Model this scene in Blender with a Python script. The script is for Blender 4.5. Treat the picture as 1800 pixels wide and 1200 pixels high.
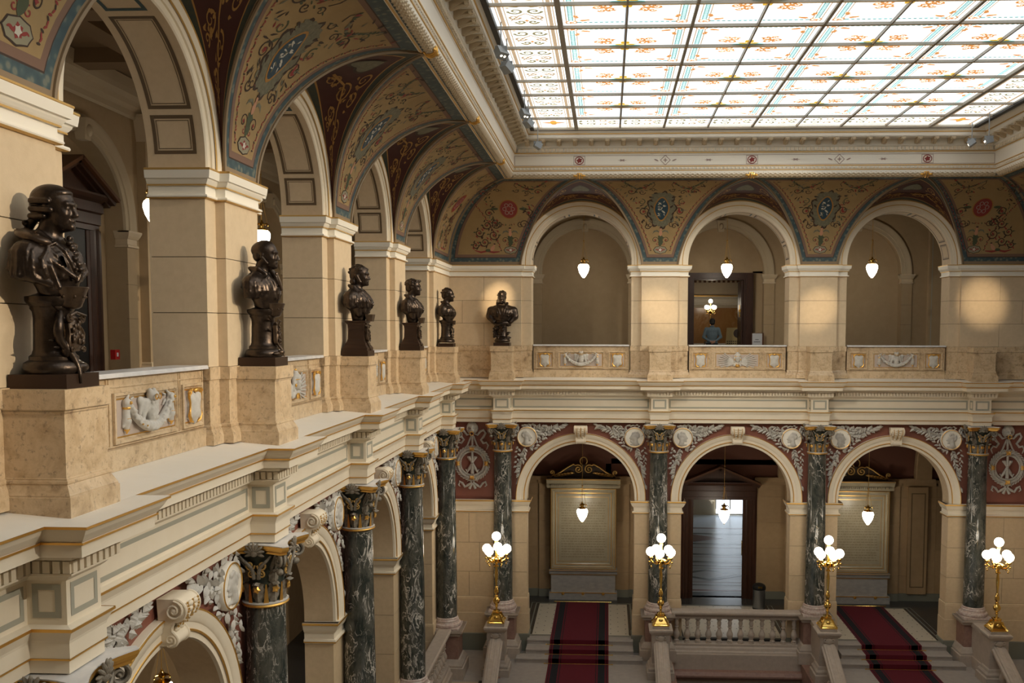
import bpy, math, random
import numpy as np
from mathutils import Vector, Matrix

PI = math.pi
R_ = random.Random(7)
for o in list(bpy.data.objects):
    bpy.data.objects.remove(o)
SC = bpy.context.scene
COL = SC.collection
ZO = 10.5            # every height below is measured from eye level; ZO lifts the whole place so the stair landing is z=0

# ------------------------------------------------------------------ camera
def make_camera():
    f, cx, cy, yaw, pitch, roll = 1651.44, 994.85, 690.11, .0441, .0667, .0021
    R = Vector((math.cos(yaw), math.sin(yaw), 0)); F0 = Vector((-math.sin(yaw), math.cos(yaw), 0)); U0 = Vector((0, 0, 1))
    F = F0*math.cos(pitch) - U0*math.sin(pitch); U = U0*math.cos(pitch) + F0*math.sin(pitch)
    r = R*math.cos(roll) + U*math.sin(roll); u = U*math.cos(roll) - R*math.sin(roll)
    c = bpy.data.cameras.new('camera'); ob = bpy.data.objects.new('camera', c); COL.objects.link(ob)
    c.sensor_width = 36; c.lens = f/1800*36
    c.shift_x = (900-cx)/1800; c.shift_y = (cy-600)/1800
    c.clip_start = .05; c.clip_end = 300
    m = Matrix((r, u, -F)).transposed().to_4x4(); m.translation = Vector((0, 0, ZO)); ob.matrix_world = m
    SC.camera = ob
make_camera()

# ------------------------------------------------------------------ world, exposure
w = bpy.data.worlds.new('world'); SC.world = w; w.use_nodes = True
w.node_tree.nodes['Background'].inputs[0].default_value = (.75, .86, 1, 1)
w.node_tree.nodes['Background'].inputs[1].default_value = .25
SC.view_settings.view_transform = 'Standard'; SC.view_settings.look = 'None'
SC.view_settings.gamma = 1; SC.view_settings.use_curve_mapping = False
SC.view_settings.exposure = 0.0
SKY_L = 1.3           # radiance of the daylit laylight glass
LAMP_L = 16.0         # radiance of the opal lamp globes
SPOT_W = 2600.0       # watts of each picture spot

def spot(loc, target, watts, ang, blend=.6, col=(1, .76, .48), rad=.03):
    l = bpy.data.lights.new('spot_beam', 'SPOT'); l.energy = watts; l.spot_size = ang; l.spot_blend = blend
    l.color = col; l.shadow_soft_size = rad
    o = bpy.data.objects.new('spot_beam', l); COL.objects.link(o)
    o.location = (loc[0], loc[1], loc[2]+ZO)
    d = Vector(target)-Vector(loc); o.rotation_euler = d.to_track_quat('-Z', 'Y').to_euler()
    return o

# ------------------------------------------------------------------ materials
MATS = {}
def nodes_of(name):
    m = bpy.data.materials.new(name); m.use_nodes = True
    nt = m.node_tree; b = nt.nodes['Principled BSDF']
    MATS[name] = m
    return m, nt, b
def N(nt, t, **kw):
    n = nt.nodes.new(t)
    for k, v in kw.items():
        if k in n.inputs.keys(): n.inputs[k].default_value = v
        else: setattr(n, k, v)
    return n
def ramp(nt, stops, interp='LINEAR'):
    n = nt.nodes.new('ShaderNodeValToRGB'); n.color_ramp.interpolation = interp
    e = n.color_ramp.elements
    while len(e) < len(stops): e.new(.5)
    for i, (p, c) in enumerate(stops):
        e[i].position = p; e[i].color = (*c, 1)
    return n
def mat(name, c, rough=.6, metal=0., c2=None, scale=6., detail=4, bump=0., bscale=None, spec=.4, stretch=None):
    m, nt, b = nodes_of(name)
    b.inputs['Roughness'].default_value = rough; b.inputs['Metallic'].default_value = metal
    b.inputs['Specular IOR Level'].default_value = spec
    L = nt.links.new
    tc = N(nt, 'ShaderNodeTexCoord')
    vec = tc.outputs['Object']
    if stretch:
        mp = N(nt, 'ShaderNodeMapping'); mp.inputs['Scale'].default_value = stretch; L(vec, mp.inputs[0]); vec = mp.outputs[0]
    if c2:
        n = N(nt, 'ShaderNodeTexNoise', Scale=scale, Detail=detail, Roughness=.6); L(vec, n.inputs['Vector'])
        r = ramp(nt, [(.32, c), (.68, c2)]); L(n.outputs['Fac'], r.inputs[0]); L(r.outputs[0], b.inputs['Base Color'])
    else:
        b.inputs['Base Color'].default_value = (*c, 1)
    if bump:
        n2 = N(nt, 'ShaderNodeTexNoise', Scale=bscale or scale*6, Detail=5); L(vec, n2.inputs['Vector'])
        bp = N(nt, 'ShaderNodeBump', Strength=bump, Distance=.01); L(n2.outputs['Fac'], bp.inputs['Height']); L(bp.outputs[0], b.inputs['Normal'])
    return m
def emis(name, c, s):
    m, nt, b = nodes_of(name)
    b.inputs['Base Color'].default_value = (*c, 1)
    b.inputs['Emission Color'].default_value = (*c, 1); b.inputs['Emission Strength'].default_value = s
    b.inputs['Roughness'].default_value = .25
    return m
def veined(name, base, base2, vein, vscale=2.2, rough=.16, amount=.06, stretch=(1, 1, .45)):
    m, nt, b = nodes_of(name); L = nt.links.new
    tc = N(nt, 'ShaderNodeTexCoord'); mp = N(nt, 'ShaderNodeMapping'); mp.inputs['Scale'].default_value = stretch
    oi = N(nt, 'ShaderNodeObjectInfo'); ml = N(nt, 'ShaderNodeMath', operation='MULTIPLY'); ml.inputs[1].default_value = 40
    L(oi.outputs['Random'], ml.inputs[0])
    L(tc.outputs['Object'], mp.inputs[0]); L(ml.outputs[0], mp.inputs['Location'])
    n1 = N(nt, 'ShaderNodeTexNoise', Scale=vscale*1.3, Detail=8, Roughness=.65, Distortion=.6); L(mp.outputs[0], n1.inputs['Vector'])
    r1 = ramp(nt, [(.38, base), (.62, base2)]); L(n1.outputs['Fac'], r1.inputs[0])
    n2 = N(nt, 'ShaderNodeTexNoise', Scale=vscale, Detail=6, Roughness=.6, Distortion=1.6); L(mp.outputs[0], n2.inputs['Vector'])
    s = N(nt, 'ShaderNodeMath', operation='SUBTRACT'); s.inputs[1].default_value = .5; L(n2.outputs['Fac'], s.inputs[0])
    a = N(nt, 'ShaderNodeMath', operation='ABSOLUTE'); L(s.outputs[0], a.inputs[0])
    n3 = N(nt, 'ShaderNodeTexNoise', Scale=vscale*.8, Detail=2); L(mp.outputs[0], n3.inputs['Vector'])
    th = N(nt, 'ShaderNodeMapRange'); th.inputs['From Min'].default_value = .42; th.inputs['From Max'].default_value = .7
    th.inputs['To Min'].default_value = .0; th.inputs['To Max'].default_value = amount; L(n3.outputs['Fac'], th.inputs[0])
    df = N(nt, 'ShaderNodeMath', operation='SUBTRACT'); L(th.outputs[0], df.inputs[0]); L(a.outputs[0], df.inputs[1])
    mr = N(nt, 'ShaderNodeMapRange'); mr.inputs['From Min'].default_value = -.004; mr.inputs['From Max'].default_value = .02; L(df.outputs[0], mr.inputs[0])
    mx = N(nt, 'ShaderNodeMix', data_type='RGBA'); L(mr.outputs[0], mx.inputs['Factor']); L(r1.outputs[0], mx.inputs['A']); mx.inputs['B'].default_value = (*vein, 1)
    L(mx.outputs['Result'], b.inputs['Base Color']); b.inputs['Roughness'].default_value = rough
    return m

mat('cream', (.84, .75, .60), .5, c2=(.81, .715, .56), scale=3)
mat('cream_dark', (.64, .53, .37), .6, c2=(.60, .49, .34), scale=3)
mat('vault_stone', (.50, .41, .28), .7)
mat('white_cream', (.87, .83, .74), .5)
mat('ledge', (.88, .83, .74), .5, c2=(.85, .80, .70), scale=2)
mat('sandstone', (.68, .545, .375), .7, c2=(.63, .50, .335), scale=9, bump=.12, bscale=90)
mat('sandstone_low', (.66, .51, .325), .7, c2=(.60, .455, .285), scale=9, bump=.12, bscale=90)
mat('joint', (.16, .12, .08), .8)
mat('gold', (.80, .47, .12), .38, .85)
mat('gold_old', (.66, .42, .14), .45, .6)
mat('brass', (.90, .62, .18), .16, 1.)
mat('grey_line', (.40, .39, .32), .6)
mat('brown_line', (.13, .085, .045), .6)
mat('teal_line', (.05, .09, .10), .6)
mat('stucco', (.54, .51, .45), .65, c2=(.42, .39, .335), scale=14)
mat('paint_cart', (.27, .25, .17), .6)
mat('stucco_white', (.60, .575, .53), .65, c2=(.50, .475, .43), scale=12)
mat('relief_ground', (.50, .41, .35), .6)
mat('red_wall', (.255, .095, .065), .6, c2=(.225, .082, .055), scale=2)
mat('maroon', (.060, .013, .009), .6)
mat('panel_yellow', (.36, .25, .115), .7, c2=(.32, .22, .10), scale=3)
mat('panel_mauve', (.20, .12, .085), .7)
mat('rib', (.27, .20, .125), .6)
def blue_band():
    m, nt, b = nodes_of('panel_blue'); L = nt.links.new
    tc = N(nt, 'ShaderNodeTexCoord'); v = N(nt, 'ShaderNodeTexVoronoi', Scale=9.); L(tc.outputs['Object'], v.inputs['Vector'])
    r = ramp(nt, [(.22, (.15, .17, .14)), (.40, (.055, .095, .105)), (.7, (.042, .075, .088))]); L(v.outputs['Distance'], r.inputs[0]); L(r.outputs[0], b.inputs['Base Color'])
    b.inputs['Roughness'].default_value = .6
blue_band()
mat('panel_dkgreen', (.028, .042, .04), .6, c2=(.05, .052, .03), scale=12)
mat('paint_olive', (.13, .125, .085), .6, c2=(.19, .18, .12), scale=16)
mat('paint_blue', (.02, .055, .085), .5)
mat('paint_white', (.55, .53, .46), .6)
mat('paint_red', (.26, .04, .035), .6)
mat('paint_green', (.07, .085, .045), .6)
mat('paint_flesh', (.50, .26, .16), .6)
mat('paint_gold', (.36, .19, .05), .6)
mat('paint_dark', (.050, .030, .020), .6)
mat('paint_rose', (.36, .27, .24), .6)
def mottled(name, stops, scale, rough=.3):
    m, nt, b = nodes_of(name); L = nt.links.new
    tc = N(nt, 'ShaderNodeTexCoord'); n = N(nt, 'ShaderNodeTexNoise', Scale=scale, Detail=10, Roughness=.68, Distortion=.4); L(tc.outputs['Object'], n.inputs['Vector'])
    r = ramp(nt, stops); L(n.outputs['Fac'], r.inputs[0])
    n2 = N(nt, 'ShaderNodeTexNoise', Scale=scale*4.5, Detail=6, Roughness=.7); L(tc.outputs['Object'], n2.inputs['Vector'])
    r2 = ramp(nt, [(.33, (.40, .37, .38)), (.45, (1, 1, 1))]); L(n2.outputs['Fac'], r2.inputs[0])
    mx = N(nt, 'ShaderNodeMix', data_type='RGBA', blend_type='MULTIPLY'); mx.inputs['Factor'].default_value = .75; L(r.outputs[0], mx.inputs['A']); L(r2.outputs[0], mx.inputs['B']); L(mx.outputs['Result'], b.inputs['Base Color'])
    b.inputs['Roughness'].default_value = rough
mottled('marble_yellow', [(.30, (.33, .225, .135)), (.43, (.54, .395, .24)), (.55, (.66, .51, .335)), (.70, (.49, .355, .215))], 3.4)
mat('marble_pink', (.55, .40, .27), .35, c2=(.43, .29, .20), scale=9, detail=9)
mat('marble_white', (.74, .73, .72), .25, c2=(.62, .62, .63), scale=6, detail=6)
mat('marble_base', (.68, .61, .55), .35, c2=(.46, .32, .29), scale=16, detail=6)
mat('limestone', (.49, .415, .345), .6, c2=(.42, .35, .29), scale=7)
mat('limestone_red', (.33, .20, .155), .5, c2=(.25, .14, .11), scale=9)
mat('marble_grey', (.42, .41, .39), .3, c2=(.32, .32, .315), scale=5, detail=8, stretch=(1, 1, 2.2))
mat('stone_green', (.20, .20, .16), .45)
mat('tablet', (.42, .37, .26), .3, c2=(.36, .31, .21), scale=4, detail=8)
mat('script', (.25, .20, .12), .6)
veined('marble_green', (.026, .034, .031), (.105, .105, .09), (.60, .57, .52), vscale=4.0, rough=.1, amount=.036)
veined('marble_orange', (.50, .26, .09), (.42, .19, .06), (.60, .36, .16), vscale=1.2, rough=.2, amount=.03)
mat('bronze', (.085, .062, .047), .32, .8, c2=(.040, .030, .024), scale=9, bump=.22, bscale=45)
mat('bronze_light', (.15, .105, .07), .33, .75, c2=(.08, .055, .04), scale=9)
mat('bronze_plinth', (.050, .028, .018), .38, .45)
mat('wood', (.060, .024, .013), .4, c2=(.035, .014, .008), scale=5, stretch=(6, 6, .6))
mat('wood_light', (.12, .05, .022), .4)
mat('black', (.010, .010, .010), .5)
mat('carpet_red', (.115, .006, .016), .95, bump=.3, bscale=160)
mat('carpet_black', (.012, .012, .016), .95, bump=.3, bscale=160)
mat('stair_stone', (.40, .36, .32), .5, c2=(.35, .31, .28), scale=6)
mat('floor_tan', (.56, .45, .31), .45)
mat('floor_dark', (.05, .048, .045), .25)
mat('tile_white', (.60, .54, .43), .3)
mat('coffer', (.20, .13, .07), .7)
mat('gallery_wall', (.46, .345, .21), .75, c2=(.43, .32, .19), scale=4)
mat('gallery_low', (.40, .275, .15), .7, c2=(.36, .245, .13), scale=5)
mat('capital_stone', (.30, .27, .22), .6, c2=(.13, .105, .075), scale=18)
mat('daylight_floor', (.55, .62, .70), .1)
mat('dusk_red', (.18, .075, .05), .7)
mat('fixture', (.30, .33, .36), .4, .3)
mat('steel', (.26, .27, .28), .35, .9)
mat('bar_bronze', (.42, .38, .32), .45)
mat('paper', (.62, .64, .68), .7)
mat('ink', (.02, .02, .025), .7)
mat('poster', (.45, .34, .15), .7)
mat('shirt', (.14, .19, .225), .85, c2=(.10, .145, .175), scale=30)
mat('trousers', (.015, .015, .02), .8)
mat('skin', (.42, .23, .15), .55)
mat('hair', (.012, .010, .009), .6)
mat('red_plastic', (.40, .015, .015), .35)
emis('opal', (1, .90, .74), LAMP_L*.6)
emis('opal_cool', (1, .90, .74), LAMP_L*1.6)
emis('led', (1, .85, .6), 12)
emis('glass_white', (.93, .985, 1.0), SKY_L)
emis('glass_orange', (1.0, .42, .12), .62)
emis('glass_teal', (.18, .62, .62), .42)
emis('glass_olive', (.50, .46, .26), .42)
emis('glass_sand', (.80, .60, .40), .55)
emis('glass_yellow', (1.0, .62, .06), .62)
emis('window_day', (.80, .90, 1.0), 2.6)
def door_glass():
    m, nt, b = nodes_of('door_glass')
    b.inputs['Base Color'].default_value = (.05, .06, .07, 1); b.inputs['Roughness'].default_value = .04
    b.inputs['Specular IOR Level'].default_value = .9; b.inputs['Alpha'].default_value = .08
door_glass()

# ------------------------------------------------------------------ mesh building
class MB:
    def __init__(s): s.v = []; s.f = []; s.m = []; s.sm = []
    def add(s, vs, fs, m=0, smooth=False):
        o = len(s.v); s.v.extend([tuple(map(float, p)) for p in vs])
        for i, f in enumerate(fs):
            s.f.append(tuple(int(a)+o for a in f)); s.m.append(m if isinstance(m, int) else m[i]); s.sm.append(smooth)
        return s
    def box(s, x0, x1, y0, y1, z0, z1, m=0):
        v = [(x, y, z) for z in (z0, z1) for y in (y0, y1) for x in (x0, x1)]
        return s.add(v, [(0, 2, 3, 1), (4, 5, 7, 6), (0, 1, 5, 4), (2, 6, 7, 3), (0, 4, 6, 2), (1, 3, 7, 5)], m)
    def tbox(s, c, hx, hy, z0, z1, tx, ty, m=0):   # box with a narrower top
        x, y = c
        v = [(x-hx, y-hy, z0), (x+hx, y-hy, z0), (x-hx, y+hy, z0), (x+hx, y+hy, z0), (x-tx, y-ty, z1), (x+tx, y-ty, z1), (x-tx, y+ty, z1), (x+tx, y+ty, z1)]
        return s.add(v, [(0, 2, 3, 1), (4, 5, 7, 6), (0, 1, 5, 4), (2, 6, 7, 3), (0, 4, 6, 2), (1, 3, 7, 5)], m)
    def extr(s, poly, z0, z1, m=0):               # ccw plan polygon -> prism
        n = len(poly); v = [(x, y, z0) for x, y in poly]+[(x, y, z1) for x, y in poly]
        return s.add(v, [tuple(range(n-1, -1, -1)), tuple(range(n, 2*n))]+[(i, (i+1) % n, n+(i+1) % n, n+i) for i in range(n)], m)
    def extr_x(s, poly, x0, x1, m=0):             # (y,z) polygon swept in x
        n = len(poly); v = [(x0, y, z) for y, z in poly]+[(x1, y, z) for y, z in poly]
        return s.add(v, [tuple(range(n-1, -1, -1)), tuple(range(n, 2*n))]+[(i, (i+1) % n, n+(i+1) % n, n+i) for i in range(n)], m)
    def extr_y(s, poly, y0, y1, m=0):             # (x,z) polygon swept in y
        n = len(poly); v = [(x, y0, z) for x, z in poly]+[(x, y1, z) for x, z in poly]
        return s.add(v, [tuple(range(n)), tuple(range(2*n-1, n-1, -1))]+[((i+1) % n, i, n+i, n+(i+1) % n) for i in range(n)], m)
    def lathe(s, prof, n=24, c=(0, 0, 0), m=0, smooth=True, sx=1, sy=1, lobes=None):
        v = []; k = len(prof)
        for r, z in prof:
            for i in range(n):
                a = 2*PI*i/n; q = r*(1+(lobes[0]*math.cos(lobes[1]*a) if lobes else 0))
                v.append((c[0]+sx*q*math.cos(a), c[1]+sy*q*math.sin(a), c[2]+z))
        f = [(j*n+i, j*n+(i+1) % n, (j+1)*n+(i+1) % n, (j+1)*n+i) for j in range(k-1) for i in range(n)]
        if prof[0][0] > 1e-6: f.append(tuple(range(n-1, -1, -1)))
        if prof[-1][0] > 1e-6: f.append(tuple((k-1)*n+i for i in range(n)))
        return s.add(v, f, m, smooth)
    def ball(s, c, r, n=12, k=8, m=0):
        rx, ry, rz = (r, r, r) if isinstance(r, (int, float)) else r
        pr = [(max(math.sin(PI*j/k), 1e-4), -math.cos(PI*j/k)*rz) for j in range(k+1)]
        return s.lathe(pr, n, c, m, True, rx, ry)
    def tube(s, pts, r, n=8, m=0, closed=False, cap=True):
        P = [Vector(p) for p in pts]; k = len(P); v = []; up = Vector((0, 0, 1)); prev = None
        for i, p in enumerate(P):
            if closed: t = P[(i+1) % k]-P[i-1]
            else: t = P[min(i+1, k-1)]-P[max(i-1, 0)]
            t = t.normalized() if t.length > 1e-9 else Vector((0, 0, 1))
            if prev is None:
                a = up if abs(t.z) < .9 else Vector((1, 0, 0)); x = t.cross(a).normalized()
            else:
                x = prev-t*prev.dot(t); x = x.normalized() if x.length > 1e-6 else t.orthogonal().normalized()
            prev = x; y = t.cross(x); rr = r[i] if hasattr(r, '__len__') else r
            for j in range(n):
                a = 2*PI*j/n; v.append(p+x*(rr*math.cos(a))+y*(rr*math.sin(a)))
        e = k if closed else k-1
        f = [(i*n+j, i*n+(j+1) % n, ((i+1) % k)*n+(j+1) % n, ((i+1) % k)*n+j) for i in range(e) for j in range(n)]
        if cap and not closed: f += [tuple(range(n-1, -1, -1)), tuple((k-1)*n+j for j in range(n))]
        return s.add(v, f, m, True)
    def grid(s, P, m=0, smooth=True):             # P[i][j] points ; m int or fn(i,j)
        a = len(P); b = len(P[0]); v = [p for row in P for p in row]
        f = []; mm = []
        for i in range(a-1):
            for j in range(b-1):
                f.append((i*b+j, i*b+j+1, (i+1)*b+j+1, (i+1)*b+j)); mm.append(m if isinstance(m, int) else m(i, j))
        return s.add(v, f, mm, smooth)
    def sweep(s, path, prof, mats=0, closed=False, smooth=False, caps=False):
        # path: plan polyline, solid on its left; prof: (distance into the solid, z)
        k = len(path); P = [Vector((p[0], p[1])) for p in path]; M = []
        for i in range(k):
            d1 = (P[i]-P[i-1]).normalized() if (closed or i > 0) else None
            d2 = (P[(i+1) % k]-P[i]).normalized() if (closed or i < k-1) else None
            d1 = d1 or d2; d2 = d2 or d1
            n1 = Vector((-d1.y, d1.x)); n2 = Vector((-d2.y, d2.x)); M.append((n1+n2)/max(1+n1.dot(n2), .1))
        rows = [[(P[i].x+M[i].x*d, P[i].y+M[i].y*d, z) for d, z in prof] for i in range(k)]
        if closed: rows.append(rows[0])
        b = len(prof)
        mm = (lambda i, j: mats) if isinstance(mats, int) else (lambda i, j: mats[j])
        v = [p for r in rows for p in r]; f = []; fm = []
        for i in range(len(rows)-1):
            for j in range(b-1):
                f.append((i*b+j+1, (i+1)*b+j+1, (i+1)*b+j, i*b+j)); fm.append(mm(i, j))
        s.add(v, f, fm, smooth)
        if caps and not closed:
            s.add(rows[0], [tuple(range(b))], fm[0]); s.add(rows[-1], [tuple(range(b-1, -1, -1))], fm[0])
        return s
    def arc(s, c, prof, a0, a1, n=32, mats=0, smooth=True):
        # prof: (radius, y) points swept about an axis along y through (cx,cz)
        rows = []
        for i in range(n+1):
            a = a0+(a1-a0)*i/n
            rows.append([(c[0]+r*math.cos(a), y, c[1]+r*math.sin(a)) for r, y in prof])
        return s.grid(rows, (lambda i, j: mats[j]) if not isinstance(mats, int) else mats, smooth)
    def xf(s, M, o0=0):
        for i in range(o0, len(s.v)): s.v[i] = tuple(M @ Vector(s.v[i]))
        return s
    def mesh(s, name, mats):
        me = bpy.data.meshes.new(name); me.from_pydata(s.v, [], s.f)
        for mm in (mats if isinstance(mats, (list, tuple)) else [mats]): me.materials.append(MATS[mm])
        me.polygons.foreach_set('material_index', s.m)
        me.polygons.foreach_set('use_smooth', s.sm)
        if any(s.sm): me.set_sharp_from_angle(angle=math.radians(40))
        me.update()
        return me

def obj(name, me, parent=None, loc=(0, 0, 0), rot=0, mats=None, scale=None):
    if isinstance(me, MB): me = me.mesh(name, mats)
    o = bpy.data.objects.new(name, me); COL.objects.link(o)
    o.location = (loc[0], loc[1], loc[2]+(0 if parent else ZO))
    o.rotation_euler = rot if hasattr(rot, '__len__') else (0, 0, rot)
    if scale: o.scale = scale
    if parent: o.parent = parent
    return o
def tag(o, label, cat, group=None):
    o['label'] = label; o['category'] = cat
    if group: o['group'] = group
    return o
def thing(name, label, cat, loc=(0, 0, 0), rot=0, group=None):
    return tag(obj(name, None, None, loc, rot), label, cat, group)
def struct(o): o['kind'] = 'structure'; return o
def stuff(o): o['kind'] = 'stuff'; return o
def copy_tree(o, loc=None, rot=None, parent=None):
    c = o.copy(); COL.objects.link(c); c.parent = parent
    if loc is not None: c.location = (loc[0], loc[1], loc[2]+(0 if parent else ZO))
    if rot is not None: c.rotation_euler = (0, 0, rot)
    for ch in o.children: copy_tree(ch, parent=c)
    return c

# wall frames: x runs along the wall (to the right seen from the hall), y goes into the wall, z up
XL, YF, XR = -4.16, 29.19, 12.46
LEFT_C = [7.987+5*k for k in range(5)]
FAR_C = [-3.35+5*k for k in range(4)]
def at_left(u, v=0, z=0): return (XL-v, u, z)
def at_far(u, v=0, z=0): return (u, YF+v, z)
ROT_L, ROT_F, ROT_R = PI/2, 0.0, -PI/2
ORD = ['first', 'second', 'third', 'fourth', 'fifth', 'sixth']

# ------------------------------------------------------------------ signed-distance sculpting
def ell(X, Y, Z, c, r):
    a = np.sqrt(((X-c[0])/r[0])**2+((Y-c[1])/r[1])**2+((Z-c[2])/r[2])**2)
    return (a-1)*min(r)
def cap(X, Y, Z, a, b, r0, r1=None):
    r1 = r0 if r1 is None else r1
    ax, ay, az = a; bx, by, bz = b[0]-ax, b[1]-ay, b[2]-az
    L = bx*bx+by*by+bz*bz+1e-12
    t = np.clip(((X-ax)*bx+(Y-ay)*by+(Z-az)*bz)/L, 0, 1)
    return np.sqrt((X-ax-t*bx)**2+(Y-ay-t*by)**2+(Z-az-t*bz)**2)-(r0+(r1-r0)*t)
def smin(a, b, k):
    h = np.clip(.5+.5*(b-a)/k, 0, 1)
    return b*(1-h)+a*h-k*h*(1-h)
def smax(a, b, k): return -smin(-a, -b, k)
class Sculpt:
    def __init__(s, lo, hi, h):
        s.lo = lo; s.h = h
        g = [np.arange(lo[i]-2*h, hi[i]+2*h, h) for i in range(3)]
        s.X, s.Y, s.Z = np.meshgrid(*g, indexing='ij'); s.g0 = [a[0] for a in g]; s.D = np.full(s.X.shape, 9.)
    def e(s, c, r, k=.02): s.D = smin(s.D, ell(s.X, s.Y, s.Z, c, r), k); return s
    def c(s, a, b, r0, r1=None, k=.02): s.D = smin(s.D, cap(s.X, s.Y, s.Z, a, b, r0, r1), k); return s
    def pair(s, fn, *a, **kw):
        getattr(s, fn)(*a, **kw)
        fl = lambda p: (p[0], -p[1], p[2])
        if fn == 'e': s.e(fl(a[0]), *a[1:], **kw)
        elif fn == 'c': s.c(fl(a[0]), fl(a[1]), *a[2:], **kw)
        elif fn == 'cut': s.cut(fl(a[0]), *a[1:], **kw)
    def cut(s, c, r, k=.015): s.D = smax(s.D, -ell(s.X, s.Y, s.Z, c, r), k)
    def plane(s, n, d, k=.005): s.D = smax(s.D, s.X*n[0]+s.Y*n[1]+s.Z*n[2]-d, k)
    def chain(s, pts, r, k=.02):
        for i in range(len(pts)-1):
            a = r[i] if hasattr(r, '__len__') else r; b = r[i+1] if hasattr(r, '__len__') else r
            s.c(pts[i], pts[i+1], a, b, k)
    def mb(s, m=0):
        D = s.D; h = s.h; ins = D < 0; nx, ny, nz = D.shape
        acc = np.zeros((nx-1, ny-1, nz-1, 3)); cnt = np.zeros((nx-1, ny-1, nz-1))
        def sl(d): return tuple(slice(d[i], D.shape[i]-1+d[i]) for i in range(3))
        cs = [(i, j, k) for i in (0, 1) for j in (0, 1) for k in (0, 1)]
        for a in cs:
            for ax in range(3):
                if a[ax] == 0:
                    b = list(a); b[ax] = 1; da = D[sl(a)]; db = D[sl(tuple(b))]; cr = (da < 0) != (db < 0)
                    t = np.where(cr, da/np.where(cr, da-db, 1), 0)
                    for q in range(3):
                        acc[..., q] += np.where(cr, a[q]+(t if q == ax else 0), 0)
                    cnt += cr
        ok = cnt > 0; idx = np.full(ok.shape, -1); idx[ok] = np.arange(ok.sum())
        ii = np.argwhere(ok); pos = (ii+acc[ok]/cnt[ok][:, None])*h+np.array(s.g0)
        F = []
        for ax in range(3):
            o1, o2 = [(1, 2), (2, 0), (0, 1)][ax]
            A = [slice(1, -1)]*3; A[ax] = slice(0, D.shape[ax]-1); B = list(A); B[ax] = slice(1, D.shape[ax])
            a_ = ins[tuple(A)]; b_ = ins[tuple(B)]; e = np.argwhere(a_ != b_)
            if not len(e): continue
            fl = a_[tuple(e.T)]; e = e.copy()
            for q in range(3):
                if q != ax: e[:, q] += 1
            def cell(d1, d2):
                c_ = e.copy(); c_[:, o1] += d1; c_[:, o2] += d2
                return idx[tuple(c_.T)]
            q = np.stack([cell(-1, -1), cell(0, -1), cell(0, 0), cell(-1, 0)], 1)
            q[~fl] = q[~fl][:, ::-1]
            F.append(q)
        F = np.concatenate(F); F = F[(F >= 0).all(1)]
        mb = MB(); mb.v = [tuple(p) for p in pos]; mb.f = [tuple(int(x) for x in r) for r in F]; mb.m = [m]*len(F); mb.sm = [True]*len(F)
        return mb

def smooth_path(pts, rad, it=2):
    for _ in range(it):
        P, Q = [pts[0]], [rad[0]]
        for i in range(len(pts)-1):
            for t in (.25, .75):
                P.append(tuple(a+(b-a)*t for a, b in zip(pts[i], pts[i+1]))); Q.append(rad[i]+(rad[i+1]-rad[i])*t)
        P.append(pts[-1]); Q.append(rad[-1]); pts, rad = P, Q
    return pts, rad
# ------------------------------------------------------------------ painting on a surface S(a,b) -> point
def ribbon(mb, S, pts, w, m=0):
    k = len(pts); L = []; Rr = []
    for i, p in enumerate(pts):
        q0 = pts[max(i-1, 0)]; q1 = pts[min(i+1, k-1)]; dx, dy = q1[0]-q0[0], q1[1]-q0[1]; d = math.hypot(dx, dy) or 1
        ww = (w[i] if hasattr(w, '__len__') else w)/2; nx, ny = -dy/d*ww, dx/d*ww
        L.append(S(p[0]+nx, p[1]+ny)); Rr.append(S(p[0]-nx, p[1]-ny))
    mb.add(L+Rr, [(i, i+1, k+i+1, k+i) for i in range(k-1)], m)
def blob(mb, S, c, rx, ry, ang=0, m=0, n=10, wob=0., lob=5):
    ca, sa = math.cos(ang), math.sin(ang); v = [S(*c)]; K = 1 if max(rx, ry) < .12 else 5
    for k in range(1, K+1):
        for i in range(n):
            a = 2*PI*i/n; q = (1+wob*math.cos(lob*a))*k/K; x, y = rx*q*math.cos(a), ry*q*math.sin(a)
            v.append(S(c[0]+x*ca-y*sa, c[1]+x*sa+y*ca))
    f = [(0, 1+i, 1+(i+1) % n) for i in range(n)]
    for k in range(K-1): f += [(1+k*n+i, 1+(k+1)*n+i, 1+(k+1)*n+(i+1) % n, 1+k*n+(i+1) % n) for i in range(n)]
    mb.add(v, f, m)
def spiral(c, r, a0, turns, n=22, end=.12):
    return [(c[0]+r*((1-t)*(1-end)+end)*math.cos(a0+t*turns*2*PI), c[1]+r*((1-t)*(1-end)+end)*math.sin(a0+t*turns*2*PI)) for t in [i/n for i in range(n+1)]]
def frame(mb, S, x0, x1, y0, y1, w, m=0, n=1):
    def line(a, b):
        ribbon(mb, S, [(a[0]+(b[0]-a[0])*i/n, a[1]+(b[1]-a[1])*i/n) for i in range(n+1)], w, m)
    h = w/2
    line((x0-h, y0), (x1+h, y0)); line((x0-h, y1), (x1+h, y1)); line((x0, y0+h), (x0, y1-h)); line((x1, y0+h), (x1, y1-h))
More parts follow.
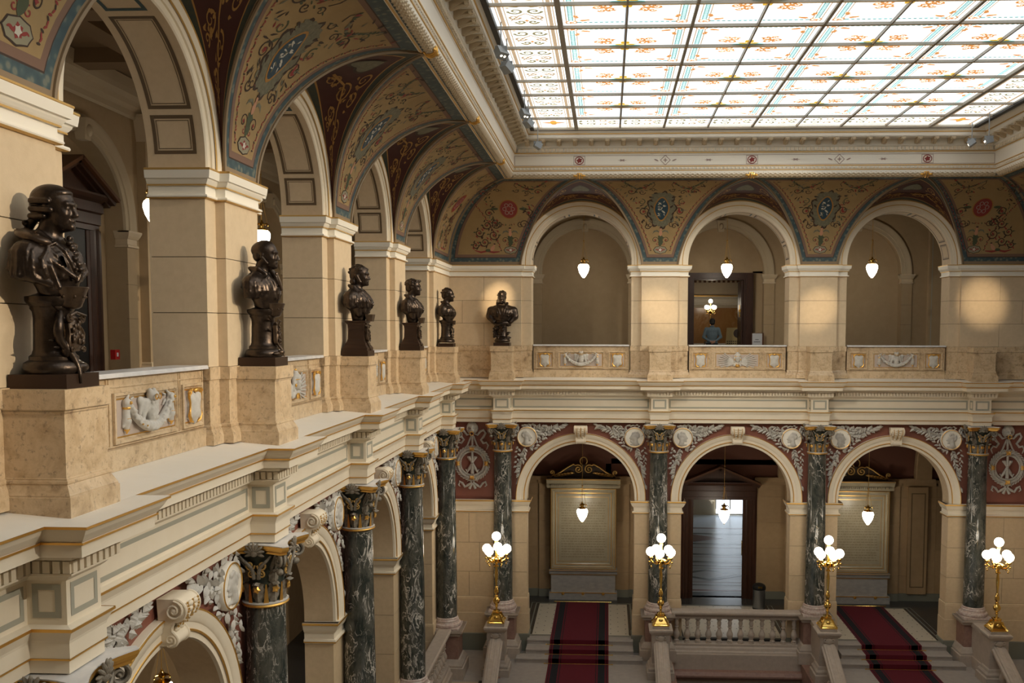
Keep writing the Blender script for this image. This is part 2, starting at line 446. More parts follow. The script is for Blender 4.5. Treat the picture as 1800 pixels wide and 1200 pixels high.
# ================================================================== THE BUILDING
# ---- main entablature and ledge, one moulding that runs round left, far and right walls
def ent_path():
    p = [(XL-.35, 1.0)]
    for c in [2.987]+LEFT_C:
        p += [(XL-.35, c-.73), (XL, c-.73), (XL, c+.73), (XL-.35, c+.73)]
    p += [(XL-.35, YF+.35)]
    for c in FAR_C:
        p += [(c-.73, YF+.35), (c-.73, YF), (c+.73, YF), (c+.73, YF+.35)]
    p += [(XR+.35, YF+.35)]
    for c in LEFT_C[::-1]:
        p += [(XR+.35, c+.73), (XR, c+.73), (XR, c-.73), (XR+.35, c-.73)]
    p += [(XR+.35, 1.0)]
    return p
EP = ent_path()
mb = MB()
prof = [(.02, -1.612), (.045, -1.66), (.075, -1.70), (.098, -1.733), (.098, -1.752), (.11, -1.752), (.11, -1.862), (.30, -1.866), (.30, -1.90), (.325, -1.94), (.37, -1.945),
        (.37, -2.056), (.335, -2.058), (.335, -2.075), (.40, -2.10), (.43, -2.13), (.46, -2.15), (.46, -2.535), (.385, -2.55), (.385, -2.575), (.40, -2.61), (.425, -2.665), (.43, -2.69), (.43, -2.822), (.446, -2.836), (.446, -2.957), (.80, -2.957)]
mb.sweep(EP, prof)
trim1 = struct(obj('trim_1', mb, mats='cream'))
tag_l = lambda o, l: o.__setitem__('label', l)
tag_l(trim1, 'cream painted entablature with gilded edges running round the hall below the balustrade')
mb = MB()
mb.sweep(EP, [(0, -1.585), (0, -1.607), (.02, -1.612)])
mb.sweep(EP, [(.085, -1.733), (.085, -1.752), (.11, -1.756)])
mb.sweep(EP, [(.372, -2.549), (.372, -2.576), (.386, -2.580)])
mb.sweep(EP, [(.424, -2.822), (.424, -2.838), (.447, -2.842)])
obj('gilding', mb, trim1, mats='gold')
# white ledge: flat in front of the pedestals, gently rising to the balustrade
mb = MB()
def quad(mb, a, b, c, d, m=0): mb.add([a, b, c, d], [(0, 1, 2, 3)], m)
z0, z1 = -1.584, -1.505
quad(mb, (XL-.35, 1, z0), (XL-.35, YF+.35, z0), (XL-1.3, YF+1.3, z1), (XL-1.3, 1, z1))
quad(mb, (XL-.35, YF+.35, z0), (XR+.35, YF+.35, z0), (XR+1.3, YF+1.3, z1), (XL-1.3, YF+1.3, z1))
quad(mb, (XR+.35, YF+.35, z0), (XR+.35, 1, z0), (XR+1.3, 1, z1), (XR+1.3, YF+1.3, z1))
for c in [2.987]+LEFT_C:
    quad(mb, (XL, c-.73, z0), (XL, c+.73, z0), (XL-.352, c+.73, z0), (XL-.352, c-.73, z0))
    quad(mb, (XR, c+.73, z0), (XR, c-.73, z0), (XR+.352, c-.73, z0), (XR+.352, c+.73, z0))
for c in FAR_C: quad(mb, (c-.73, YF, z0), (c+.73, YF, z0), (c+.73, YF+.352, z0), (c-.73, YF+.352, z0))
obj('ledge_top', mb, trim1, mats='ledge')
# grey painted frames on the frieze
mb = MB()
def wallS(rot, org, v):
    c, s_ = math.cos(rot), math.sin(rot)
    return lambda x, z: (org[0]+c*x-s_*v, org[1]+s_*x+c*v, z)
fv = .46-.004
def frieze_frames(org, rot, cs, first, last):
    for i, c in enumerate(cs):
        S = wallS(rot, org, fv); frame(mb, S, c-.185, c+.185, -2.45, -2.205, .052)
        for sd in (-1, 1):                      # returns of the projecting block
            def S2(x, z, sd=sd, c=c): return wallS(rot, org, .46+x)(c+sd*.274, z)
            frame(mb, S2, .075, .275, -2.45, -2.205, .052)
    edges = [(cs[i]+.27, cs[i+1]-.27) for i in range(len(cs)-1)]
    if first is not None: edges = [(first, cs[0]-.27)]+edges
    if last is not None: edges.append((cs[-1]+.27, last))
    for a, b in edges:
        S = wallS(rot, org, .81-.004); frame(mb, S, a+.075, b-.075, -2.465, -2.215, .052)
frieze_frames((XL, 0), ROT_L, LEFT_C, 3.3, YF+.81)
frieze_frames((0, YF), ROT_F, FAR_C, XL-.81, XR+.81)
obj('frieze_frame', mb, trim1, mats='grey_line')
# dentils: pieces one can pick apart near the camera, one joined run further off
dent = MB().box(-.031, .031, 0, .05, -2.052, -1.95).mesh('dentil', 'cream')
far_d = MB(); nd = 0
for i in range(len(EP)-1):
    a, b = Vector(EP[i]), Vector(EP[i+1]); d = (b-a); L = d.length
    if L < .1: continue
    d /= L; n = Vector((-d.y, d.x))
    # offset line at depth .33 (mitres: shorten/lengthen ends)
    def turn(j):
        if j <= 0 or j >= len(EP)-1: return 0
        p, q, r = Vector(EP[j-1]), Vector(EP[j]), Vector(EP[j+1]); e1 = (q-p).normalized(); e2 = (r-q).normalized(); return e1.x*e2.y-e1.y*e2.x
    s0 = .33*turn(i) ; s1 = L-.33*turn(i+1)
    if s1-s0 < .06: continue
    cnt = max(1, int(round((s1-s0)/.095))); st = (s1-s0)/cnt
    for k in range(cnt):
        p = a+d*(s0+(k+.5)*st)+n*.325; rot = math.atan2(d.y, d.x)
        if p.x < -3 and 6.2 < p.y < 19.5:
            obj('dentil', dent, trim1, (p.x, p.y, 0), rot); nd += 1
        elif p.x < 12.2 and p.y > 6:
            o0 = len(far_d.v); far_d.box(-.031, .031, 0, .05, -2.052, -1.95)
            far_d.xf(Matrix.Translation((p.x, p.y, 0)) @ Matrix.Rotation(rot, 4, 'Z'), o0)
stuff(obj('dentil_run', far_d, trim1, mats='cream'))

# ---- upper piers
CORE, PIL, VC, VP, VB = .90, .58, 1.06, .93, 1.80
def pier_poly(lo=None, hi=None, e=0.):
    a = [(-CORE-e, VB), (-CORE-e, VC-e), (-PIL-e, VC-e), (-PIL-e, VP-e)] if lo is None else [(lo, VB), (lo, VP-e)]
    b = [(PIL+e, VP-e), (PIL+e, VC-e), (CORE+e, VC-e), (CORE+e, VB)] if hi is None else [(hi, VP-e), (hi, VB)]
    return a+b
def vis_path(lo, hi):                      # the visible faces, solid on the left when walking +x
    p = pier_poly(lo, hi); return p
IMP = [(-.118, 2.066), (-.118, 2.04), (-.112, 1.985), (-.105, 1.94), (-.075, 1.935), (-.07, 1.915), (-.05, 1.885), (-.035, 1.868), (-.035, 1.855), (-.015, 1.85), (-.015, 1.745), (-.05, 1.735), (-.058, 1.715), (-.05, 1.70), (0, 1.69)]
DADO = [(-.03, -.50), (-.03, -.665), (-.012, -.67), (-.01, -.70), (-.01, -1.26), (-.03, -1.275), (-.035, -1.30), (-.03, -1.315), (-.06, -1.36), (-.078, -1.40), (-.085, -1.42), (-.085, -1.52)]
COURSES = [(-.50, .215), (.215, .94), (.94, 1.70)]
pier_cache = {}
def upper_pier(loc, rot, lo, hi, label, splits=None):
    t = thing('pier', label, 'pier', loc, rot, 'piers of the upper arcade')
    key = (lo, hi)
    if key not in pier_cache:
        d = {}
        d['core'] = MB().extr([(x+(.012 if x < 0 else -.012) if abs(x) > 0 else x, y+.012 if y < 1.7 else y-.012) for x, y in pier_poly(lo, hi)], -.5, 2.07).mesh('joint_core', 'joint')
        bl = []
        for ci, (za, zb) in enumerate(COURSES):
            xs = []
            if lo is not None: xs = [(-1.32 if ci == 1 else -.62) if lo < -1.5 else -.58]
            if hi is not None: xs = [(1.32 if ci == 1 else .62)] if hi < 1.9 else [.58, 1.4 if ci == 1 else 1.75]
            pl = pier_poly(lo, hi)
            xs = [-9]+sorted(xs)+[9]
            for q in range(len(xs)-1):
                xa, xb = xs[q], xs[q+1]
                # clip the plan polygon to xa..xb
                pts = []
                for i in range(len(pl)):
                    A, B = pl[i], pl[(i+1) % len(pl)]
                    def inside(P): return xa <= P[0] <= xb
                    if inside(A): pts.append(A)
                    for xc in (xa, xb) if A[0] < B[0] else (xb, xa):
                        if (A[0]-xc)*(B[0]-xc) < 0:
                            tt = (xc-A[0])/(B[0]-A[0]); pts.append((xc, A[1]+tt*(B[1]-A[1])))
                g = .005
                pts = [(min(max(x, xa+g), xb-g), y) for x, y in pts]
                bl.append(MB().extr(pts, za+g, zb-g).mesh('stone_block', 'sandstone'))
        d['blocks'] = bl
        p = vis_path(lo, hi)
        d['impost'] = MB().sweep(p, IMP).extr(p, 2.03, 2.05).mesh('impost', 'white_cream')
        g = MB()
        g.sweep(p, [(-.119, 2.066), (-.124, 2.062), (-.124, 2.045), (-.117, 2.04)]); g.extr([(x, y) for x, y in pier_poly(lo, hi, .117)], 2.055, 2.068)
        g.sweep(p, [(-.036, 1.872), (-.042, 1.865), (-.042, 1.852), (-.034, 1.85)])
        g.sweep(p, [(-.05, 1.708), (-.052, 1.70), (-.03, 1.69), (0, 1.688)])
        d['gild'] = g.mesh('gilding', 'gold_old')
        d['dado'] = MB().sweep(p, DADO).extr(pier_poly(lo, hi, .029), -.505, -.499).mesh('dado', 'marble_yellow')
        pier_cache[key] = d
    d = pier_cache[key]
    obj('joint_core', d['core'], t)
    for b in d['blocks']: obj('stone_block', b, t)
    i = obj('impost', d['impost'], t); obj('gilding', d['gild'], i); obj('dado', d['dado'], t)
    return t
for k, c in enumerate([2.987]+LEFT_C):
    hi = YF+VP-c if k == 5 else None
    nm = ['pier of the left upper arcade just outside the frame beside the camera', 'pier behind the nearest bronze bust at the left edge', 'pier behind the second bust of the left row', 'pier behind the third bust of the left row', 'pier behind the fourth bust of the left row', 'left wall pier beside the room corner, behind the fifth bust'][k]
    upper_pier(at_left(c), ROT_L, None, hi, nm)
for k, c in enumerate(FAR_C):
    lo = XL-VP-c if k == 0 else None; hi = XR+VP-c if k == 3 else None
    nm = ['wide far wall pier behind the front facing bust', 'far wall pier between the blank arch and the doorway arch', 'far wall pier right of the doorway arch', 'wide far wall pier at the right corner with a pool of light'][k]
    upper_pier(at_far(c), ROT_F, lo, hi, nm)

# ---- upper arches
def arch_rows(zc, zs, prof, n):
    rows = [[(r, y, zs) for r, y in prof]]
    for i in range(n+1):
        a = PI*i/n; rows.append([(r*math.cos(a), y, zc+r*math.sin(a)) for r, y in prof])
    rows.append([(-r, y, zs) for r, y in prof])
    return rows
def arch_plate(mb, half, zs, zc, r, zt, y, m=0, n=32, flip=False):
    A = [(r, zs)]; B = [(half, zs)]
    for i in range(n+1):
        a = PI*i/n; ca, sa = math.cos(a), math.sin(a); A.append((r*ca, zc+r*sa))
        tt = min(half/abs(ca) if abs(ca) > 1e-6 else 1e9, (zt-zc)/sa if sa > 1e-6 else 1e9); B.append((tt*ca, zc+tt*sa))
        # keep the rectangle corners
    A.append((-r, zs)); B.append((-half, zs))
    mb.grid([[(a[0], y, a[1]), (b[0], y, b[1])] for a, b in zip(A, B)], m, False)
    ac = math.atan2(zt-zc, half)
    for sgn in (1, -1):
        i = int(ac/PI*n); a0, a1 = PI*i/n, PI*(i+1)/n
        def hit(a):
            ca, sa = math.cos(a), math.sin(a); t_ = min(half/abs(ca), (zt-zc)/sa if sa > 1e-6 else 1e9); return (sgn*t_*ca, y, zc+t_*sa)
        mb.add([hit(a0), (sgn*half, y, zt), hit(a1)], [(0, 1, 2)], m)
UZC, UZS, URI, URO = 2.14, 2.066, 1.60, 1.93
mb = MB()
pf = [(URI, 1.04), (1.615, 1.02), (1.70, 1.02), (1.705, .995), (1.78, .99), (1.80, .97), (1.835, .965), (1.87, .955), (1.92, .95), (1.93, .97), (1.93, 1.08)]
mb.grid(arch_rows(UZC, UZS, pf, 40), 0, True)
me_archi = mb.mesh('archivolt', 'cream')
mb = MB()
for rr, yy, w_ in ((1.79, .968, .014), (1.925, .945, .012)):
    mb.grid(arch_rows(UZC, UZS, [(rr-w_, yy+.006), (rr-w_/2, yy-.004), (rr+w_/2, yy-.004), (rr+w_, yy+.006)], 40), 0, True)
me_archg = mb.mesh('gilding', 'gold_old')
me_soff = MB().grid(arch_rows(UZC, UZS, [(URI, VB), (URI, 1.04)], 40), 0, True).mesh('soffit', 'sandstone')
mb = MB()
def soffS(q, d):    # q = angle*radius along the soffit, d = depth into the wall
    a = q/URI; return ((URI-.004)*math.cos(a), d, UZC+(URI-.004)*math.sin(a))
for sgn in (0, 1):
    fl = (lambda q: q) if not sgn else (lambda q: PI*URI-q)
    S = lambda q, d, fl=fl: soffS(fl(q), d)
    frame(mb, S, .14, .58, 1.17, 1.68, .045, 0, 4); frame(mb, S, .185, .535, 1.215, 1.635, .01, 0, 4)
    frame(mb, S, .70, 1.95, 1.17, 1.68, .045, 0, 14); frame(mb, S, .745, 1.905, 1.215, 1.635, .01, 0, 14)
frame(mb, soffS, 2.1, PI*URI-2.1, 1.2, 1.65, .05, 1, 8)
me_sfr = mb.mesh('painted_frame', ['brown_line', 'teal_line'])
mb = MB(); arch_plate(mb, 2.5, 2.0, UZC, URI, 5.1, VB)
me_back = mb.mesh('spandrel_wall', 'gallery_wall')
def upper_arch(loc, rot, label):
    t = thing('arch', label, 'arch', loc, rot, 'arches of the upper arcade')
    a = obj('archivolt', me_archi, t); obj('gilding', me_archg, a); s_ = obj('soffit', me_soff, t); obj('painted_frame', me_sfr, s_); obj('spandrel_wall', me_back, t)
    return t
for k in range(5):
    c = 5.487+5*k
    upper_arch(at_left(c), ROT_L, ['arch of the upper left arcade ending at the left picture edge', 'large left arch between the first and second busts', 'left arch between the second and third busts', 'left arch between the third and fourth busts', 'left arch nearest the room corner, between fourth and fifth busts'][k])
for k in range(3):
    upper_arch(at_far(-.85+5*k), ROT_F, ['far wall arch over a blank grey brown wall, nearest the frontal bust', 'far wall arch framing the doorway with the standing man', 'rightmost arch of the far upper arcade'][k])
for k in range(5): upper_arch((XR, 5.487+5*k, 0), ROT_R, '%s arch of the right upper arcade counted from the camera side' % ORD[k])

# ---- vault: cove panels over the piers, lunettes over the arches
CA, CB, TH1, UG = 2.23, 2.42, 1.52, 1.93
def cove(th): return VP-CA*(1-math.cos(th)), 2.07+CB*math.sin(th)
def ugro(th): return UG*(1-(min(th, TH1)/TH1)**1.45)
TT = np.linspace(0, TH1, 400); PP = np.array([cove(t) for t in TT]); QQ = np.concatenate([[0], np.cumsum(np.hypot(*np.diff(PP, axis=0).T))]); QT = QQ[-1]
def th_of(q): return float(np.interp(q, QQ, TT))
def coveS(eps):
    def S(x, q):
        th = th_of(min(max(q, 0), QT)); v, z = cove(th); nv, nz = -math.cos(th)*CB, -math.sin(th)*CA   # towards the hall / down
        n = math.hypot(nv, nz); return (x, v+nv/n*eps, z+nz/n*eps)
    return S
PANEL_M = ['rib', 'panel_blue', 'paint_dark', 'panel_mauve', 'panel_yellow']
def panel_mesh(xl, xr):
    off = [0, .055, .17, .185, .27]; S = coveS(0)
    qs = [0, .10, .22, .24, .33]+[.33+(QT-.33-.42)*i/14 for i in range(1, 15)]+[QT-.34, QT-.32, QT-.12, QT]
    rb = [0, 1, 2, 3]+[4]*14+[3, 2, 1, 1]
    rows = []
    for q in qs:
        th = th_of(q); a, b = xl(th), xr(th); w_ = b-a; sc = min(1, w_*.46/.27)
        xs = [a+o*sc for o in off]+[a+.27*sc+(w_-.54*sc)*i/6 for i in range(1, 6)]+[b-o*sc for o in off[::-1]]
        rows.append([S(x, q) for x in xs])
    cb = [0, 1, 2, 3]+[4]*6+[3, 2, 1, 0]
    mb = MB(); mb.grid(rows, lambda i, j: min(rb[i], cb[j]) if rb[i] > 0 else 0, True)
    return mb
ORN_M = ['paint_olive', 'paint_blue', 'paint_white', 'paint_red', 'paint_green', 'paint_flesh', 'paint_gold', 'paint_dark', 'paint_rose', 'paint_cart']
def mir(fn):
    for s_ in (1, -1): fn(s_)
def panel_ornament(plain, side=0):
    mb = MB(); S = coveS(.006); S2 = coveS(.009); S3 = coveS(.012)
    if side:
        # reclining figure in rinceaux filling the wider half of a corner panel
        for cx, cq, r, a0, tn in ((.52, .95, .17, PI, 1.6), (.82, .72, .15, 0, -1.6), (.98, 1.02, .14, PI, 1.5), (.72, 1.28, .15, 0, -1.5), (1.12, .62, .11, PI, 1.4), (.45, 1.36, .10, 0, 1.3)):
            ribbon(mb, S, [(side*x, q) for x, q in spiral((cx, cq), r, a0, tn)], [.034*(1-.5*i/22) for i in range(23)], 7); blob(mb, S2, (side*cx, cq), .035, .035, 0, 3, 10, .3, 5)
            for i in range(6): a = a0+i*1.1; blob(mb, S, (side*(cx+r*1.05*math.cos(a)), cq+r*1.05*math.sin(a)), .05, .022, a, (4, 7, 3)[i % 3], 7, .25, 3)
        ribbon(mb, S, [(side*x, q) for x, q in ((.35, .42), (.55, .40), (.75, .44), (.95, .40), (1.15, .46))], [.03, .06, .05, .06, .02], 3)
        blob(mb, S2, (side*.58, .52), .06, .10, side*.6, 5); blob(mb, S2, (side*.52, .63), .034, .038, 0, 5); blob(mb, S2, (side*.72, .46), .09, .045, 0, 4); blob(mb, S3, (side*.51, .665), .036, .02, 0, 7)
    # little cartouche with a flower at the foot
    blob(mb, S, (0, .47), .215, .125, 0, 7, 24, .06, 8); blob(mb, S2, (0, .47), .195, .108, 0, 9, 24, .06, 8)
    blob(mb, S3, (0, .47), .045, .045, 0, 2, 15, .3, 5); blob(mb, coveS(.010), (0, .47), .065, .065, .6, 3, 15, .2, 5)
    mir(lambda s_: (blob(mb, S3, (s_*.09, .47), .05, .018, s_*.4, 3), blob(mb, S3, (s_*.13, .48), .03, .012, -s_*.4, 3)))
    # winged figure above it: tail, body, wings, scrolls
    blob(mb, S, (0, .72), .075, .13, 0, 4, 10, .15, 3); blob(mb, S, (0, .86), .09, .08, 0, 4, 10, .2, 5)
    blob(mb, S2, (0, 1.0), .052, .10, 0, 5); blob(mb, S2, (0, 1.13), .034, .042, 0, 5); blob(mb, S3, (0, 1.18), .04, .025, 0, 7)
    mir(lambda s_: (ribbon(mb, S, [(s_*.04, 1.03), (s_*.12, 1.08), (s_*.2, 1.06), (s_*.25, .99)], [.03, .06, .05, .01], 0),
                    ribbon(mb, S, spiral((s_*.17, .78), .11, PI/2+s_*PI/2, -s_*1.2), .016, 7), ribbon(mb, S, spiral((s_*.10, .66), .06, PI/2, s_*1.1), .016, 3),
                    blob(mb, S, (s_*.17, .78), .03, .03, 0, 3, 8, .3, 4)))
    def sc(c, r, a0, t, m, w_=.03): ribbon(mb, S, spiral(c, r, a0, t), [w_*(1-.5*i/22) for i in range(23)], m)
    q0 = 1.85
    if not plain:
        # big olive cartouche with a blue field and white trophy
        blob(mb, coveS(.004), (0, q0), .44, .665, 0, 7, 48, .12, 9)
        blob(mb, S, (0, q0), .40, .62, 0, 0, 40, .10, 9); blob(mb, S, (0, q0+.50), .34, .13, 0, 0, 20, .15, 7); blob(mb, S, (0, q0-.48), .26, .14, 0, 0, 20, .15, 7)
        blob(mb, S2, (0, q0), .235, .44, 0, 6, 24, .05, 4); blob(mb, S3, (0, q0), .195, .39, 0, 1, 24, .05, 4)
        S4 = coveS(.015)
        for i in range(22):
            an = R_.uniform(0, PI*2); blob(mb, S4, (.09*math.cos(an), q0-.28+.026*i), R_.uniform(.03, .06), R_.uniform(.012, .024), R_.uniform(-1.5, 1.5), 2 if i % 4 else 0, 8, .25, 3)
        mir(lambda s_: (sc((s_*.55, q0-.12), .16, PI/2+s_*PI/2, -s_*1.5, 7), sc((s_*.42, q0-.62), .10, 0, s_*1.3, 7), blob(mb, S, (s_*.55, q0-.12), .045, .045, 0, 3, 10, .3, 5),
                        sc((s_*.62, q0+.25), .12, PI/2, s_*1.2, 4)))
    else:
        blob(mb, S, (0, q0), .30, .36, 0, 6, 28); blob(mb, S2, (0, q0), .27, .33, 0, 3, 28); 
        for i in range(6):
            a = i*PI/3; blob(mb, S3, (.13*math.cos(a), q0+.16*math.sin(a)), .065, .075, 0, 8, 10)
            blob(mb, coveS(.014), (.13*math.cos(a), q0+.16*math.sin(a)), .045, .055, 0, 3, 10)
        mir(lambda s_: (blob(mb, S, (s_*.45, q0), .12, .05, 0, 4), sc((s_*.62, q0-.15), .16, PI/2+s_*PI/2, -s_*1.5, 7), sc((s_*.45, q0-.55), .15, 0, s_*1.4, 7), blob(mb, S, (s_*.62, q0-.15), .05, .05, 0, 3, 10, .3, 5)))
    # garland swags below the cornice
    def swag(s_):
        x0, x1 = s_*.30, s_*1.25; y0 = 3.05; 
        for i in range(26):
            t = i/25; x = x0+(x1-x0)*t; y = y0-.42*math.sin(PI*t)*(1 if t < .6 else .9)+.12*t
            blob(mb, S, (x, y), R_.uniform(.035, .06), R_.uniform(.022, .038), R_.uniform(0, PI), R_.choice([4, 4, 7, 3, 0]), 7, .25, 3)
        ribbon(mb, S, [(x0, y0), (x0-s_*.05, y0-.15), (x0+s_*.02, y0-.3)], .02, 7)
        sc((s_*.95, 2.55), .13, 0, s_*1.3, 7); sc((s_*1.15, 2.85), .10, PI, -s_*1.2, 4); blob(mb, S, (s_*.95, 2.55), .04, .04, 0, 3, 8, .3, 4)
        for i in range(5): blob(mb, S, (s_*(.2+.15*i), 2.62+.03*math.sin(i*2)), .05, .014, s_*.4, 4)
    mir(swag)
    # fine vine along both sides of the field, and sprigs scattered over it
    def vine(s_):
        for i in range(64):
            q = .45+(QT-.95)*i/63; th = th_of(q); x = s_*max(2.5-ugro(th)-.36, .16)
            if abs(x) > 1.55 and plain: continue
            blob(mb, S, (x+.014*math.sin(i*1.7), q), .032, .014, i*.9, 3 if i % 3 else 7, 6)
        for i in range(46):
            q = R_.uniform(1.25, 3.2); h_ = max(2.5-ugro(th_of(q))-.45, .2); x = s_*R_.uniform(.35, 1)*h_
            if abs(x) < .45 and abs(q-q0) < .6: continue
            if plain and abs(x) > .95: continue
            blob(mb, S, (x, q), R_.uniform(.04, .09), R_.uniform(.012, .026), R_.uniform(0, 3), R_.choice([7, 4, 3, 7, 0]), 7, .2, 3)
        for c, r, a0, t_ in ((.34, 1.28, PI/2, 1.2), (.62, 2.5, 0, 1.3), (.30, 2.62, PI, 1.1)): ribbon(mb, S, spiral((s_*c, r), .10, a0, s_*t_), [.026*(1-.5*i/22) for i in range(23)], 7)
        if not plain:
            for i in range(10): a = -1.3+.29*i; blob(mb, S2, (s_*(.33+.03*math.cos(i*2)), q0+.45*math.sin(a)), .07, .03, s_*(.9-a*.4), 7 if i % 2 else 0, 8, .25, 3)
    mir(vine)
    for i in range(8): blob(mb, S, (R_.uniform(-.25, .25), 1.28+.03*R_.random()), .03, .012, R_.uniform(0, 3), R_.choice([3, 4, 7]))
    return mb
orn_a = panel_ornament(False).mesh('painted_ornament', ORN_M); orn_b = {q: panel_ornament(True, q).mesh('painted_ornament', ORN_M) for q in (1, -1)}
std = lambda th: 2.5-ugro(th)
me_panel = panel_mesh(lambda th: -std(th), std).mesh('cove_panel', PANEL_M)
ceil = struct(obj('ceiling', None)); tag_l(ceil, 'painted coved vault with lunettes between the arcades and the glass ceiling')
def cove_panel(loc, rot, me, orn, dx=0):
    p = obj('cove_panel', me, ceil, loc, rot); obj('painted_ornament', orn, p, (dx, 0, 0))
for k, c in enumerate([2.987]+LEFT_C[:4]): cove_panel(at_left(c), ROT_L, me_panel, orn_a)
c4 = LEFT_C[4]
corner_far = lambda base, sg: (lambda th: sg*(base-cove(th)[0]*-1))
me = panel_mesh(lambda th: -std(th), lambda th: (YF-c4)+cove(th)[0]).mesh('cove_panel', PANEL_M)
cove_panel(at_left(c4), ROT_L, me, orn_b[1], .1)
me = panel_mesh(lambda th: (XL-FAR_C[0])-cove(th)[0], std).mesh('cove_panel', PANEL_M)
cove_panel(at_far(FAR_C[0]), 0, me, orn_b[-1], .25)
for c in FAR_C[1:3]: cove_panel(at_far(c), 0, me_panel, orn_a)
me = panel_mesh(lambda th: -std(th), lambda th: (XR-FAR_C[3])+cove(th)[0]).mesh('cove_panel', PANEL_M)
cove_panel(at_far(FAR_C[3]), 0, me, orn_b[1], -.25)
me = panel_mesh(lambda th: -(YF-c4)-cove(th)[0], std).mesh('cove_panel', PANEL_M)
cove_panel((XR, c4, 0), ROT_R, me, orn_b[-1], -.1)
for c in LEFT_C[:4]: cove_panel((XR, c, 0), ROT_R, me_panel, orn_a)

def lunette():
    n = 44; rows = []; W = [0, .04, .13, .15, .3, .5, .7, .83, .85, .95, 1]
    for i in range(n+1):
        ph = PI*i/n; wx = 1.935*math.cos(ph); wz = UZC+1.935*math.sin(ph)
        th = TH1*(1-abs(math.cos(ph)))**(1/1.45); g = math.copysign(ugro(th), wx); v, z = cove(th)
        A = np.array((wx, .985, wz)); B = np.array((g, v, z)); rows.append([tuple(A+(B-A)*w_) for w_ in W])
    return rows, W
LR, LW = lunette()
LM = ['rib', 'panel_dkgreen', 'paint_gold', 'maroon', 'paint_gold', 'panel_dkgreen', 'rib']
bm = [0, 1, 2, 3, 3, 3, 3, 4, 5, 6]
me_lun = MB().grid(LR, lambda i, j: bm[j], True).mesh('lunette', LM)
def lunS(x, w_):
    ph = PI/2+x; f_ = min(max(ph/PI*44, 0), 43.999); i = int(f_); t = f_-i; j = min(max(int(np.searchsorted(LW, w_))-1, 0), len(LW)-2); s_ = (w_-LW[j])/(LW[j+1]-LW[j])
    P = [np.array(LR[i+a][j+b]) for a in (0, 1) for b in (0, 1)]
    p = (P[0]*(1-s_)+P[1]*s_)*(1-t)+(P[2]*(1-s_)+P[3]*s_)*t
    return (p[0]*.995, p[1]-.004, p[2]-.006)
mb = MB()
def scr(s_):
    for x, w_, r, a, tn in ((.18, .30, .10, 0, 1.4), (.40, .46, .12, PI, -1.5), (.60, .32, .09, 0, 1.4), (.78, .50, .10, PI, -1.4), (.96, .40, .08, 0, 1.3), (.30, .68, .09, 0, 1.4), (.52, .66, .08, PI, -1.3), (1.12, .5, .06, PI, -1.2), (.72, .24, .05, 0, 1.2)):
        ribbon(mb, lunS, [(s_*p[0], p[1]) for p in spiral((x, w_), r, a, tn)], [.022*(1-.6*i/22) for i in range(23)], 0)
        for q in range(5): blob(mb, lunS, (s_*(x+R_.uniform(-.1, .1)), w_+R_.uniform(-.10, .10)), .028, .014, R_.uniform(0, 3), 0, 7, .3, 3)
    ribbon(mb, lunS, [(s_*.05, .3), (s_*.3, .45), (s_*.6, .45), (s_*.9, .48), (s_*1.2, .45)], [.03, .025, .02, .02, .01], 0)
mir(scr)
blob(mb, lunS, (0, .58), .17, .13, 0, 1, 20); blob(mb, lambda a, b: (lunS(a, b)[0], lunS(a, b)[1]-.003, lunS(a, b)[2]-.004), (0, .58), .14, .105, 0, 2, 20)
me_luno = mb.mesh('painted_scrolls', ['paint_gold', 'paint_dark', 'paint_olive'])
mb = MB()
for s_ in (1, -1):
    mb.tube([(s_*ugro(t), cove(t)[0]-.012*math.cos(t), cove(t)[1]-.012) for t in np.linspace(0, TH1*.995, 40)], .026, 6)
me_rib = mb.mesh('groin_rib', 'rib')
def lun(loc, rot):
    l = obj('lunette', me_lun, ceil, loc, rot); obj('painted_scrolls', me_luno, l); obj('groin_rib', me_rib, l)
for k in range(5): lun(at_left(5.487+5*k), ROT_L); lun((XR, 5.487+5*k, 0), ROT_R)
for k in range(3): lun(at_far(-.85+5*k), 0)

# ---- cornice of the glass ceiling
VT = -1.35
CP = [(XL-VT, 1.0), (XL-VT, YF+VT), (XR+VT, YF+VT), (XR+VT, 1.0)]
mb = MB()
mb.sweep(CP, [(.26, 4.47), (.2, 4.475), (.20, 4.535), (0, 4.535), (0, 4.64), (-.02, 4.66), (-.035, 4.70), (-.04, 4.755), (-.045, 4.765), (-.045, 5.095), (-.055, 5.11), (-.065, 5.13), (-.07, 5.16), (-.10, 5.165), (-.10, 5.265), (-.13, 5.29), (-.14, 5.32), (-.14, 5.48), (-.48, 5.48), (-.48, 5.50), (-.50, 5.50), (-.50, 5.60), (-.53, 5.62), (-.55, 5.65), (-.60, 5.70), (-.63, 5.735), (-.63, 5.78)])
trim2 = struct(obj('trim_2', mb, mats='white_cream')); tag_l(trim2, 'white and gold moulded cornice framing the glass ceiling')
mb = MB()
for d, z, w_ in ((-.006, 4.645, .014), (-.046, 4.757, .016), (-.07, 5.14, .016), (-.51, 5.605, .018)):
    mb.sweep(CP, [(d+.01, z-w_), (d-.012, z-w_*.6), (d-.012, z+w_*.6), (d+.01, z+w_)])
mb.sweep(CP, [(.245, 4.47), (.235, 4.455), (.21, 4.47)]); 
obj('gilding', mb, trim2, mats='gold_old')
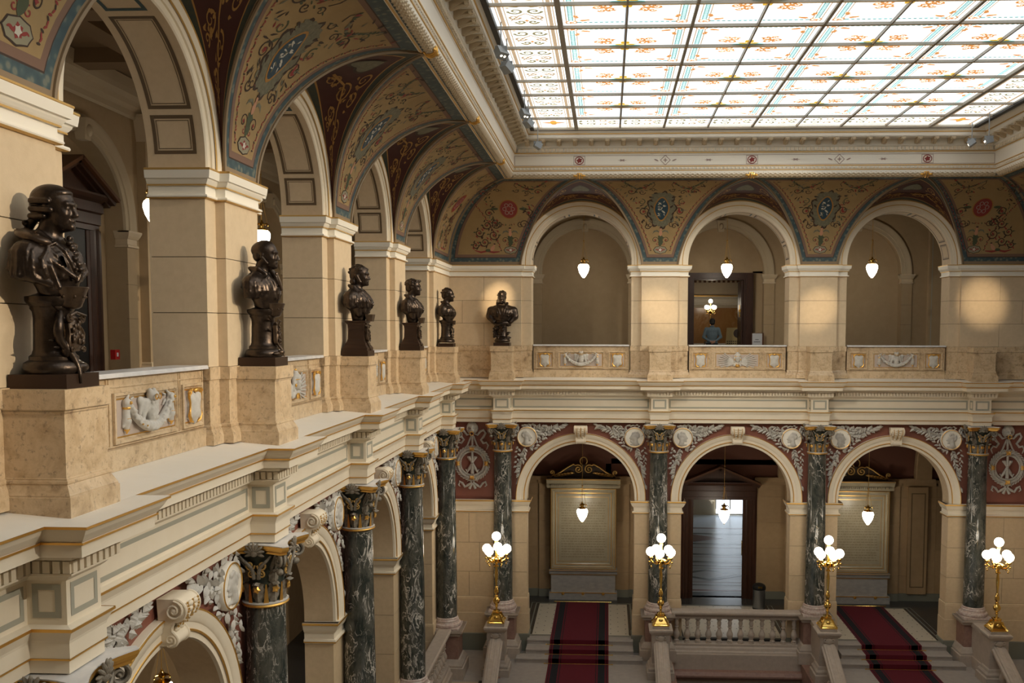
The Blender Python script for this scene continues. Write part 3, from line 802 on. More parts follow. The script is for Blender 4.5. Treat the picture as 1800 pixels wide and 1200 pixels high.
# leafy roll under the fascia
mb = MB()
def roll(p0, p1, n):
    d = (Vector(p1)-Vector(p0)); L = d.length; d /= L; m_ = int(L/.035); rows = []
    nrm = Vector((-d.y, d.x))
    for i in range(m_+1):
        c = Vector(p0)+d*(L*i/m_); row = []
        for j in range(13):
            a = PI*(-.1+1.2*j/12); r = .096*(1+.17*math.cos(2*PI*i/4+(j % 2)*PI)+.05*math.sin(j*2.1))
            q = c+nrm*(.10-r*math.cos(a)); row.append((q.x, q.y, 4.545-r*math.sin(a)))
        rows.append(row)
    mb.grid(rows, 0, True)
roll(CP[0], CP[1], 0); roll(CP[1], CP[2], 0); roll(CP[2], CP[3], 0)
stuff(obj('leaf_roll', mb, trim2, mats='stucco_leaf' if 'stucco_leaf' in MATS else 'cream_dark'))
# gilded clasps on the roll above each arch and at the corners
clasp = MB()
for dx in (-.07, 0, .07):
    clasp.tube([(dx*.7*(1+.5*math.sin(PI*j/8)), .10-.110*math.cos(PI*(-.1+1.2*j/8)), 4.545-.110*math.sin(PI*(-.1+1.2*j/8))) for j in range(9)], .018 if dx else .026, 6)
for dx in (-.12, .12): clasp.ball((dx, .0, 4.50), (.06, .025, .035), 8, 6)
me_clasp = clasp.mesh('gilded_clasp', 'gold')
for k in range(5): obj('gilded_clasp', me_clasp, trim2, (XL-VT-.0, 5.487+5*k, 0), ROT_L)
for k in range(3): obj('gilded_clasp', me_clasp, trim2, (-.85+5*k, YF+VT, 0), 0)
# dentils of this cornice, modillions one by one
dn = MB(); modm = MB()
prof = [(0, 5.34), (.34, 5.45), (.34, 5.475), (0, 5.475)]
def modillion():
    m_ = MB(); n = 12; pts = []
    for i in range(n+1):
        t = i/n; pts.append((-.14-.33*t, 5.475-.115*(1-t)**1.2-.02-.022*math.sin(t*PI*2.2)))
    for i in range(n):
        a, b = pts[i], pts[i+1]; w_ = .062
        v = [(-w_, a[0], 5.478), (w_, a[0], 5.478), (w_, a[0], a[1]), (-w_, a[0], a[1]), (-w_, b[0], 5.478), (w_, b[0], 5.478), (w_, b[0], b[1]), (-w_, b[0], b[1])]
        m_.add(v, [(0, 4, 7, 3), (1, 2, 6, 5), (3, 7, 6, 2)], 0)
    a = pts[-1]; m_.add([(-.062, a[0], 5.478), (.062, a[0], 5.478), (.062, a[0], a[1]), (-.062, a[0], a[1])], [(3, 2, 1, 0)], 0)
    m_.tube([(-.066, -.42, 5.435), (.066, -.42, 5.435)], .032, 10); m_.tube([(-.066, -.20, 5.405), (.066, -.20, 5.405)], .045, 10)
    m_.tube([(0, -.16, 5.345), (0, -.27, 5.385), (0, -.36, 5.41), (0, -.47, 5.425)], [.03, .04, .035, .02], 6)
    return m_.mesh('modillion', 'cream_dark')
me_mod = modillion()
for a, b, rot in ((CP[0], CP[1], ROT_L), (CP[1], CP[2], 0), (CP[2], CP[3], ROT_R)):
    a, b = Vector(a), Vector(b); L = (b-a).length; d = (b-a)/L
    n = int((L-.9)/.45)
    for i in range(n+1):
        p = a+d*(.45+(L-.9)*i/n)
        if rot == 0 or (p.y > 8 if rot > 0 else p.y > 17): obj('modillion', me_mod, trim2, (p.x, p.y, 0), rot)
    n = int((L-.2)/.112)
    for i in range(n+1):
        p = a+d*(.1+(L-.2)*i/n); o0 = len(dn.v); dn.box(-.035, .035, -.135, -.09, 5.175, 5.26)
        dn.xf(Matrix.Translation((p.x, p.y, 0)) @ Matrix.Rotation(rot, 4, 'Z'), o0)
        if i % 1 == 0:
            o0 = len(dn.v); dn.ball((0, -.04, 4.70), (.03, .016, .028), 6, 4, 0); dn.xf(Matrix.Translation((p.x, p.y, 0)) @ Matrix.Rotation(rot, 4, 'Z'), o0)
stuff(obj('dentil_run', dn, trim2, mats='cream'))
# small painted emblems on the upper frieze
mb = MB(); S = lambda x, z: (x, YF+VT-.052, z)
for k in range(4):
    x = -.85+5*k
    if x < 10:
        ribbon(mb, S, [(x+.12*math.cos(q*PI/10), 4.93+.105*math.sin(q*PI/10)) for q in range(21)], .025, 1); blob(mb, S, (x, 4.93), .075, .065, .5, 1, 20, .22, 5); frame(mb, S, x-.16, x+.16, 4.81, 5.05, .012, 0)
    xm = x+2.5
    if xm < 10.5:
        frame(mb, lambda a, b, xm=xm: (xm+(a+b)*.7, YF+VT-.052, 4.93+(a-b)*.7), -.1, .1, -.1, .1, .018, 2); blob(mb, S, (xm, 4.93), .05, .05, 0, 2, 8, .4, 4)
        for s_ in (-1, 1): blob(mb, S, (xm+s_*.26, 4.93), .07, .02, s_*.4, 2); blob(mb, S, (xm+s_*1.25, 4.93), .10, .03, 0, 2, 12, .4, 6)
frame(mb, S, XL-VT+.07, XR+VT-.07, 4.79, 5.07, .012, 2)
obj('frieze_emblems', mb, trim2, mats=['paint_rose', 'paint_red', 'paint_rose'])

# ---- glass ceiling
SX0, SY1, SZ, PW, PD = -2.16, 27.28, 5.775, 1.242, 1.283
sky = struct(obj('window_1', None)); tag_l(sky, 'large daylit painted glass ceiling of rectangular panes')
NC, NR = 10, 20
g = .03
me_pane = MB().box(-PW/2+g, PW/2-g, -PD/2+g, PD/2-g, 0, .012).mesh('pane', 'glass_white')
FS = lambda x, y: (x, y, -.003)
def flipS(sx, sy, e=-.003): return lambda x, y: (sx*x, sy*y, e)
def pane_art(kind):
    mb = MB(); hw, hd = PW/2, PD/2; S = flipS(1, 1); S2 = flipS(1, 1, -.006)
    # art for one quarter of a field: the field's centre is the (-x,-y) corner of the pane
    if kind == 'main':
        for o, w_, m_ in ((.20, .09, 1), (.115, .022, 3), (.285, .022, 3)):
            ribbon(mb, S, [(hw-o, -hd+.05), (hw-o, hd-o)], w_, m_)
        for i in range(16): ribbon(mb, S2, [(hw-.20-.028, -hd+.08+i*.06), (hw-.20+.028, -hd+.08+i*.06)], .022, 5)
        ribbon(mb, S, [(-hw+.05, hd-.20), (hw-.3, hd-.20)], .05, 1)
        for i in range(8): ribbon(mb, S2, [(-hw+.1+i*.1, hd-.20), (-hw+.14+i*.1, hd-.20)], .03, 5)
        blob(mb, S, (hw-.21, hd-.21), .12, .10, 0, 0, 16); blob(mb, S2, (hw-.21, hd-.21), .085, .065, 0, 5, 12); blob(mb, flipS(1, 1, -.009), (hw-.21, hd-.21), .06, .04, 0, 0, 10, .3, 5)
        blob(mb, S, (hw-.46, hd-.32), .12, .045, .3, 0, 12, .3, 5); blob(mb, S, (hw-.30, hd-.52), .05, .09, .3, 0, 12, .3, 5)
        # arabesque round the centre
        for c, r, a, t in (((-hw+.36, -hd+.20), .11, 0, 1.3), ((-hw+.55, -hd+.26), .09, PI, -1.2), ((-hw+.30, -hd+.38), .10, PI/2, -1.3), ((-hw+.46, -hd+.44), .07, 0, 1.2)):
            ribbon(mb, S, spiral(c, r, a, t), [.048*(1-.4*i/22) for i in range(23)], 0)
        for i in range(9): blob(mb, S, (-hw+R_.uniform(.15, .62), -hd+R_.uniform(.1, .48)), R_.uniform(.04, .08), R_.uniform(.022, .035), R_.uniform(0, 3), 0, 8, .3, 4)
        blob(mb, S, (-hw+.11, -hd+.08), .12, .045, .2, 4, 12, .2, 4); blob(mb, S, (-hw+.16, -hd+.03), .16, .03, 0, 1, 10); blob(mb, S, (-hw+.05, -hd+.2), .04, .09, 0, 4, 10)
    else:
        for o, w_, m_ in ((.17, .075, 3), (.10, .02, 3), (.25, .02, 3)):
            for s_ in (1, -1): ribbon(mb, S, [(s_*(hw-o), -hd+.035), (s_*(hw-o), hd-.035)], w_, m_)
        if kind == 'edge':
            for s_ in (1, -1):
                for c, r, a, t, m_ in (((.17, -.22), .15, 0, 1.4, 2), ((.22, .12), .12, PI, -1.4, 3), ((.12, .38), .10, 0, 1.3, 2)):
                    ribbon(mb, S, [(s_*p[0], p[1]) for p in spiral(c, r, a, t)], [.060*(1-.4*i/22) for i in range(23)], m_)
                blob(mb, S, (s_*.14, -.48), .11, .05, s_*.2, 2, 12, .2, 4); ribbon(mb, S, [(s_*.05, .55), (s_*.22, .55), (s_*.22, .5), (s_*.06, .5)], .025, 3)
                ribbon(mb, S, [(0, -.1), (s_*.12, .02), (s_*.3, .3)], .035, 3); blob(mb, S, (s_*.3, -.4), .05, .03, .5, 3, 8, .3, 4)
            blob(mb, S, (0, .3), .05, .05, 0, 0, 8, .3, 4)
        else:
            for s_ in (1, -1): ribbon(mb, S, [(-hw+.2, s_*(hd-.2)), (hw-.2, s_*(hd-.2))], .05, 3)
            blob(mb, S, (0, 0), .20, .20, 0, 0, 24, .35, 4); blob(mb, S2, (0, 0), .11, .11, .4, 4, 16, .3, 4)
            for s_ in (1, -1): blob(mb, S, (s_*.26, 0), .09, .05, 0, 3, 10, .3, 4)
    return mb
GL = ['glass_orange', 'glass_teal', 'glass_olive', 'glass_sand', 'glass_yellow', 'glass_white']
def flipped(mb, sx, sy):
    o = MB(); o.v = [(x*sx, y*sy, z) for x, y, z in mb.v]; o.f = mb.f; o.m = mb.m; o.sm = mb.sm; return o
pm = pane_art('main'); art_main = {(a, b): flipped(pm, a, b).mesh('painted_ornament', GL) for a in (1, -1) for b in (1, -1)}
pe = pane_art('edge'); art_edge = pe.mesh('painted_ornament', GL)
pr_ = MB(); pr_.v = [(y, -x, z) for x, y, z in pe.v]; pr_.f, pr_.m, pr_.sm = pe.f, pe.m, pe.sm; art_edge_f = pr_.mesh('painted_ornament', GL)
art_corner = pane_art('corner').mesh('painted_ornament', GL)
for r in range(NR):
    for c in range(NC):
        x = SX0+PW*(c+.5); y = SY1-PD*(r+.5)
        p = obj('pane', me_pane, sky, (x, y, SZ))
        if y < 13.5: continue
        if c in (0, NC-1): a = art_corner if r == 0 else art_edge
        elif r == 0: a = art_edge_f
        else: a = art_main[(1 if c % 2 == 0 else -1, 1 if r % 2 == 1 else -1)]
        obj('painted_ornament', a, p)
YN = SY1-PD*NR
for c in range(NC+1):
    thick = c in (1, NC-1); wd = .05 if thick else (.03 if c % 2 == 1 else .017)
    x = SX0+PW*c
    b_ = MB().box(-wd, wd, YN, SY1, SZ-.075 if thick else SZ-.05, SZ+.02)
    o = obj('glazing_bar', b_, sky, (x, 0, 0), mats='bar_bronze')
for r in range(NR+1):
    wd = .032 if r % 2 == 1 else .016
    o = obj('glazing_bar', MB().box(SX0, SX0+PW*NC, -wd, wd, SZ-.055, SZ+.02), sky, (0, SY1-PD*r, 0), mats='bar_bronze')
    obj('gilt_strip', MB().box(SX0, SX0+PW*NC, -.012, .012, SZ-.062, SZ-.054), o, mats='gold_old')
e_ = MB(); 
e_.sweep([(SX0-.03, YN), (SX0-.03, SY1+.03), (SX0+PW*NC+.03, SY1+.03), (SX0+PW*NC+.03, YN)], [(-.06, SZ-.04), (-.06, SZ-.10), (.06, SZ-.10), (.06, SZ+.1)])
obj('edge_frame', e_, sky, mats='black')
mb = MB(); mb.box(XL-8, SX0-.05, -1, YF+8, SZ+.02, SZ+.1); mb.box(SX0+PW*NC+.05, XR+8, -1, YF+8, SZ+.02, SZ+.1); mb.box(SX0-.1, SX0+PW*NC+.1, SY1+.05, YF+8, SZ+.02, SZ+.1); mb.box(SX0-.1, SX0+PW*NC+.1, -1, YN-.02, SZ+.02, SZ+.1)
obj('roof_slab', mb, ceil, mats='gallery_wall')
# ================================================================== UPPER BALUSTRADE, PEDESTALS
bal = {}
BF = 1.11                                    # face of the balustrade panels
def make_bal():
    m = MB(); m.extr_x([(BF+.03, -1.27), (BF, -1.27), (BF, -.52), (BF+.35, -.52), (BF+.35, -1.52), (1.08, -1.52), (1.08, -1.29)][::-1], -1.53, 1.53)
    bal['body'] = m.mesh('body', 'marble_yellow')
    bal['coping'] = MB().extr_x([(1.04, -.515), (1.04, -.485), (1.055, -.468), (BF+.40, -.468), (BF+.40, -.515)][::-1], -1.545, 1.545).mesh('coping', 'marble_white')
    def moulding(hx, z0, z1):
        f = MB(); P = [(-hx, z0), (hx, z0), (hx, z1), (-hx, z1)]
        pr = [(0, BF-.004), (.0, BF-.032), (.03, BF-.034), (.045, BF-.012), (.06, BF-.008)]
        rows = []
        for i in range(5):
            x, z = P[i % 4]; sx, sz = (1 if x < 0 else -1), (1 if z == z0 else -1)
            rows.append([(x+sx*d, y, z+sz*d) for d, y in pr])
        f.grid(rows, 0, False)
        return f
    bal['frame_mid'] = moulding(.74, -1.235, -.685).mesh('frame', 'marble_yellow'); bal['frame_side'] = moulding(.29, -1.235, -.685).mesh('frame', 'marble_yellow')
    def gl(hx):
        f = MB(); frame(f, lambda x, z: (x, BF-.014, z), -hx, hx, -1.165, -.755, .014); return f.mesh('gilt_line', 'gold')
    bal['gilt_mid'] = gl(.68); bal['gilt_side'] = gl(.225)
    bal['ground_mid'] = MB().box(-.68, .68, BF-.010, BF, -1.17, -.75).mesh('ground', 'relief_ground'); bal['ground_side'] = MB().box(-.23, .23, BF-.010, BF, -1.17, -.75).mesh('ground', 'relief_ground')
    # thin raised stiles and rails
    s = MB()
    for x in (-1.49, -.81, -.86, .81, .86, 1.49):
        s.box(x-.007, x+.007, BF-.012, BF, -1.25, -.535)
    for z in (-.62, -1.255): s.box(-1.5, 1.5, BF-.012, BF, z-.006, z+.006)
    bal['stile'] = s.mesh('stiles', 'marble_yellow')
    # shield with scrolled gilt edge
    sh = MB(); hf = [(0, .175), (.05, .20), (.10, .185), (.15, .20), (.172, .14), (.145, .06), (.138, -.02), (.155, -.09), (.165, -.14), (.125, -.165), (.07, -.155), (.035, -.19), (0, -.225)]
    out = hf+[(-x, z) for x, z in hf[-2:0:-1]]; out = out[::-1]
    rows = [[(x*sc_, y, -.975+z*sc_) for x, z in out]+[(out[0][0]*sc_, y, -.975+out[0][1]*sc_)] for sc_, y in ((1, BF-.005), (1, BF-.04), (.84, BF-.068), (.4, BF-.088), (.01, BF-.09))]
    sh.grid(rows, 0, True); bal['shield'] = sh.mesh('shield', 'stucco_white')
    g = MB()
    for sx in (-1, 1):
        g.tube([(sx*x, BF-.05, z) for x, z in ((.02, -.765), (.09, -.755), (.15, -.79), (.165, -.85), (.135, -.92), (.145, -1.02), (.165, -1.08), (.12, -1.15), (.06, -1.17))], [.014, .02, .024, .018, .013, .013, .022, .022, .01], 6)
        g.tube([(sx*(.15+p[0]), BF-.06, -.79+p[1]) for p in spiral((0, 0), .045, 0, 1.2, 14)], .012, 5)
    g.ball((0, BF-.07, -.765), (.06, .03, .028), 10, 6); bal['shield_gilt'] = g.mesh('gilt_scrolls', 'gold')
    # owl with swags
    o = Sculpt((-.66, BF-.20, -1.19), (.66, BF+.01, -.66), .011)
    o.e((0, BF-.06, -.93), (.085, .075, .15)); o.e((0, BF-.085, -.755), (.075, .07, .065)); o.e((-.045, BF-.07, -.70), (.022, .03, .035)); o.e((.045, BF-.07, -.70), (.022, .03, .035))
    for s_ in (-1, 1):
        o.c((s_*.10, BF-.04, -.83), (s_*.15, BF-.035, -1.0), .055, .03); o.c((s_*.17, BF-.03, -.80), (s_*.205, BF-.03, -.95), .035, .02); o.e((s_*.19, BF-.03, -.80), (.05, .03, .05))
        pts = [(s_*(.47-.47*t), BF-.045-.02*math.sin(PI*t/2), -.83-.27*math.sin(PI/2*t**.8)) for t in [i/14 for i in range(15)]]
        o.chain(pts, [.03+.03*(i/14) for i in range(15)], .015)
        for i, p in enumerate(pts):
            for q in range(3): o.e((p[0]+R_.uniform(-.03, .03), p[1]-.035-.012*i/14, p[2]+R_.uniform(-.035, .035)), (.022, .018, .022), .008)
        o.e((s_*.52, BF-.05, -.80), (.055, .045, .05)); o.c((s_*.50, BF-.035, -.77), (s_*.44, BF-.03, -.72), .02, .012); o.c((s_*.52, BF-.04, -.83), (s_*.52, BF-.035, -1.0), .035, .05); o.c((s_*.52, BF-.04, -1.0), (s_*.52, BF-.03, -1.11), .05, .025)
        for q in (-1, 1): o.c((s_*.52, BF-.03, -.97), (s_*.52+q*.06, BF-.03, -1.06), .022, .014); o.c((s_*.40, BF-.03, -.80+q*.03), (s_*.34, BF-.03, -.82+q*.07), .016, .01)
    o.e((0, BF-.05, -1.09), (.09, .06, .05))
    for i in range(6):
        for j in range(4): o.e((-.05+.033*j+(i % 2)*.016, BF-.125+.02*abs(j-1.5)*.6, -.83-.035*i), (.018, .016, .022), .006)
    o.D = smax(o.D, o.Y-(BF-.006), .002)
    bal['owl'] = o.mb().mesh('owl_relief', 'stucco_white')
    g = MB()
    for s_ in (-1, 1):
        g.tube([(s_*.038+.03*math.cos(a), BF-.15, -.765+.03*math.sin(a)) for a in [2*PI*i/12 for i in range(12)]], .007, 5, 0, True)
        g.ball((s_*.52, BF-.095, -.80), .02, 8, 6); g.lathe([(.045, 0), (.04, .015), (.05, .03)], 8, (s_*.52, BF-.045, -1.0)); g.lathe([(.004, -.05), (.032, -.01), (.04, .0)], 8, (s_*.52, BF-.04, -1.09)); g.lathe([(.042, 0), (.047, .012), (.042, .024)], 8, (s_*.52, BF-.045, -.87))
    for i in range(7): t = i/6; g.ball((-.3+.6*t, BF-.115, -1.055-.05*math.sin(PI*t)), .011, 6, 4)
    bal['owl_gilt'] = g.mesh('gilt_details', 'gold')
    # helmeted head between palm sprays
    o = Sculpt((-.67, BF-.21, -1.2), (.67, BF+.01, -.64), .011)
    o.e((0, BF-.07, -.90), (.075, .085, .11)); o.e((0, BF-.06, -.80), (.11, .09, .075)); o.e((0, BF-.05, -.72), (.05, .05, .04)); o.c((0, BF-.155, -.89), (0, BF-.168, -.925), .012, .017, .008)
    o.c((-.045, BF-.13, -.875), (.045, BF-.13, -.875), .016); o.e((0, BF-.13, -.985), (.03, .03, .025)); o.c((-.025, BF-.147, -.955), (.025, BF-.147, -.955), .009, .009, .006)
    for s_ in (-1, 1):
        o.c((s_*.085, BF-.06, -.83), (s_*.10, BF-.05, -1.0), .035, .03); o.c((s_*.04, BF-.03, -1.04), (s_*.09, BF-.03, -1.12), .05, .04)
        for i in range(9):
            a = -.55+i*.165; L = .50-.02*abs(i-4); x0, z0_ = s_*.10, -1.06+.012*i
            o.c((x0, BF-.035, z0_), (x0+s_*L*math.cos(a)*1.0, BF-.03, z0_+L*math.sin(a)*.75), .018, .012, .006)
            o.e((x0+s_*L*math.cos(a), BF-.03, z0_+L*math.sin(a)*.75), (.035, .018, .016), .006)
    o.e((0, BF-.04, -1.09), (.07, .05, .06)); o.D = smax(o.D, o.Y-(BF-.006), .002); o.D = smax(o.D, -(o.Z+1.185), .004); o.D = smax(o.D, np.abs(o.X)-.665, .004)
    bal['head'] = o.mb().mesh('helmeted_head_relief', 'stucco_white')
    g = MB(); g.ball((0, BF-.06, -.675), (.02, .02, .025), 8, 6); g.tube([(.115*math.sin(a), BF-.03-.11*math.cos(a), -.84+.015*math.cos(a)) for a in [-1.2+2.4*i/12 for i in range(13)]], .009, 5)
    for s_ in (-1, 1): g.ball((s_*.1, BF-.10, -.93), (.018, .018, .03), 8, 6); g.tube([(s_*.02, BF-.10, -1.07), (s_*.05, BF-.10, -1.10), (s_*.06, BF-.10, -1.15)], .014, 6)
    g.ball((0, BF-.095, -1.13), (.045, .02, .03), 10, 6)
    bal['head_gilt'] = g.mesh('gilt_details', 'gold')
make_bal()
def balustrade(loc, rot, kind, label):
    t = thing('balustrade_panel', label, 'balustrade', loc, rot, 'marble balustrade panels of the upper gallery')
    obj('body', bal['body'], t); obj('coping', bal['coping'], t); obj('stiles', bal['stile'], t)
    f = obj('frame', bal['frame_mid'], t); obj('ground', bal['ground_mid'], f); obj('gilt_line', bal['gilt_mid'], f)
    if kind == 'owl': r = obj('owl_relief', bal['owl'], t); stuff(obj('gilt_details', bal['owl_gilt'], r))
    else: r = obj('helmeted_head_relief', bal['head'], t); stuff(obj('gilt_details', bal['head_gilt'], r))
    for s_ in (-1.17, 1.17):
        f = obj('frame', bal['frame_side'], t, (s_, 0, 0)); obj('ground', bal['ground_side'], f); obj('gilt_line', bal['gilt_side'], f)
        sh = obj('shield', bal['shield'], t, (s_, 0, 0)); obj('gilt_scrolls', bal['shield_gilt'], sh)
for k in range(5):
    balustrade(at_left(5.487+5*k), ROT_L, 'owl' if k % 2 == 1 else 'head', ['marble balustrade left of the nearest bust, out of frame', 'marble balustrade with owl relief between first and second busts', 'marble balustrade with helmeted head, beside the second bust', 'marble balustrade between the third and fourth busts', 'marble balustrade between the fourth and fifth busts'][k])
for k in range(3):
    balustrade(at_far(-.85+5*k), 0, 'head' if k == 1 else 'owl', ['far marble balustrade with owl under the blank arch', 'far marble balustrade with helmeted head under the doorway arch', 'rightmost far marble balustrade with an owl relief'][k])
def ped_mesh():
    hx = .335; y0, y1 = .385, .95; d = {}
    path = [(-hx, y1), (-hx, y0), (hx, y0), (hx, y1)]
    d['cap'] = MB().sweep(path, [(0, -.508), (-.022, -.51), (-.022, -.675), (-.01, -.685), (0, -.69)]).extr([(-hx-.02, y0-.02), (hx+.02, y0-.02), (hx+.02, y1), (-hx-.02, y1)], -.56, -.508).mesh('cap', 'marble_yellow')
    d['die'] = MB().sweep(path, [(-.006, -.69), (-.006, -.70), (.004, -.715), (.004, -1.255), (-.004, -1.26), (-.004, -1.275)]).mesh('die', 'marble_yellow')
    d['base'] = MB().sweep(path, [(-.004, -1.275), (-.016, -1.28), (-.02, -1.30), (-.012, -1.31), (-.03, -1.345), (-.05, -1.385), (-.056, -1.395), (-.056, -1.41), (-.065, -1.415), (-.065, -1.59)]).mesh('base', 'marble_yellow')
    return d
pm_ = ped_mesh()
def pedestal(loc, rot, label):
    t = thing('bust_pedestal', label, 'pedestal', loc, rot, 'marble pedestals standing on the ledge')
    for k in ('cap', 'die', 'base'): obj(k, pm_[k], t)
PL = ['large yellow marble pedestal under the nearest bust', 'yellow marble pedestal under the second bust of the left row', 'yellow marble pedestal under the third bust of the left row', 'yellow marble pedestal under the fourth bust of the left row', 'yellow marble pedestal under the fifth bust near the corner']
for k, c in enumerate(LEFT_C): pedestal(at_left(c), ROT_L, PL[k])
for k, c in enumerate(FAR_C): pedestal(at_far(c), 0, ['marble pedestal under the front facing bust of the far wall', 'empty marble pedestal left of the doorway arch', 'empty marble pedestal right of the doorway arch', 'empty marble pedestal at the right corner of the far wall'][k])

# ================================================================== BRONZE BUSTS (facing +x, origin at plinth bottom)
def head(s, cx, cz, sc=1., jaw=1., tilt=0):
    p = lambda x, y, z: (cx+x*sc, y*sc, cz+z*sc)
    r = lambda *a: tuple(q*sc for q in a)
    s.e(p(-.01, 0, .055), r(.150, .118, .140), .02); s.e(p(.05, 0, -.03), r(.098, .090, .145), .03)
    s.e(p(.075, 0, -.115), r(.066, .068*jaw, .055), .03); s.e(p(.125, 0, -.145), r(.030, .030, .028), .02)
    s.pair('cut', p(.150, .045, .008), r(.036, .030, .024), .012)
    s.c(p(.128, -.062, .036), p(.138, 0, .034), .016*sc, .020*sc, .02); s.c(p(.128, .062, .036), p(.138, 0, .034), .016*sc, .020*sc, .02)
    s.pair('e', p(.122, .045, .004), r(.022, .025, .020), .006)
    s.c(p(.138, 0, .022), p(.170, 0, -.050), .014*sc, .020*sc, .014); s.pair('e', p(.154, .018, -.056), r(.018, .014, .012), .008)
    s.pair('e', p(.098, .058, -.045), r(.036, .030, .036), .03)
    s.c(p(.138, -.030, -.094), p(.138, .030, -.094), .010*sc, .010*sc, .008); s.c(p(.150, 0, -.091), p(.150, 0, -.092), .010*sc, .010*sc, .008)
    s.c(p(.136, -.024, -.112), p(.136, .024, -.112), .011*sc, .011*sc, .008)
    s.pair('e', p(-.010, .112, .0), r(.028, .014, .044), .008)
def torso(s, wide=1., low=.80):
    # chest and coat as one mantle that flows from the collar over the cut arms
    s.e((.035, 0, 1.06), (.19, .24*wide, .215), .03); s.e((-.02, 0, 1.10), (.155, .395*wide, .155), .09)
    s.pair('c', (-.05, .06, 1.28), (-.05, .29*wide, 1.15), .072, .095, k=.07); s.pair('c', (-.05, .33*wide, 1.12), (-.045, .365*wide, 1.0), .095, .075, k=.08)
    s.pair('c', (.03, .17*wide, 1.05), (.055, .12, .86), .13, .10, k=.08)
    s.c((.08, 0, .98), (.09, 0, .85), .155, .12, .06); s.c((.02, 0, .92), (.0, 0, low-.03), .14, .105, .05); s.c((-.03, 0, 1.20), (.025, 0, 1.44), .108, .090, .05)
def shell(s, pts, r, k=.012, lift=.012):
    # lay a strip of cloth on the present surface: walk each point outwards (+x) until it leaves the body
    out = []
    for x, y, z in pts:
        ix = [int(round((v-s.g0[i])/s.h)) for i, v in enumerate((0., y, z))]
        ix = [min(max(q, 0), s.D.shape[i]-1) for i, q in enumerate(ix)]
        col = s.D[:, ix[1], ix[2]]; ins = np.where(col < 0)[0]
        if len(ins) and x is None: X = s.g0[0]+s.h*ins[-1]+lift
        elif x is None: X = .1
        else: X = x
        out.append((X, y, z))
    s.chain(out, r, k)
def lapels(s, k=.008):
    for y in (1, -1):
        shell(s, [(-.12, y*.085, 1.325), (-.02, y*.13, 1.32), (None, y*.125, 1.25), (None, y*.10, 1.17), (None, y*.075, 1.08), (None, y*.045, 1.0), (None, y*.012, .92)], [.026, .030, .024, .020, .018, .016, .012], k)
        shell(s, [(None, y*.135, 1.24), (None, y*.20, 1.20), (None, y*.185, 1.13), (None, y*.13, 1.03), (None, y*.06, .93)], [.012, .016, .014, .014, .010], k, .004)
def folds(s, seed, n=7):
    rr = random.Random(seed)
    for i in range(n):
        y = rr.uniform(.10, .40)*rr.choice((-1, 1)); yb = y*rr.uniform(.78, 1.0)
        shell(s, [(None, y, 1.17-abs(y)*.2), (None, (y+yb)/2, 1.06-abs(y)*.1), (None, yb, .95)], [.012, .020, .026], .02, -.008)
def drape(s, seed, n, x0, x1):
    # folds of the mantle running down over each shoulder, laid on the surface from the side
    rr = random.Random(seed)
    for sy in (-1, 1):
        for i in range(n):
            x = x0+(x1-x0)*i/(n-1)+rr.uniform(-.012, .012); pts = []
            for z in (1.22, 1.15, 1.08, 1.01, .95):
                xx = x*(1+.25*(1.2-z)/.25)+.02*(1.2-z)
                ix = min(max(int(round((xx-s.g0[0])/s.h)), 0), s.D.shape[0]-1); iz = min(max(int(round((z-s.g0[2])/s.h)), 0), s.D.shape[2]-1)
                ins = np.where(s.D[ix, :, iz] < 0)[0]
                if len(ins): pts.append((xx, s.g0[1]+s.h*(ins[0] if sy < 0 else ins[-1])-sy*.004, z))
            if len(pts) > 1: s.chain(pts, [.008+.014*q/(len(pts)-1) for q in range(len(pts))], .012)
def plinth_square(t, h=.122, hx=.255):
    obj('plinth', MB().box(-hx, hx, -hx, hx, 0, h), t, mats='bronze_plinth')
def ped_round(t):
    m = MB().lathe([(.235, .122), (.248, .145), (.25, .175), (.235, .215), (.205, .235), (.195, .24), (.195, .27), (.172, .29), (.160, .33), (.155, .45), (.152, .60), (.158, .655), (.175, .68), (.175, .70), (.205, .735), (.212, .75), (.212, .785), (.18, .79), (.10, .82)], 36)
    obj('pedestal_drum', m, t, mats='bronze')
def ped_square(t):
    m = MB(); p = [(.235, .10), (.235, .16), (.215, .19), (.195, .215), (.195, .235), (.168, .28), (.155, .33), (.150, .52), (.158, .60), (.180, .635), (.195, .645), (.195, .675), (.15, .68)]
    for i in range(len(p)-1):
        a, za = p[i]; b, zb = p[i+1]
        v = [(-a, -a, za), (a, -a, za), (a, a, za), (-a, a, za), (-b, -b, zb), (b, -b, zb), (b, b, zb), (-b, b, zb)]
        m.add(v, [(0, 1, 5, 4), (1, 2, 6, 5), (2, 3, 7, 6), (3, 0, 4, 7)])
    a, za = p[-1]; m.add([(-a, -a, za), (a, -a, za), (a, a, za), (-a, a, za)], [(0, 1, 2, 3)])
    obj('pedestal_block', m, t, mats='bronze_plinth')
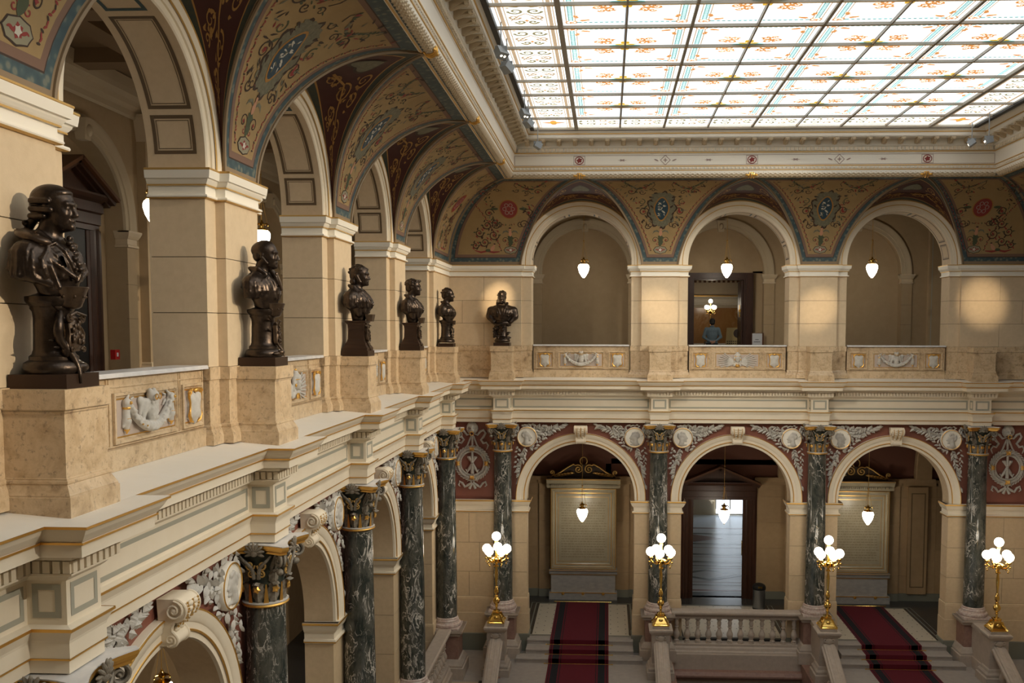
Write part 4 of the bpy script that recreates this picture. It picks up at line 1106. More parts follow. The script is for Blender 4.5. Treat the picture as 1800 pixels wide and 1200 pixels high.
def cartouche(t, x, zc, h, wid, tilt, nm='shield_ornament'):
    m = MB(); n = 28; out = []
    for i in range(n):
        a = 2*PI*i/n; r = 1+.12*math.cos(3*a+.5)+.07*math.cos(5*a); out.append((wid*r*math.cos(a), h*r*math.sin(a)))
    rows = [[(x+d+tilt*z*sc_, y*sc_, zc+z*sc_) for y, z in out+out[:1]] for sc_, d in ((.95, -.03), (1, -.005), (1, .02), (.88, .025), (.80, .012), (.4, .035), (.01, .04))]
    m.grid(rows, 0, True)
    for sy in (-1, 1):
        m.tube([(x+.03+tilt*(h*.95+p[1]), sy*(wid*.8+p[0]), zc+h*.95+p[1]) for p in spiral((0, 0), wid*.36, PI, 1.4, 18)], wid*.10, 6)
        m.tube([(x+.03-tilt*h*.8, sy*(wid*.7+p[0]), zc-h*.85+p[1]) for p in spiral((0, 0), wid*.25, PI, -1.3, 14)], wid*.08, 6)
    m.tube([(x+.03+tilt*(h*1.05-abs(q)*.4), q*wid, zc+h*1.05+.03*(1-abs(q))) for q in [-1+i/6 for i in range(13)]], wid*.10, 6)
    rr = random.Random(int(h*1000))
    for i in range(16):
        a, q = rr.uniform(0, 6.28), rr.uniform(.1, .7); m.ball((x+.04+tilt*h*q*math.sin(a), wid*q*math.cos(a), zc+h*q*math.sin(a)), (.014, .02, .026), 6, 4)
    return obj(nm, m, t, mats='bronze_light')
def leaf_sprays(t, x, zc, seed, n=9, side=-1, mt='bronze_light', L=(.12, .2), zr=(-.1, .15)):
    rr = random.Random(seed); m = MB()
    for i in range(n):
        a = rr.uniform(1.6, 2.9) if rr.random() < .7 else rr.uniform(3.4, 4.2); l = rr.uniform(*L); z0_ = zc+rr.uniform(*zr); o0 = len(m.v)
        m.ball((0, 0, 0), (.012, .022, l/2), 8, 6)
        for q in range(o0, len(m.v)):
            px_, py_, pz_ = m.v[q]; zz = pz_+l/2
            m.v[q] = (x+px_+.02*math.sin(i), side*(.05+zz*math.sin(a))+py_*math.cos(a), z0_-zz*math.cos(a)+py_*math.sin(a)*.6)
    return obj('laurel_spray', m, t, mats=mt)
def helmet_bowl(t):
    m = MB().lathe([(.07, .68), (.10, .70), (.112, .735), (.118, .745), (.15, .84), (.162, .865), (.155, .872), (.14, .85), (.06, .82)], 30, (.15, 0, 0))
    obj('flaring_rim', m, t, mats='bronze_light')
    b = MB()
    for a in (-1.35, -.7, 0, .7, 1.35): b.ball((.15+.135*math.cos(a), .135*math.sin(a), .785), .012, 8, 6)
    obj('rim_studs', b, t, mats='bronze_light')
def bust(name_i, loc, rot, label):
    t = thing('bust_sculpture', label, 'bust', loc, rot, 'bronze busts on marble pedestals')
    i = name_i; fine = .0095 if i == 0 else .0125
    plinth_square(t, .122 if i < 2 else .105, .255 if i != 4 else .235)
    s = Sculpt((-.36, -.56, .66), (.40, .56, 1.76), fine)
    torso(s, (.86 if i == 0 else 1.0) if i < 5 else 1.08)
    if i in (2, 3): s.c((.03, 0, .92), (.03, 0, .74), .18, .13, .05); s.plane((0, 0, -1), -.672)
    if i in (2, 3, 4): s.e((-.12, 0, 1.07), (.17, .30, .175), .06); s.e((.14, 0, 1.0), (.155, .17, .17), .05); s.pair('e', (-.07, .31, 1.05), (.15, .10, .13), k=.05)
    HX, HZ, HS = .055, 1.535, 1.11 if i > 1 else 1.09
    head(s, HX, HZ, HS, 1.0 if i else .95)
    if i == 0:
        lapels(s); folds(s, 3, 9)
        for q in range(7): s.e((.165+.016*q, .02*math.cos(q*2.3), 1.29-.045*q), (.026, .036, .026), .008)
        # coat hem over the cut arm, near side in deep pleats
        s.e((.0, -.30, 1.02), (.15, .075, .10), .05); s.e((.0, .30, 1.02), (.14, .07, .10), .05)
        for q in range(6): s.c((-.09+.052*q, -.335+.012*q, 1.07-.008*q), (-.10+.062*q, -.350+.022*q, .955-.02*q), .012, .022, .045)
        s.chain([(-.15, -.33, 1.0), (-.05, -.365, .965), (.06, -.335, .925), (.15, -.27, .885)], [.022, .026, .026, .022], .03)
        s.chain([(.05, -.27, 1.17), (.16, -.20, 1.06), (.25, -.07, .95)], .022, .01)
    elif i == 1:
        lapels(s); s.chain([(-.13, -.10, 1.35), (.0, -.15, 1.34), (.09, -.13, 1.28)], [.03, .035, .03], .012); s.chain([(-.13, .10, 1.35), (.0, .15, 1.34), (.09, .13, 1.28)], [.03, .035, .03], .012)
        s.chain([(.13, 0, 1.33), (.185, 0, 1.25), (.235, 0, 1.13)], [.035, .035, .03], .01); folds(s, 5, 10)
    elif i in (2, 3):
        lapels(s); folds(s, 7+i, 14)
        for y in (-1, 1):
            s.chain([(-.13, y*.10, 1.35), (-.02, y*.17, 1.32), (.09, y*.17, 1.20), (.17, y*.17, 1.04), (.18, y*.15, .84)], [.03, .042, .040, .036, .028], .016); s.c((-.10, y*.33, 1.12), (-.02, y*.37, .95), .08, .06, .03)
            s.c((.06, y*.22, 1.05), (.08, y*.17, .80), .05, .05, .03)
    elif i == 4:
        folds(s, 11, 22)
        for y in (-1, 1): s.chain([(-.11, y*.13, 1.33), (.05, y*.18, 1.24), (.18, y*.10, 1.08), (.25, y*.02, .95)], [.04, .048, .040, .028], .014); s.c((.05, y*.22, 1.05), (.07, y*.16, .80), .055, .05, .03)
    else:
        lapels(s); folds(s, 13, 16)
        for y in (-1, 1):
            s.c((-.05, y*.36, 1.12), (-.01, y*.41, .92), .115, .095, .05); s.c((-.01, y*.40, .92), (.08, y*.27, .76), .095, .07, .05); s.chain([(-.12, y*.10, 1.36), (-.01, y*.16, 1.35), (.10, y*.15, 1.26)], [.03, .038, .03], .012)
    drape(s, 20+i, 6 if i == 0 else 5, -.14, .10)
    if i == 1: s.e((.015, 0, 1.605), (.160, .132, .122), .01)
    obj('figure', s.mb(), t, mats='bronze')
    h = Sculpt((-.26, -.22, 1.24), (.26, .22, 1.78), .0095 if i == 0 else .012)
    P = lambda x, y, z: (HX+x*HS, y*HS, HZ+z*HS)
    if i == 0:
        h.e(P(-.03, 0, .09), (.165, .138, .118), .03); h.e(P(-.09, 0, .02), (.110, .125, .145), .03); h.e(P(.05, 0, .125), (.09, .095, .040), .02)
        for y in (1, -1):
            h.c(P(-.12, y*.112, .055), P(.015, y*.122, .050), .030, .028, .006); h.c(P(-.12, y*.115, -.008), P(.03, y*.122, -.018), .030, .028, .006); h.c(P(-.14, y*.098, -.062), P(-.03, y*.115, -.065), .028, .024, .006)
        h.chain([P(-.165, 0, -.06), P(-.215, 0, -.13), P(-.235, 0, -.19), P(-.22, 0, -.25)], [.042, .036, .036, .02], .01); h.pair('e', P(-.22, .035, -.11), (.022, .05, .03), k=.01)
        h.D = smax(h.D, -ell(h.X, h.Y, h.Z, P(.135, 0, -.01), (.100, .135, .125)), .012)
    elif i == 1:
        h.e(P(-.075, 0, -.01), (.090, .130, .092), .02)
        for y in (1, -1): h.c(P(-.01, y*.108, -.03), P(.05, y*.088, -.105), .024, .020, .01)
        h.D = smax(h.D, -ell(h.X, h.Y, h.Z, P(.15, 0, -.02), (.105, .125, .14)), .012)
    else:
        rr = random.Random(40+i); h.e(P(-.03, 0, .075), (.160, .134, .130), .03); h.e(P(-.08, 0, .0), (.108, .126, .128), .03)
        if i == 2:
            for y in (1, -1): h.c(P(-.03, y*.118, .0), P(.03, y*.100, -.11), .036, .028, .012); h.e(P(-.10, y*.085, -.10), (.065, .055, .065), .02)
            h.e(P(.09, .02, .11), (.06, .085, .04), .02)
        for q in range(34 if i != 5 else 16):
            a_, b_ = rr.uniform(0, 6.28), rr.uniform(.1, 1.55); d = (math.sin(b_)*math.cos(a_), math.sin(b_)*math.sin(a_), math.cos(b_))
            if d[0] > .75: continue
            h.e(P(-.035+.145*d[0], .122*d[1], .055+.128*d[2]), (.034, .028, .030), .008)
        if i == 3:
            for q in range(6): h.e(P(.07+.012*q, -.06+.025*q, .135+.012*(q % 2)), (.034, .028, .032), .006)
        h.D = smax(h.D, -ell(h.X, h.Y, h.Z, P(.155, 0, -.045), (.112, .128, .130)), .012)
    obj('hair', h.mb(), t, mats='bronze')
    if i in (0, 1, 4, 5): ped_round(t)
    else: ped_square(t)
    if i < 2: helmet_bowl(t)
    if i == 0:
        f = Sculpt((-.24, -.36, 1.10), (.24, .36, 1.40), .0095)
        for q in range(19):
            tt = (q-9)/9; an = PI+tt*2.1; c_ = (-.02+.165*math.cos(an), .225*math.sin(an), 1.335-.10*abs(tt)**1.5); f.e(c_, (.060, .062, .034), .025)
            for z_ in range(5): f.e((c_[0]+R_.uniform(-.05, .05), c_[1]+R_.uniform(-.04, .05), c_[2]+R_.uniform(.005, .034)), (.014, .014, .011), .006)
        obj('fur_collar', f.mb(), t, mats='bronze_light')
        b = MB(); b.ball((.262, -.06, 1.02), .014, 8, 6); b.ball((.268, -.07, .95), .014, 8, 6); b.ball((.20, -.075, 1.17), .012, 8, 6); obj('buttons', b, t, mats='bronze_light')
        md = MB(); md.lathe([(.0, .012), (.03, .014), (.048, .008), (.055, 0)], 14, (0, 0, 0), 0, True, 1, 1, (.12, 6)); md.xf(Matrix.Translation((.215, -.15, 1.085)) @ Matrix.Rotation(1.25, 4, 'Y') @ Matrix.Rotation(-.5, 4, 'X')); obj('medal', md, t, mats='bronze_light')
        c = cartouche(t, .185, .46, .155, .12, -.05); leaf_sprays(t, .12, .42, 2, 8, -1, 'bronze', (.14, .24), (-.12, .2))
        d = MB(); d.tube(*smooth_path([(.13, -.10, .66), (.15, -.17, .54), (.14, -.16, .42), (.20, -.06, .28), (.24, -.04, .17), (.262, -.06, .11), (.262, -.05, .04)], [.02, .045, .035, .032, .025, .018, .014]), 10)
        d.ball((.20, .03, .175), (.07, .12, .05), 12, 8); d.ball((.17, -.09, .34), (.04, .05, .08), 10, 8); obj('trophy_drapery', d, t, mats='bronze')
    if i == 1:
        c = cartouche(t, .195, .44, .165, .075, -.06); leaf_sprays(t, .13, .52, 4, 9, -1, 'bronze_light', (.13, .2), (-.06, .12))
        d = MB(); d.ball((.21, -.06, .17), (.05, .12, .03), 12, 8); d.ball((.24, .0, .19), (.06, .07, .04), 12, 8); d.tube([(.2, .02, .3), (.26, .03, .22), (.29, .03, .13)], [.02, .016, .012], 7); obj('trophy', d, t, mats='bronze_light')
        tie = MB(); tie.ball((.205, 0, 1.275), (.024, .034, .03), 10, 6); tie.tube([(.21, 0, 1.26), (.245, 0, 1.16), (.268, .02, 1.05)], [.02, .028, .02], 8); obj('necktie', tie, t, mats='bronze_light')
    if i in (2, 3):
        b = MB().tbox((.245, 0), .05, .09, .665, .80, .07, .12); obj('tablet', b, t, mats='bronze_light')
        cartouche(t, .19, .42, .15, .085, -.08); leaf_sprays(t, .17, .46, 8+i, 7, -1, 'bronze_light', (.1, .16))
        d = MB(); d.tube(*smooth_path([(.19, -.03, .28), (.23, -.02, .18), (.255, 0, .11)], [.02, .02, .012]), 8); obj('trophy', d, t, mats='bronze_light')
    if i == 4:
        b = MB().tbox((.215, 0), .05, .06, .66, .78, .06, .085); obj('tablet', b, t, mats='bronze_light'); leaf_sprays(t, .17, .42, 20, 22, -1, 'bronze', (.1, .2), (-.25, .25)); leaf_sprays(t, .19, .40, 21, 14, 1, 'bronze', (.1, .2), (-.25, .25))
    if i == 5:
        d = MB(); rr = random.Random(9)
        for q in range(24): a = rr.uniform(-1.7, 1.7); d.ball((.17*math.cos(a), .20*math.sin(a), rr.uniform(.2, .72)), (rr.uniform(.03, .06), rr.uniform(.04, .09), rr.uniform(.03, .06)), 8, 6)
        d.tube([(.2*math.cos(a), .24*math.sin(a), .70+.03*math.sin(3*a)) for a in [-1.6+3.2*q/14 for q in range(15)]], .05, 8)
        obj('trophy_wreath', d, t, mats='bronze')
        sp_ = MB(); 
        for q in range(7): sp_.ball((.08, -.25+.02*math.sin(q*3), .28+.045*q), (.03, .04, .032), 8, 6)
        obj('laurel_spray', sp_, t, mats='bronze')
        cr_ = MB().tube([(.19, .09, 1.305), (.215, .0, 1.29), (.19, -.09, 1.305)], .018, 6); obj('bow_tie', cr_, t, mats='bronze_light')
BL = ['largest nearest bronze bust of a man with wig, queue and fur collar', 'second bronze bust in the left row, balding man in frock coat', 'third bronze bust in the left row, man with side-whiskers on square pedestal', 'fourth bronze bust in the left row, curly haired man in cloak', 'fifth bronze bust, nearest the corner, in profile before the wall', 'bronze bust facing the hall in front of the far wall']
for k, c in enumerate(LEFT_C): bust(k, at_left(c, .66, -.508), 0, BL[k])
bust(5, at_far(FAR_C[0], .66, -.508), -PI/2, BL[5])
# ================================================================== LOWER STOREY
LZS, LZC, LRI, LRO = -5.50, -5.41, 1.743, 2.10
VW, VWB = 1.0, 1.55
ZFL, ZLA = -10.05, -10.5          # floor behind the arcade, stair landing in front
COLV = .70
# ---- columns
def acanthus(h, w, out, n=9):
    m = MB(); rows = []
    for i in range(n+1):
        t = i/n
        if t < .75: y = -.02-.035*t; z = h*t/.75*.98
        else: a = (t-.75)/.25*PI*.85; y = -.046-out*(1-math.cos(a))*.6; z = h*.98+out*.55*math.sin(a)
        ww = w*(.55+.5*math.sin(PI*min(t*1.05, 1)))*(1+.16*math.cos(t*24))
        row = []
        for j in range(7):
            q = -1+2*j/6; row.append((ww*q, y+.030*q*q+(.012 if j == 3 else 0)*-1, z-.02*abs(q)*t))
        rows.append(row)
    m.grid(rows, 0, True); m.grid([[(x, y+.012, z) for x, y, z in r][::-1] for r in rows], 0, True)
    return m
me_leaf = acanthus(.27, .085, .085).mesh('acanthus_leaf', 'capital_stone'); me_leaf2 = acanthus(.20, .07, .06).mesh('acanthus_leaf', 'capital_stone')
me_shaft = MB().lathe([(.312-.03*max(0, t-.3)/.7*1.25 if t > 0 else .312, -8.70+t*(8.70-3.86)) for t in [i/20 for i in range(21)]], 40).mesh('shaft', 'marble_green')
me_ring = MB().lathe([(.28, -3.885), (.315, -3.88), (.328, -3.862), (.315, -3.845), (.285, -3.84)], 36).mesh('gilt_ring', 'gold')
me_ringw = MB().lathe([(.29, -3.845), (.318, -3.84), (.32, -3.825), (.28, -3.815)], 36).mesh('neck_ring', 'stucco_white')
me_bell = MB().lathe([(.262, -3.84), (.262, -3.5), (.27, -3.35), (.31, -3.2), (.37, -3.1), (.40, -3.075)], 32).mesh('bell', 'stucco_dark' if 'stucco_dark' in MATS else 'panel_dkgreen')
def abacus_poly(h, con, ch=.07, n=8):
    p = []
    cs = [(-h, -h), (h, -h), (h, h), (-h, h)]
    for i in range(4):
        a = Vector(cs[i]); b = Vector(cs[(i+1) % 4]); d = (b-a).normalized(); nn = Vector((-d.y, d.x))
        for k in range(n+1):
            t = k/n; q = a+d*ch+(b-a-d*2*ch)*t+nn*(con*math.sin(PI*t)); p.append((q.x, q.y))
    return p
m = MB(); pa = abacus_poly(.50, .13); pb = abacus_poly(.485, .13); pc = abacus_poly(.455, .13)
def loft(m, polys, mt=0):
    n = len(polys[0][0]); rows = [[(x, y, z) for x, y in p]+[(p[0][0], p[0][1], z)] for p, z in polys]
    m.grid(rows, mt, False); m.add([(x, y, polys[-1][1]) for x, y in polys[-1][0]], [tuple(range(n))], mt); m.add([(x, y, polys[0][1]) for x, y in polys[0][0]], [tuple(range(n-1, -1, -1))], mt)
loft(m, [(pc, -3.10), (pc, -3.075), (pb, -3.05), (pa, -3.02), (pa, -2.985)]); me_abg = m.mesh('abacus', 'gold')
m = MB(); m.add([(x*1.0, y*1.0, -2.983) for x, y in pa], [tuple(range(len(pa)))]); loft(m, [(pa, -2.984), (pa, -2.972)]); me_abt = m.mesh('abacus_top', 'marble_white')
def volute():
    m = MB(); r2 = math.sqrt(.5)
    # a scroll that leaves the bell and curls under the abacus corner, lying in the diagonal plane
    pts = [(.20, -3.42), (.27, -3.32), (.36, -3.20)]+[(.485+p[0], -3.195+p[1]) for p in spiral((0, 0), .105, PI*.62, -1.6, 26, .12)]
    for off in (-.028, .028):
        m.tube([(d+0, off, z) for d, z in pts], [.03, .03, .028]+[.026*(1-.5*i/26) for i in range(27)], 6)
    m.ball((.485, 0, -3.195), (.03, .05, .03), 8, 6); m.ball((.47, 0, -3.36), (.06, .05, .05), 8, 6)
    return m
me_vol = volute().mesh('volute', 'capital_stone')
m = MB(); 
for s_ in (-1, 1):
    m.tube([(s_*p[0]+s_*.085, -.345, p[1]-3.27) for p in spiral((0, 0), .07, PI, 1.5, 18)], .014, 6); m.tube([(s_*p[0]+s_*.07, -.33, p[1]-3.40) for p in spiral((0, 0), .06, PI, -1.5, 18)], .013, 6)
me_inner = m.mesh('inner_scrolls', 'gold_old')
m = MB()
for i in range(9):
    a = PI*(-.12+1.24*i/8); o0 = len(m.v); m.ball((0, 0, 0), (.024, .022, .075), 8, 6)
    m.xf(Matrix.Translation((.075*math.cos(a), -.40-.03*math.sin(a), -3.075+.085*math.sin(a))) @ Matrix.Rotation(PI/2-a, 4, 'Y'), o0)
m.ball((0, -.41, -3.09), (.05, .035, .045), 10, 8)
for s_ in (-1, 1): m.tube(*smooth_path([(s_*.03, -.33, -3.46), (s_*.05, -.36, -3.30), (s_*.16, -.37, -3.20), (s_*.22, -.36, -3.13)], [.03, .026, .022, .012]), 7)
me_flower = m.mesh('palmette', 'capital_stone')
m = MB().lathe([(0, .025), (.03, .03), (.05, .012), (.045, 0), (0, -.01)], 10, (0, 0, 0), 0, True, 1, 1, (.2, 5)); m.xf(Matrix.Rotation(PI/2, 4, 'X')); me_ros = m.mesh('rosette', 'gold')
me_dart = MB().add([(-.035, -.292, -3.82), (.035, -.292, -3.82), (.008, -.305, -3.55), (-.008, -.305, -3.55)], [(0, 1, 2, 3)]).mesh('gilt_dart', 'gold')
me_base = MB().lathe([(.31, -8.70), (.325, -8.715), (.34, -8.73), (.335, -8.75), (.345, -8.77), (.365, -8.785), (.37, -8.81), (.36, -8.83), (.375, -8.85), (.375, -8.865), (.42, -8.885), (.435, -8.93), (.42, -8.975), (.40, -8.99)], 40).box(-.43, .43, -.43, .43, -9.04, -8.985).mesh('base', 'marble_base')
def column(loc, rot, label, ped=True):
    t = thing('column', label, 'column', loc, rot, 'green marble columns with gilded capitals')
    obj('shaft', me_shaft, t); b = obj('base', me_base, t)
    c = obj('capital', me_bell, t); obj('gilt_ring', me_ring, c); obj('neck_ring', me_ringw, c); a = obj('abacus', me_abg, c); obj('abacus_top', me_abt, c)
    for i in range(8):
        an = i*PI/4; rr = .262; x, y = rr*math.sin(an), -rr*math.cos(an)
        obj('acanthus_leaf', me_leaf, c, (x, y, -3.815), an); obj('gilt_dart', me_dart, c, (0, 0, 0), an+PI/8); obj('rosette', me_ros, c, (.325*math.sin(an), -.325*math.cos(an), -3.62), an)
    for i in range(4):
        obj('volute', me_vol, c, (0, 0, 0), PI/4+i*PI/2); obj('inner_scrolls', me_inner, c, (0, 0, 0), i*PI/2); obj('palmette', me_flower, c, (0, 0, 0), i*PI/2)
        obj('acanthus_leaf', me_leaf2, c, (.275*math.sin(PI/4+i*PI/2), -.275*math.cos(PI/4+i*PI/2), -3.56), PI/4+i*PI/2)
    return t
def col_ped():
    d = {}; h = .44
    path = [(-h, h), (-h, -h), (h, -h), (h, h)]
    d['cap'] = MB().sweep(path, [(.02, -9.04), (-.10, -9.04), (-.10, -9.09), (-.085, -9.11), (-.05, -9.14), (-.035, -9.17), (-.03, -9.20), (0, -9.21)]).extr([(-h-.09, -h-.09), (h+.09, -h-.09), (h+.09, h), (-h-.09, h)], -9.07, -9.04).mesh('cap', 'limestone')
    d['die'] = MB().sweep(path, [(.03, -9.20), (.03, -9.93)]).mesh('die', 'limestone_red')
    d['base'] = MB().sweep(path, [(.03, -9.92), (-.02, -9.93), (-.04, -9.97), (-.07, -10.03), (-.10, -10.08), (-.10, -10.14), (-.14, -10.15), (-.14, -10.52)]).mesh('base', 'limestone')
    return d
cpd = col_ped()
def column_pedestal(loc, rot, label):
    t = thing('column_pedestal', label, 'pedestal', loc, rot, 'stone pedestals under the green columns')
    for k in ('cap', 'die', 'base'): obj(k, cpd[k], t)
CN = ['green marble column at the bottom left corner of the picture', 'nearest full green marble column of the left arcade', 'second green marble column of the left arcade', 'third green marble column of the left arcade', 'last left green marble column, beside the wreath relief in the corner']
for k, c in enumerate(LEFT_C):
    column(at_left(c, COLV), ROT_L, CN[k]); column_pedestal(at_left(c, COLV), ROT_L, ['stone pedestal under the bottom left column, out of frame', 'stone pedestal under the nearest left column, below the frame', 'stone pedestal under the second left column, below the frame', 'stone pedestal under the third left column at the bottom', 'stone pedestal with red die under the last left column'][k])
FN = ['far green marble column right of the left wreath relief', 'far green marble column left of the lower glass door', 'far green marble column right of the lower glass door', 'rightmost far green marble column beside the right wreath']
for k, c in enumerate(FAR_C):
    column(at_far(c, COLV), 0, FN[k]); column_pedestal(at_far(c, COLV), 0, ['stone pedestal under the far column beside the left wreath', 'stone pedestal under the far column left of the glass door', 'stone pedestal under the far column right of the glass door', 'stone pedestal under the rightmost far column'][k])

# ---- lower wall with arches
wl = struct(obj('wall_left', None)); tag_l(wl, 'left arcade wall with red spandrels and sandstone piers')
wf = struct(obj('wall_far', None)); tag_l(wf, 'far arcade wall with red spandrels and sandstone piers')
wr = struct(obj('wall_right', None)); tag_l(wr, 'right arcade wall mostly out of frame')
mb = MB(); arch_plate(mb, 2.5, -5.55, LZC, LRI+.15, -2.94, VW); me_red = mb.mesh('spandrel', 'red_wall')
mb = MB(); arch_plate(mb, 2.5, -5.55, LZC, LRI, -1.52, VWB); me_redb = mb.mesh('spandrel_back', 'gallery_wall')
pf = [(LRI, 1.0), (1.75, .95), (1.83, .95), (1.84, .93), (1.93, .925), (1.95, .905), (2.0, .90), (2.03, .885), (2.085, .88), (2.10, .895), (2.10, 1.02)]
me_la = MB().grid(arch_rows(LZC, LZS, pf, 44), 0, True).mesh('archivolt', 'cream')
mb = MB()
for rr, yy, w_ in ((1.84, .925, .016), (2.09, .873, .012)):
    mb.grid(arch_rows(LZC, LZS, [(rr-w_, yy+.008), (rr-w_/2, yy-.005), (rr+w_/2, yy-.005), (rr+w_, yy+.008)], 44), 0, True)
me_lag = mb.mesh('gilding', 'gold')
me_ls = MB().grid(arch_rows(LZC, LZS, [(LRI, VWB), (LRI, 1.0)], 44), 0, True).mesh('soffit', 'sandstone_low')
def keystone():
    m = MB(); out = [(VW-.05, -3.065), (.80, -3.065)]
    out += [(.755+.135*math.cos(a), -3.20+.135*math.sin(a)) for a in [PI/2+PI*1.02*i/12 for i in range(13)]]
    out += [(.775, -3.345), (.80, -3.40), (.805, -3.45)]
    out += [(.825+.085*math.cos(a), -3.555+.085*math.sin(a)) for a in [PI*.72+PI*.95*i/9 for i in range(10)]]
    out += [(VW-.05, -3.63)]
    W = lambda z: .205-.06*(-3.065-z)/.565
    n = len(out); L_ = [(-W(z), y, z) for y, z in out]; R2 = [(W(z), y, z) for y, z in out]
    m.add(L_+R2, [(i, i+1, n+i+1, n+i) for i in range(n-1)], 0, True); m.add(L_, [tuple(range(n-1, -1, -1))]); m.add(R2, [tuple(range(n))])
    # raised rims along the front edge and scroll eyes
    for s_ in (-1, 1):
        m.tube([(s_*(W(z)-.012), y, z) for y, z in out[2:-1]], .016, 6)
        m.tube([(s_*.205, .755+p[0], -3.20+p[1]) for p in spiral((0, 0), .115, PI*.5, 1.8, 24)], .015, 6); m.ball((s_*.20, .755, -3.20), (.02, .035, .035), 10, 6)
        m.tube([(s_*.155, .825+p[0], -3.555+p[1]) for p in spiral((0, 0), .07, -PI*.5, -1.5, 18)], .012, 6)
    for i in range(6):
        z = -3.14-.06*i; y = (.62, .625, .65, .70, .755, .785)[i]
        for s_ in (-1, 1): m.ball((s_*.06, y, z), (.05, .028, .036), 8, 6)
    return m
me_key = keystone().mesh('console', 'cream')
m = MB()
for i in range(9):
    z = -3.12-.035*i; y = float(np.interp(-z, [3.1, 3.2, 3.3, 3.35, 3.45], [.635, .615, .66, .72, .79]))-.012
    for s_ in (-1, 1): m.ball((s_*(.135-.003*i), y, z), (.014, .014, .016), 6, 4)
    m.ball((0, y, z), (.014, .014, .02), 6, 4)
me_keyg = m.mesh('gilt_beads', 'gold_old')
def lower_arch(loc, rot, label):
    t = thing('arch', label, 'arch', loc, rot, 'arches of the lower arcade')
    a = obj('archivolt', me_la, t); obj('gilding', me_lag, a); obj('soffit', me_ls, t); k = obj('keystone_console', me_key, t); obj('gilt_beads', me_keyg, k)
for k in range(5):
    p = at_left(5.487+5*k); lower_arch(p, ROT_L, ['lower left arch below the picture, beside the camera', 'lower left arch at the bottom with a lit lamp inside', 'lower left arch behind the nearest full green column', 'lower left arch between the second and third green columns', 'narrowest looking lower left arch nearest the corner'][k])
    obj('spandrel', me_red, wl, p, ROT_L); obj('spandrel_back', me_redb, wl, p, ROT_L)
    obj('spandrel', me_red, wr, (XR, 5.487+5*k, 0), ROT_R)
for k in range(3):
    p = at_far(-.85+5*k); lower_arch(p, 0, ['lower far arch with the left inscribed tablet behind', 'lower far arch framing the dark glass door', 'lower far arch on the right with a tablet half hidden'][k])
    obj('spandrel', me_red, wf, p, 0); obj('spandrel_back', me_redb, wf, p, 0)
# corner strips of red wall
obj('spandrel', MB().box(XL-VW-.1, FAR_C[0], YF+VW, YF+VW+.3, -5.55, -2.9), wf, mats='red_wall')
obj('spandrel', MB().box(FAR_C[3], XR+VW+.1, YF+VW, YF+VW+.3, -5.55, -2.9), wf, mats='red_wall')
obj('spandrel', MB().box(XL-VW-.3, XL-VW, LEFT_C[4], YF+VW+.1, -5.55, -2.9), wl, mats='red_wall')
obj('spandrel', MB().box(XR+VW, XR+VW+.3, LEFT_C[4], YF+VW+.1, -5.55, -2.9), wr, mats='red_wall')
LIMP = [(-.13, -5.50), (-.13, -5.555), (-.105, -5.60), (-.08, -5.66), (-.06, -5.685), (-.045, -5.71), (-.02, -5.715), (-.02, -5.84), (-.06, -5.85), (-.068, -5.88), (-.05, -5.91), (-.015, -5.935), (0, -5.95)]
LCOURSE = [(-6.93, -5.95), (-7.90, -6.93), (-8.72, -7.90)]
def lower_pier(parent, loc, rot, lo=-.757, hi=.757, nsplit=()):
    p = [(lo, VWB), (lo, VW), (hi, VW), (hi, VWB)]
    im = obj('impost', MB().sweep(p, LIMP).extr([(lo, VW-.12), (hi, VW-.12), (hi, VWB), (lo, VWB)], -5.52, -5.502), parent, loc, rot, mats='cream')
    g_ = MB().sweep(p, [(-.132, -5.512), (-.137, -5.52), (-.137, -5.545), (-.13, -5.557)]); g_.sweep(p, [(-.066, -5.885), (-.07, -5.90), (-.055, -5.915), (-.04, -5.92)]); obj('gilding', g_, im, mats='gold')
    obj('joint_core', MB().box(lo+.012, hi-.012, VW+.012, VWB-.012, -10.2, -5.6), parent, loc, rot, mats='joint')
    for ci, (za, zb) in enumerate(LCOURSE):
        xs = [lo]+[x+(.35 if ci % 2 else 0) for x in nsplit]+[hi]
        for q in range(len(xs)-1):
            obj('stone_block', MB().box(xs[q]+(.006 if q else 0), xs[q+1]-(.006 if q < len(xs)-2 else 0), VW, VWB, za+.006, zb-.006), parent, loc, rot, mats='sandstone_low')
    obj('pier_base', MB().sweep(p, [(0, -8.72), (-.02, -8.74), (-.03, -8.80), (-.03, -9.25), (-.045, -9.26), (-.045, -9.95)]), parent, loc, rot, mats='sandstone_low')
    obj('pier_foot', MB().sweep(p, [(-.04, -9.93), (-.08, -9.95), (-.08, -10.55)]), parent, loc, rot, mats='stone_green')
for k, c in enumerate(LEFT_C): lower_pier(wl, at_left(c), ROT_L, -.757, .757 if k < 4 else YF+VW-c+.05, () if k < 4 else (.95,))
for k, c in enumerate(FAR_C): lower_pier(wf, at_far(c), 0, -.757 if k else XL-VW-c-.05, .757 if k < 3 else XR+VW-c+.05, (-1.15,) if k == 0 else ((1.0,) if k == 3 else ()))

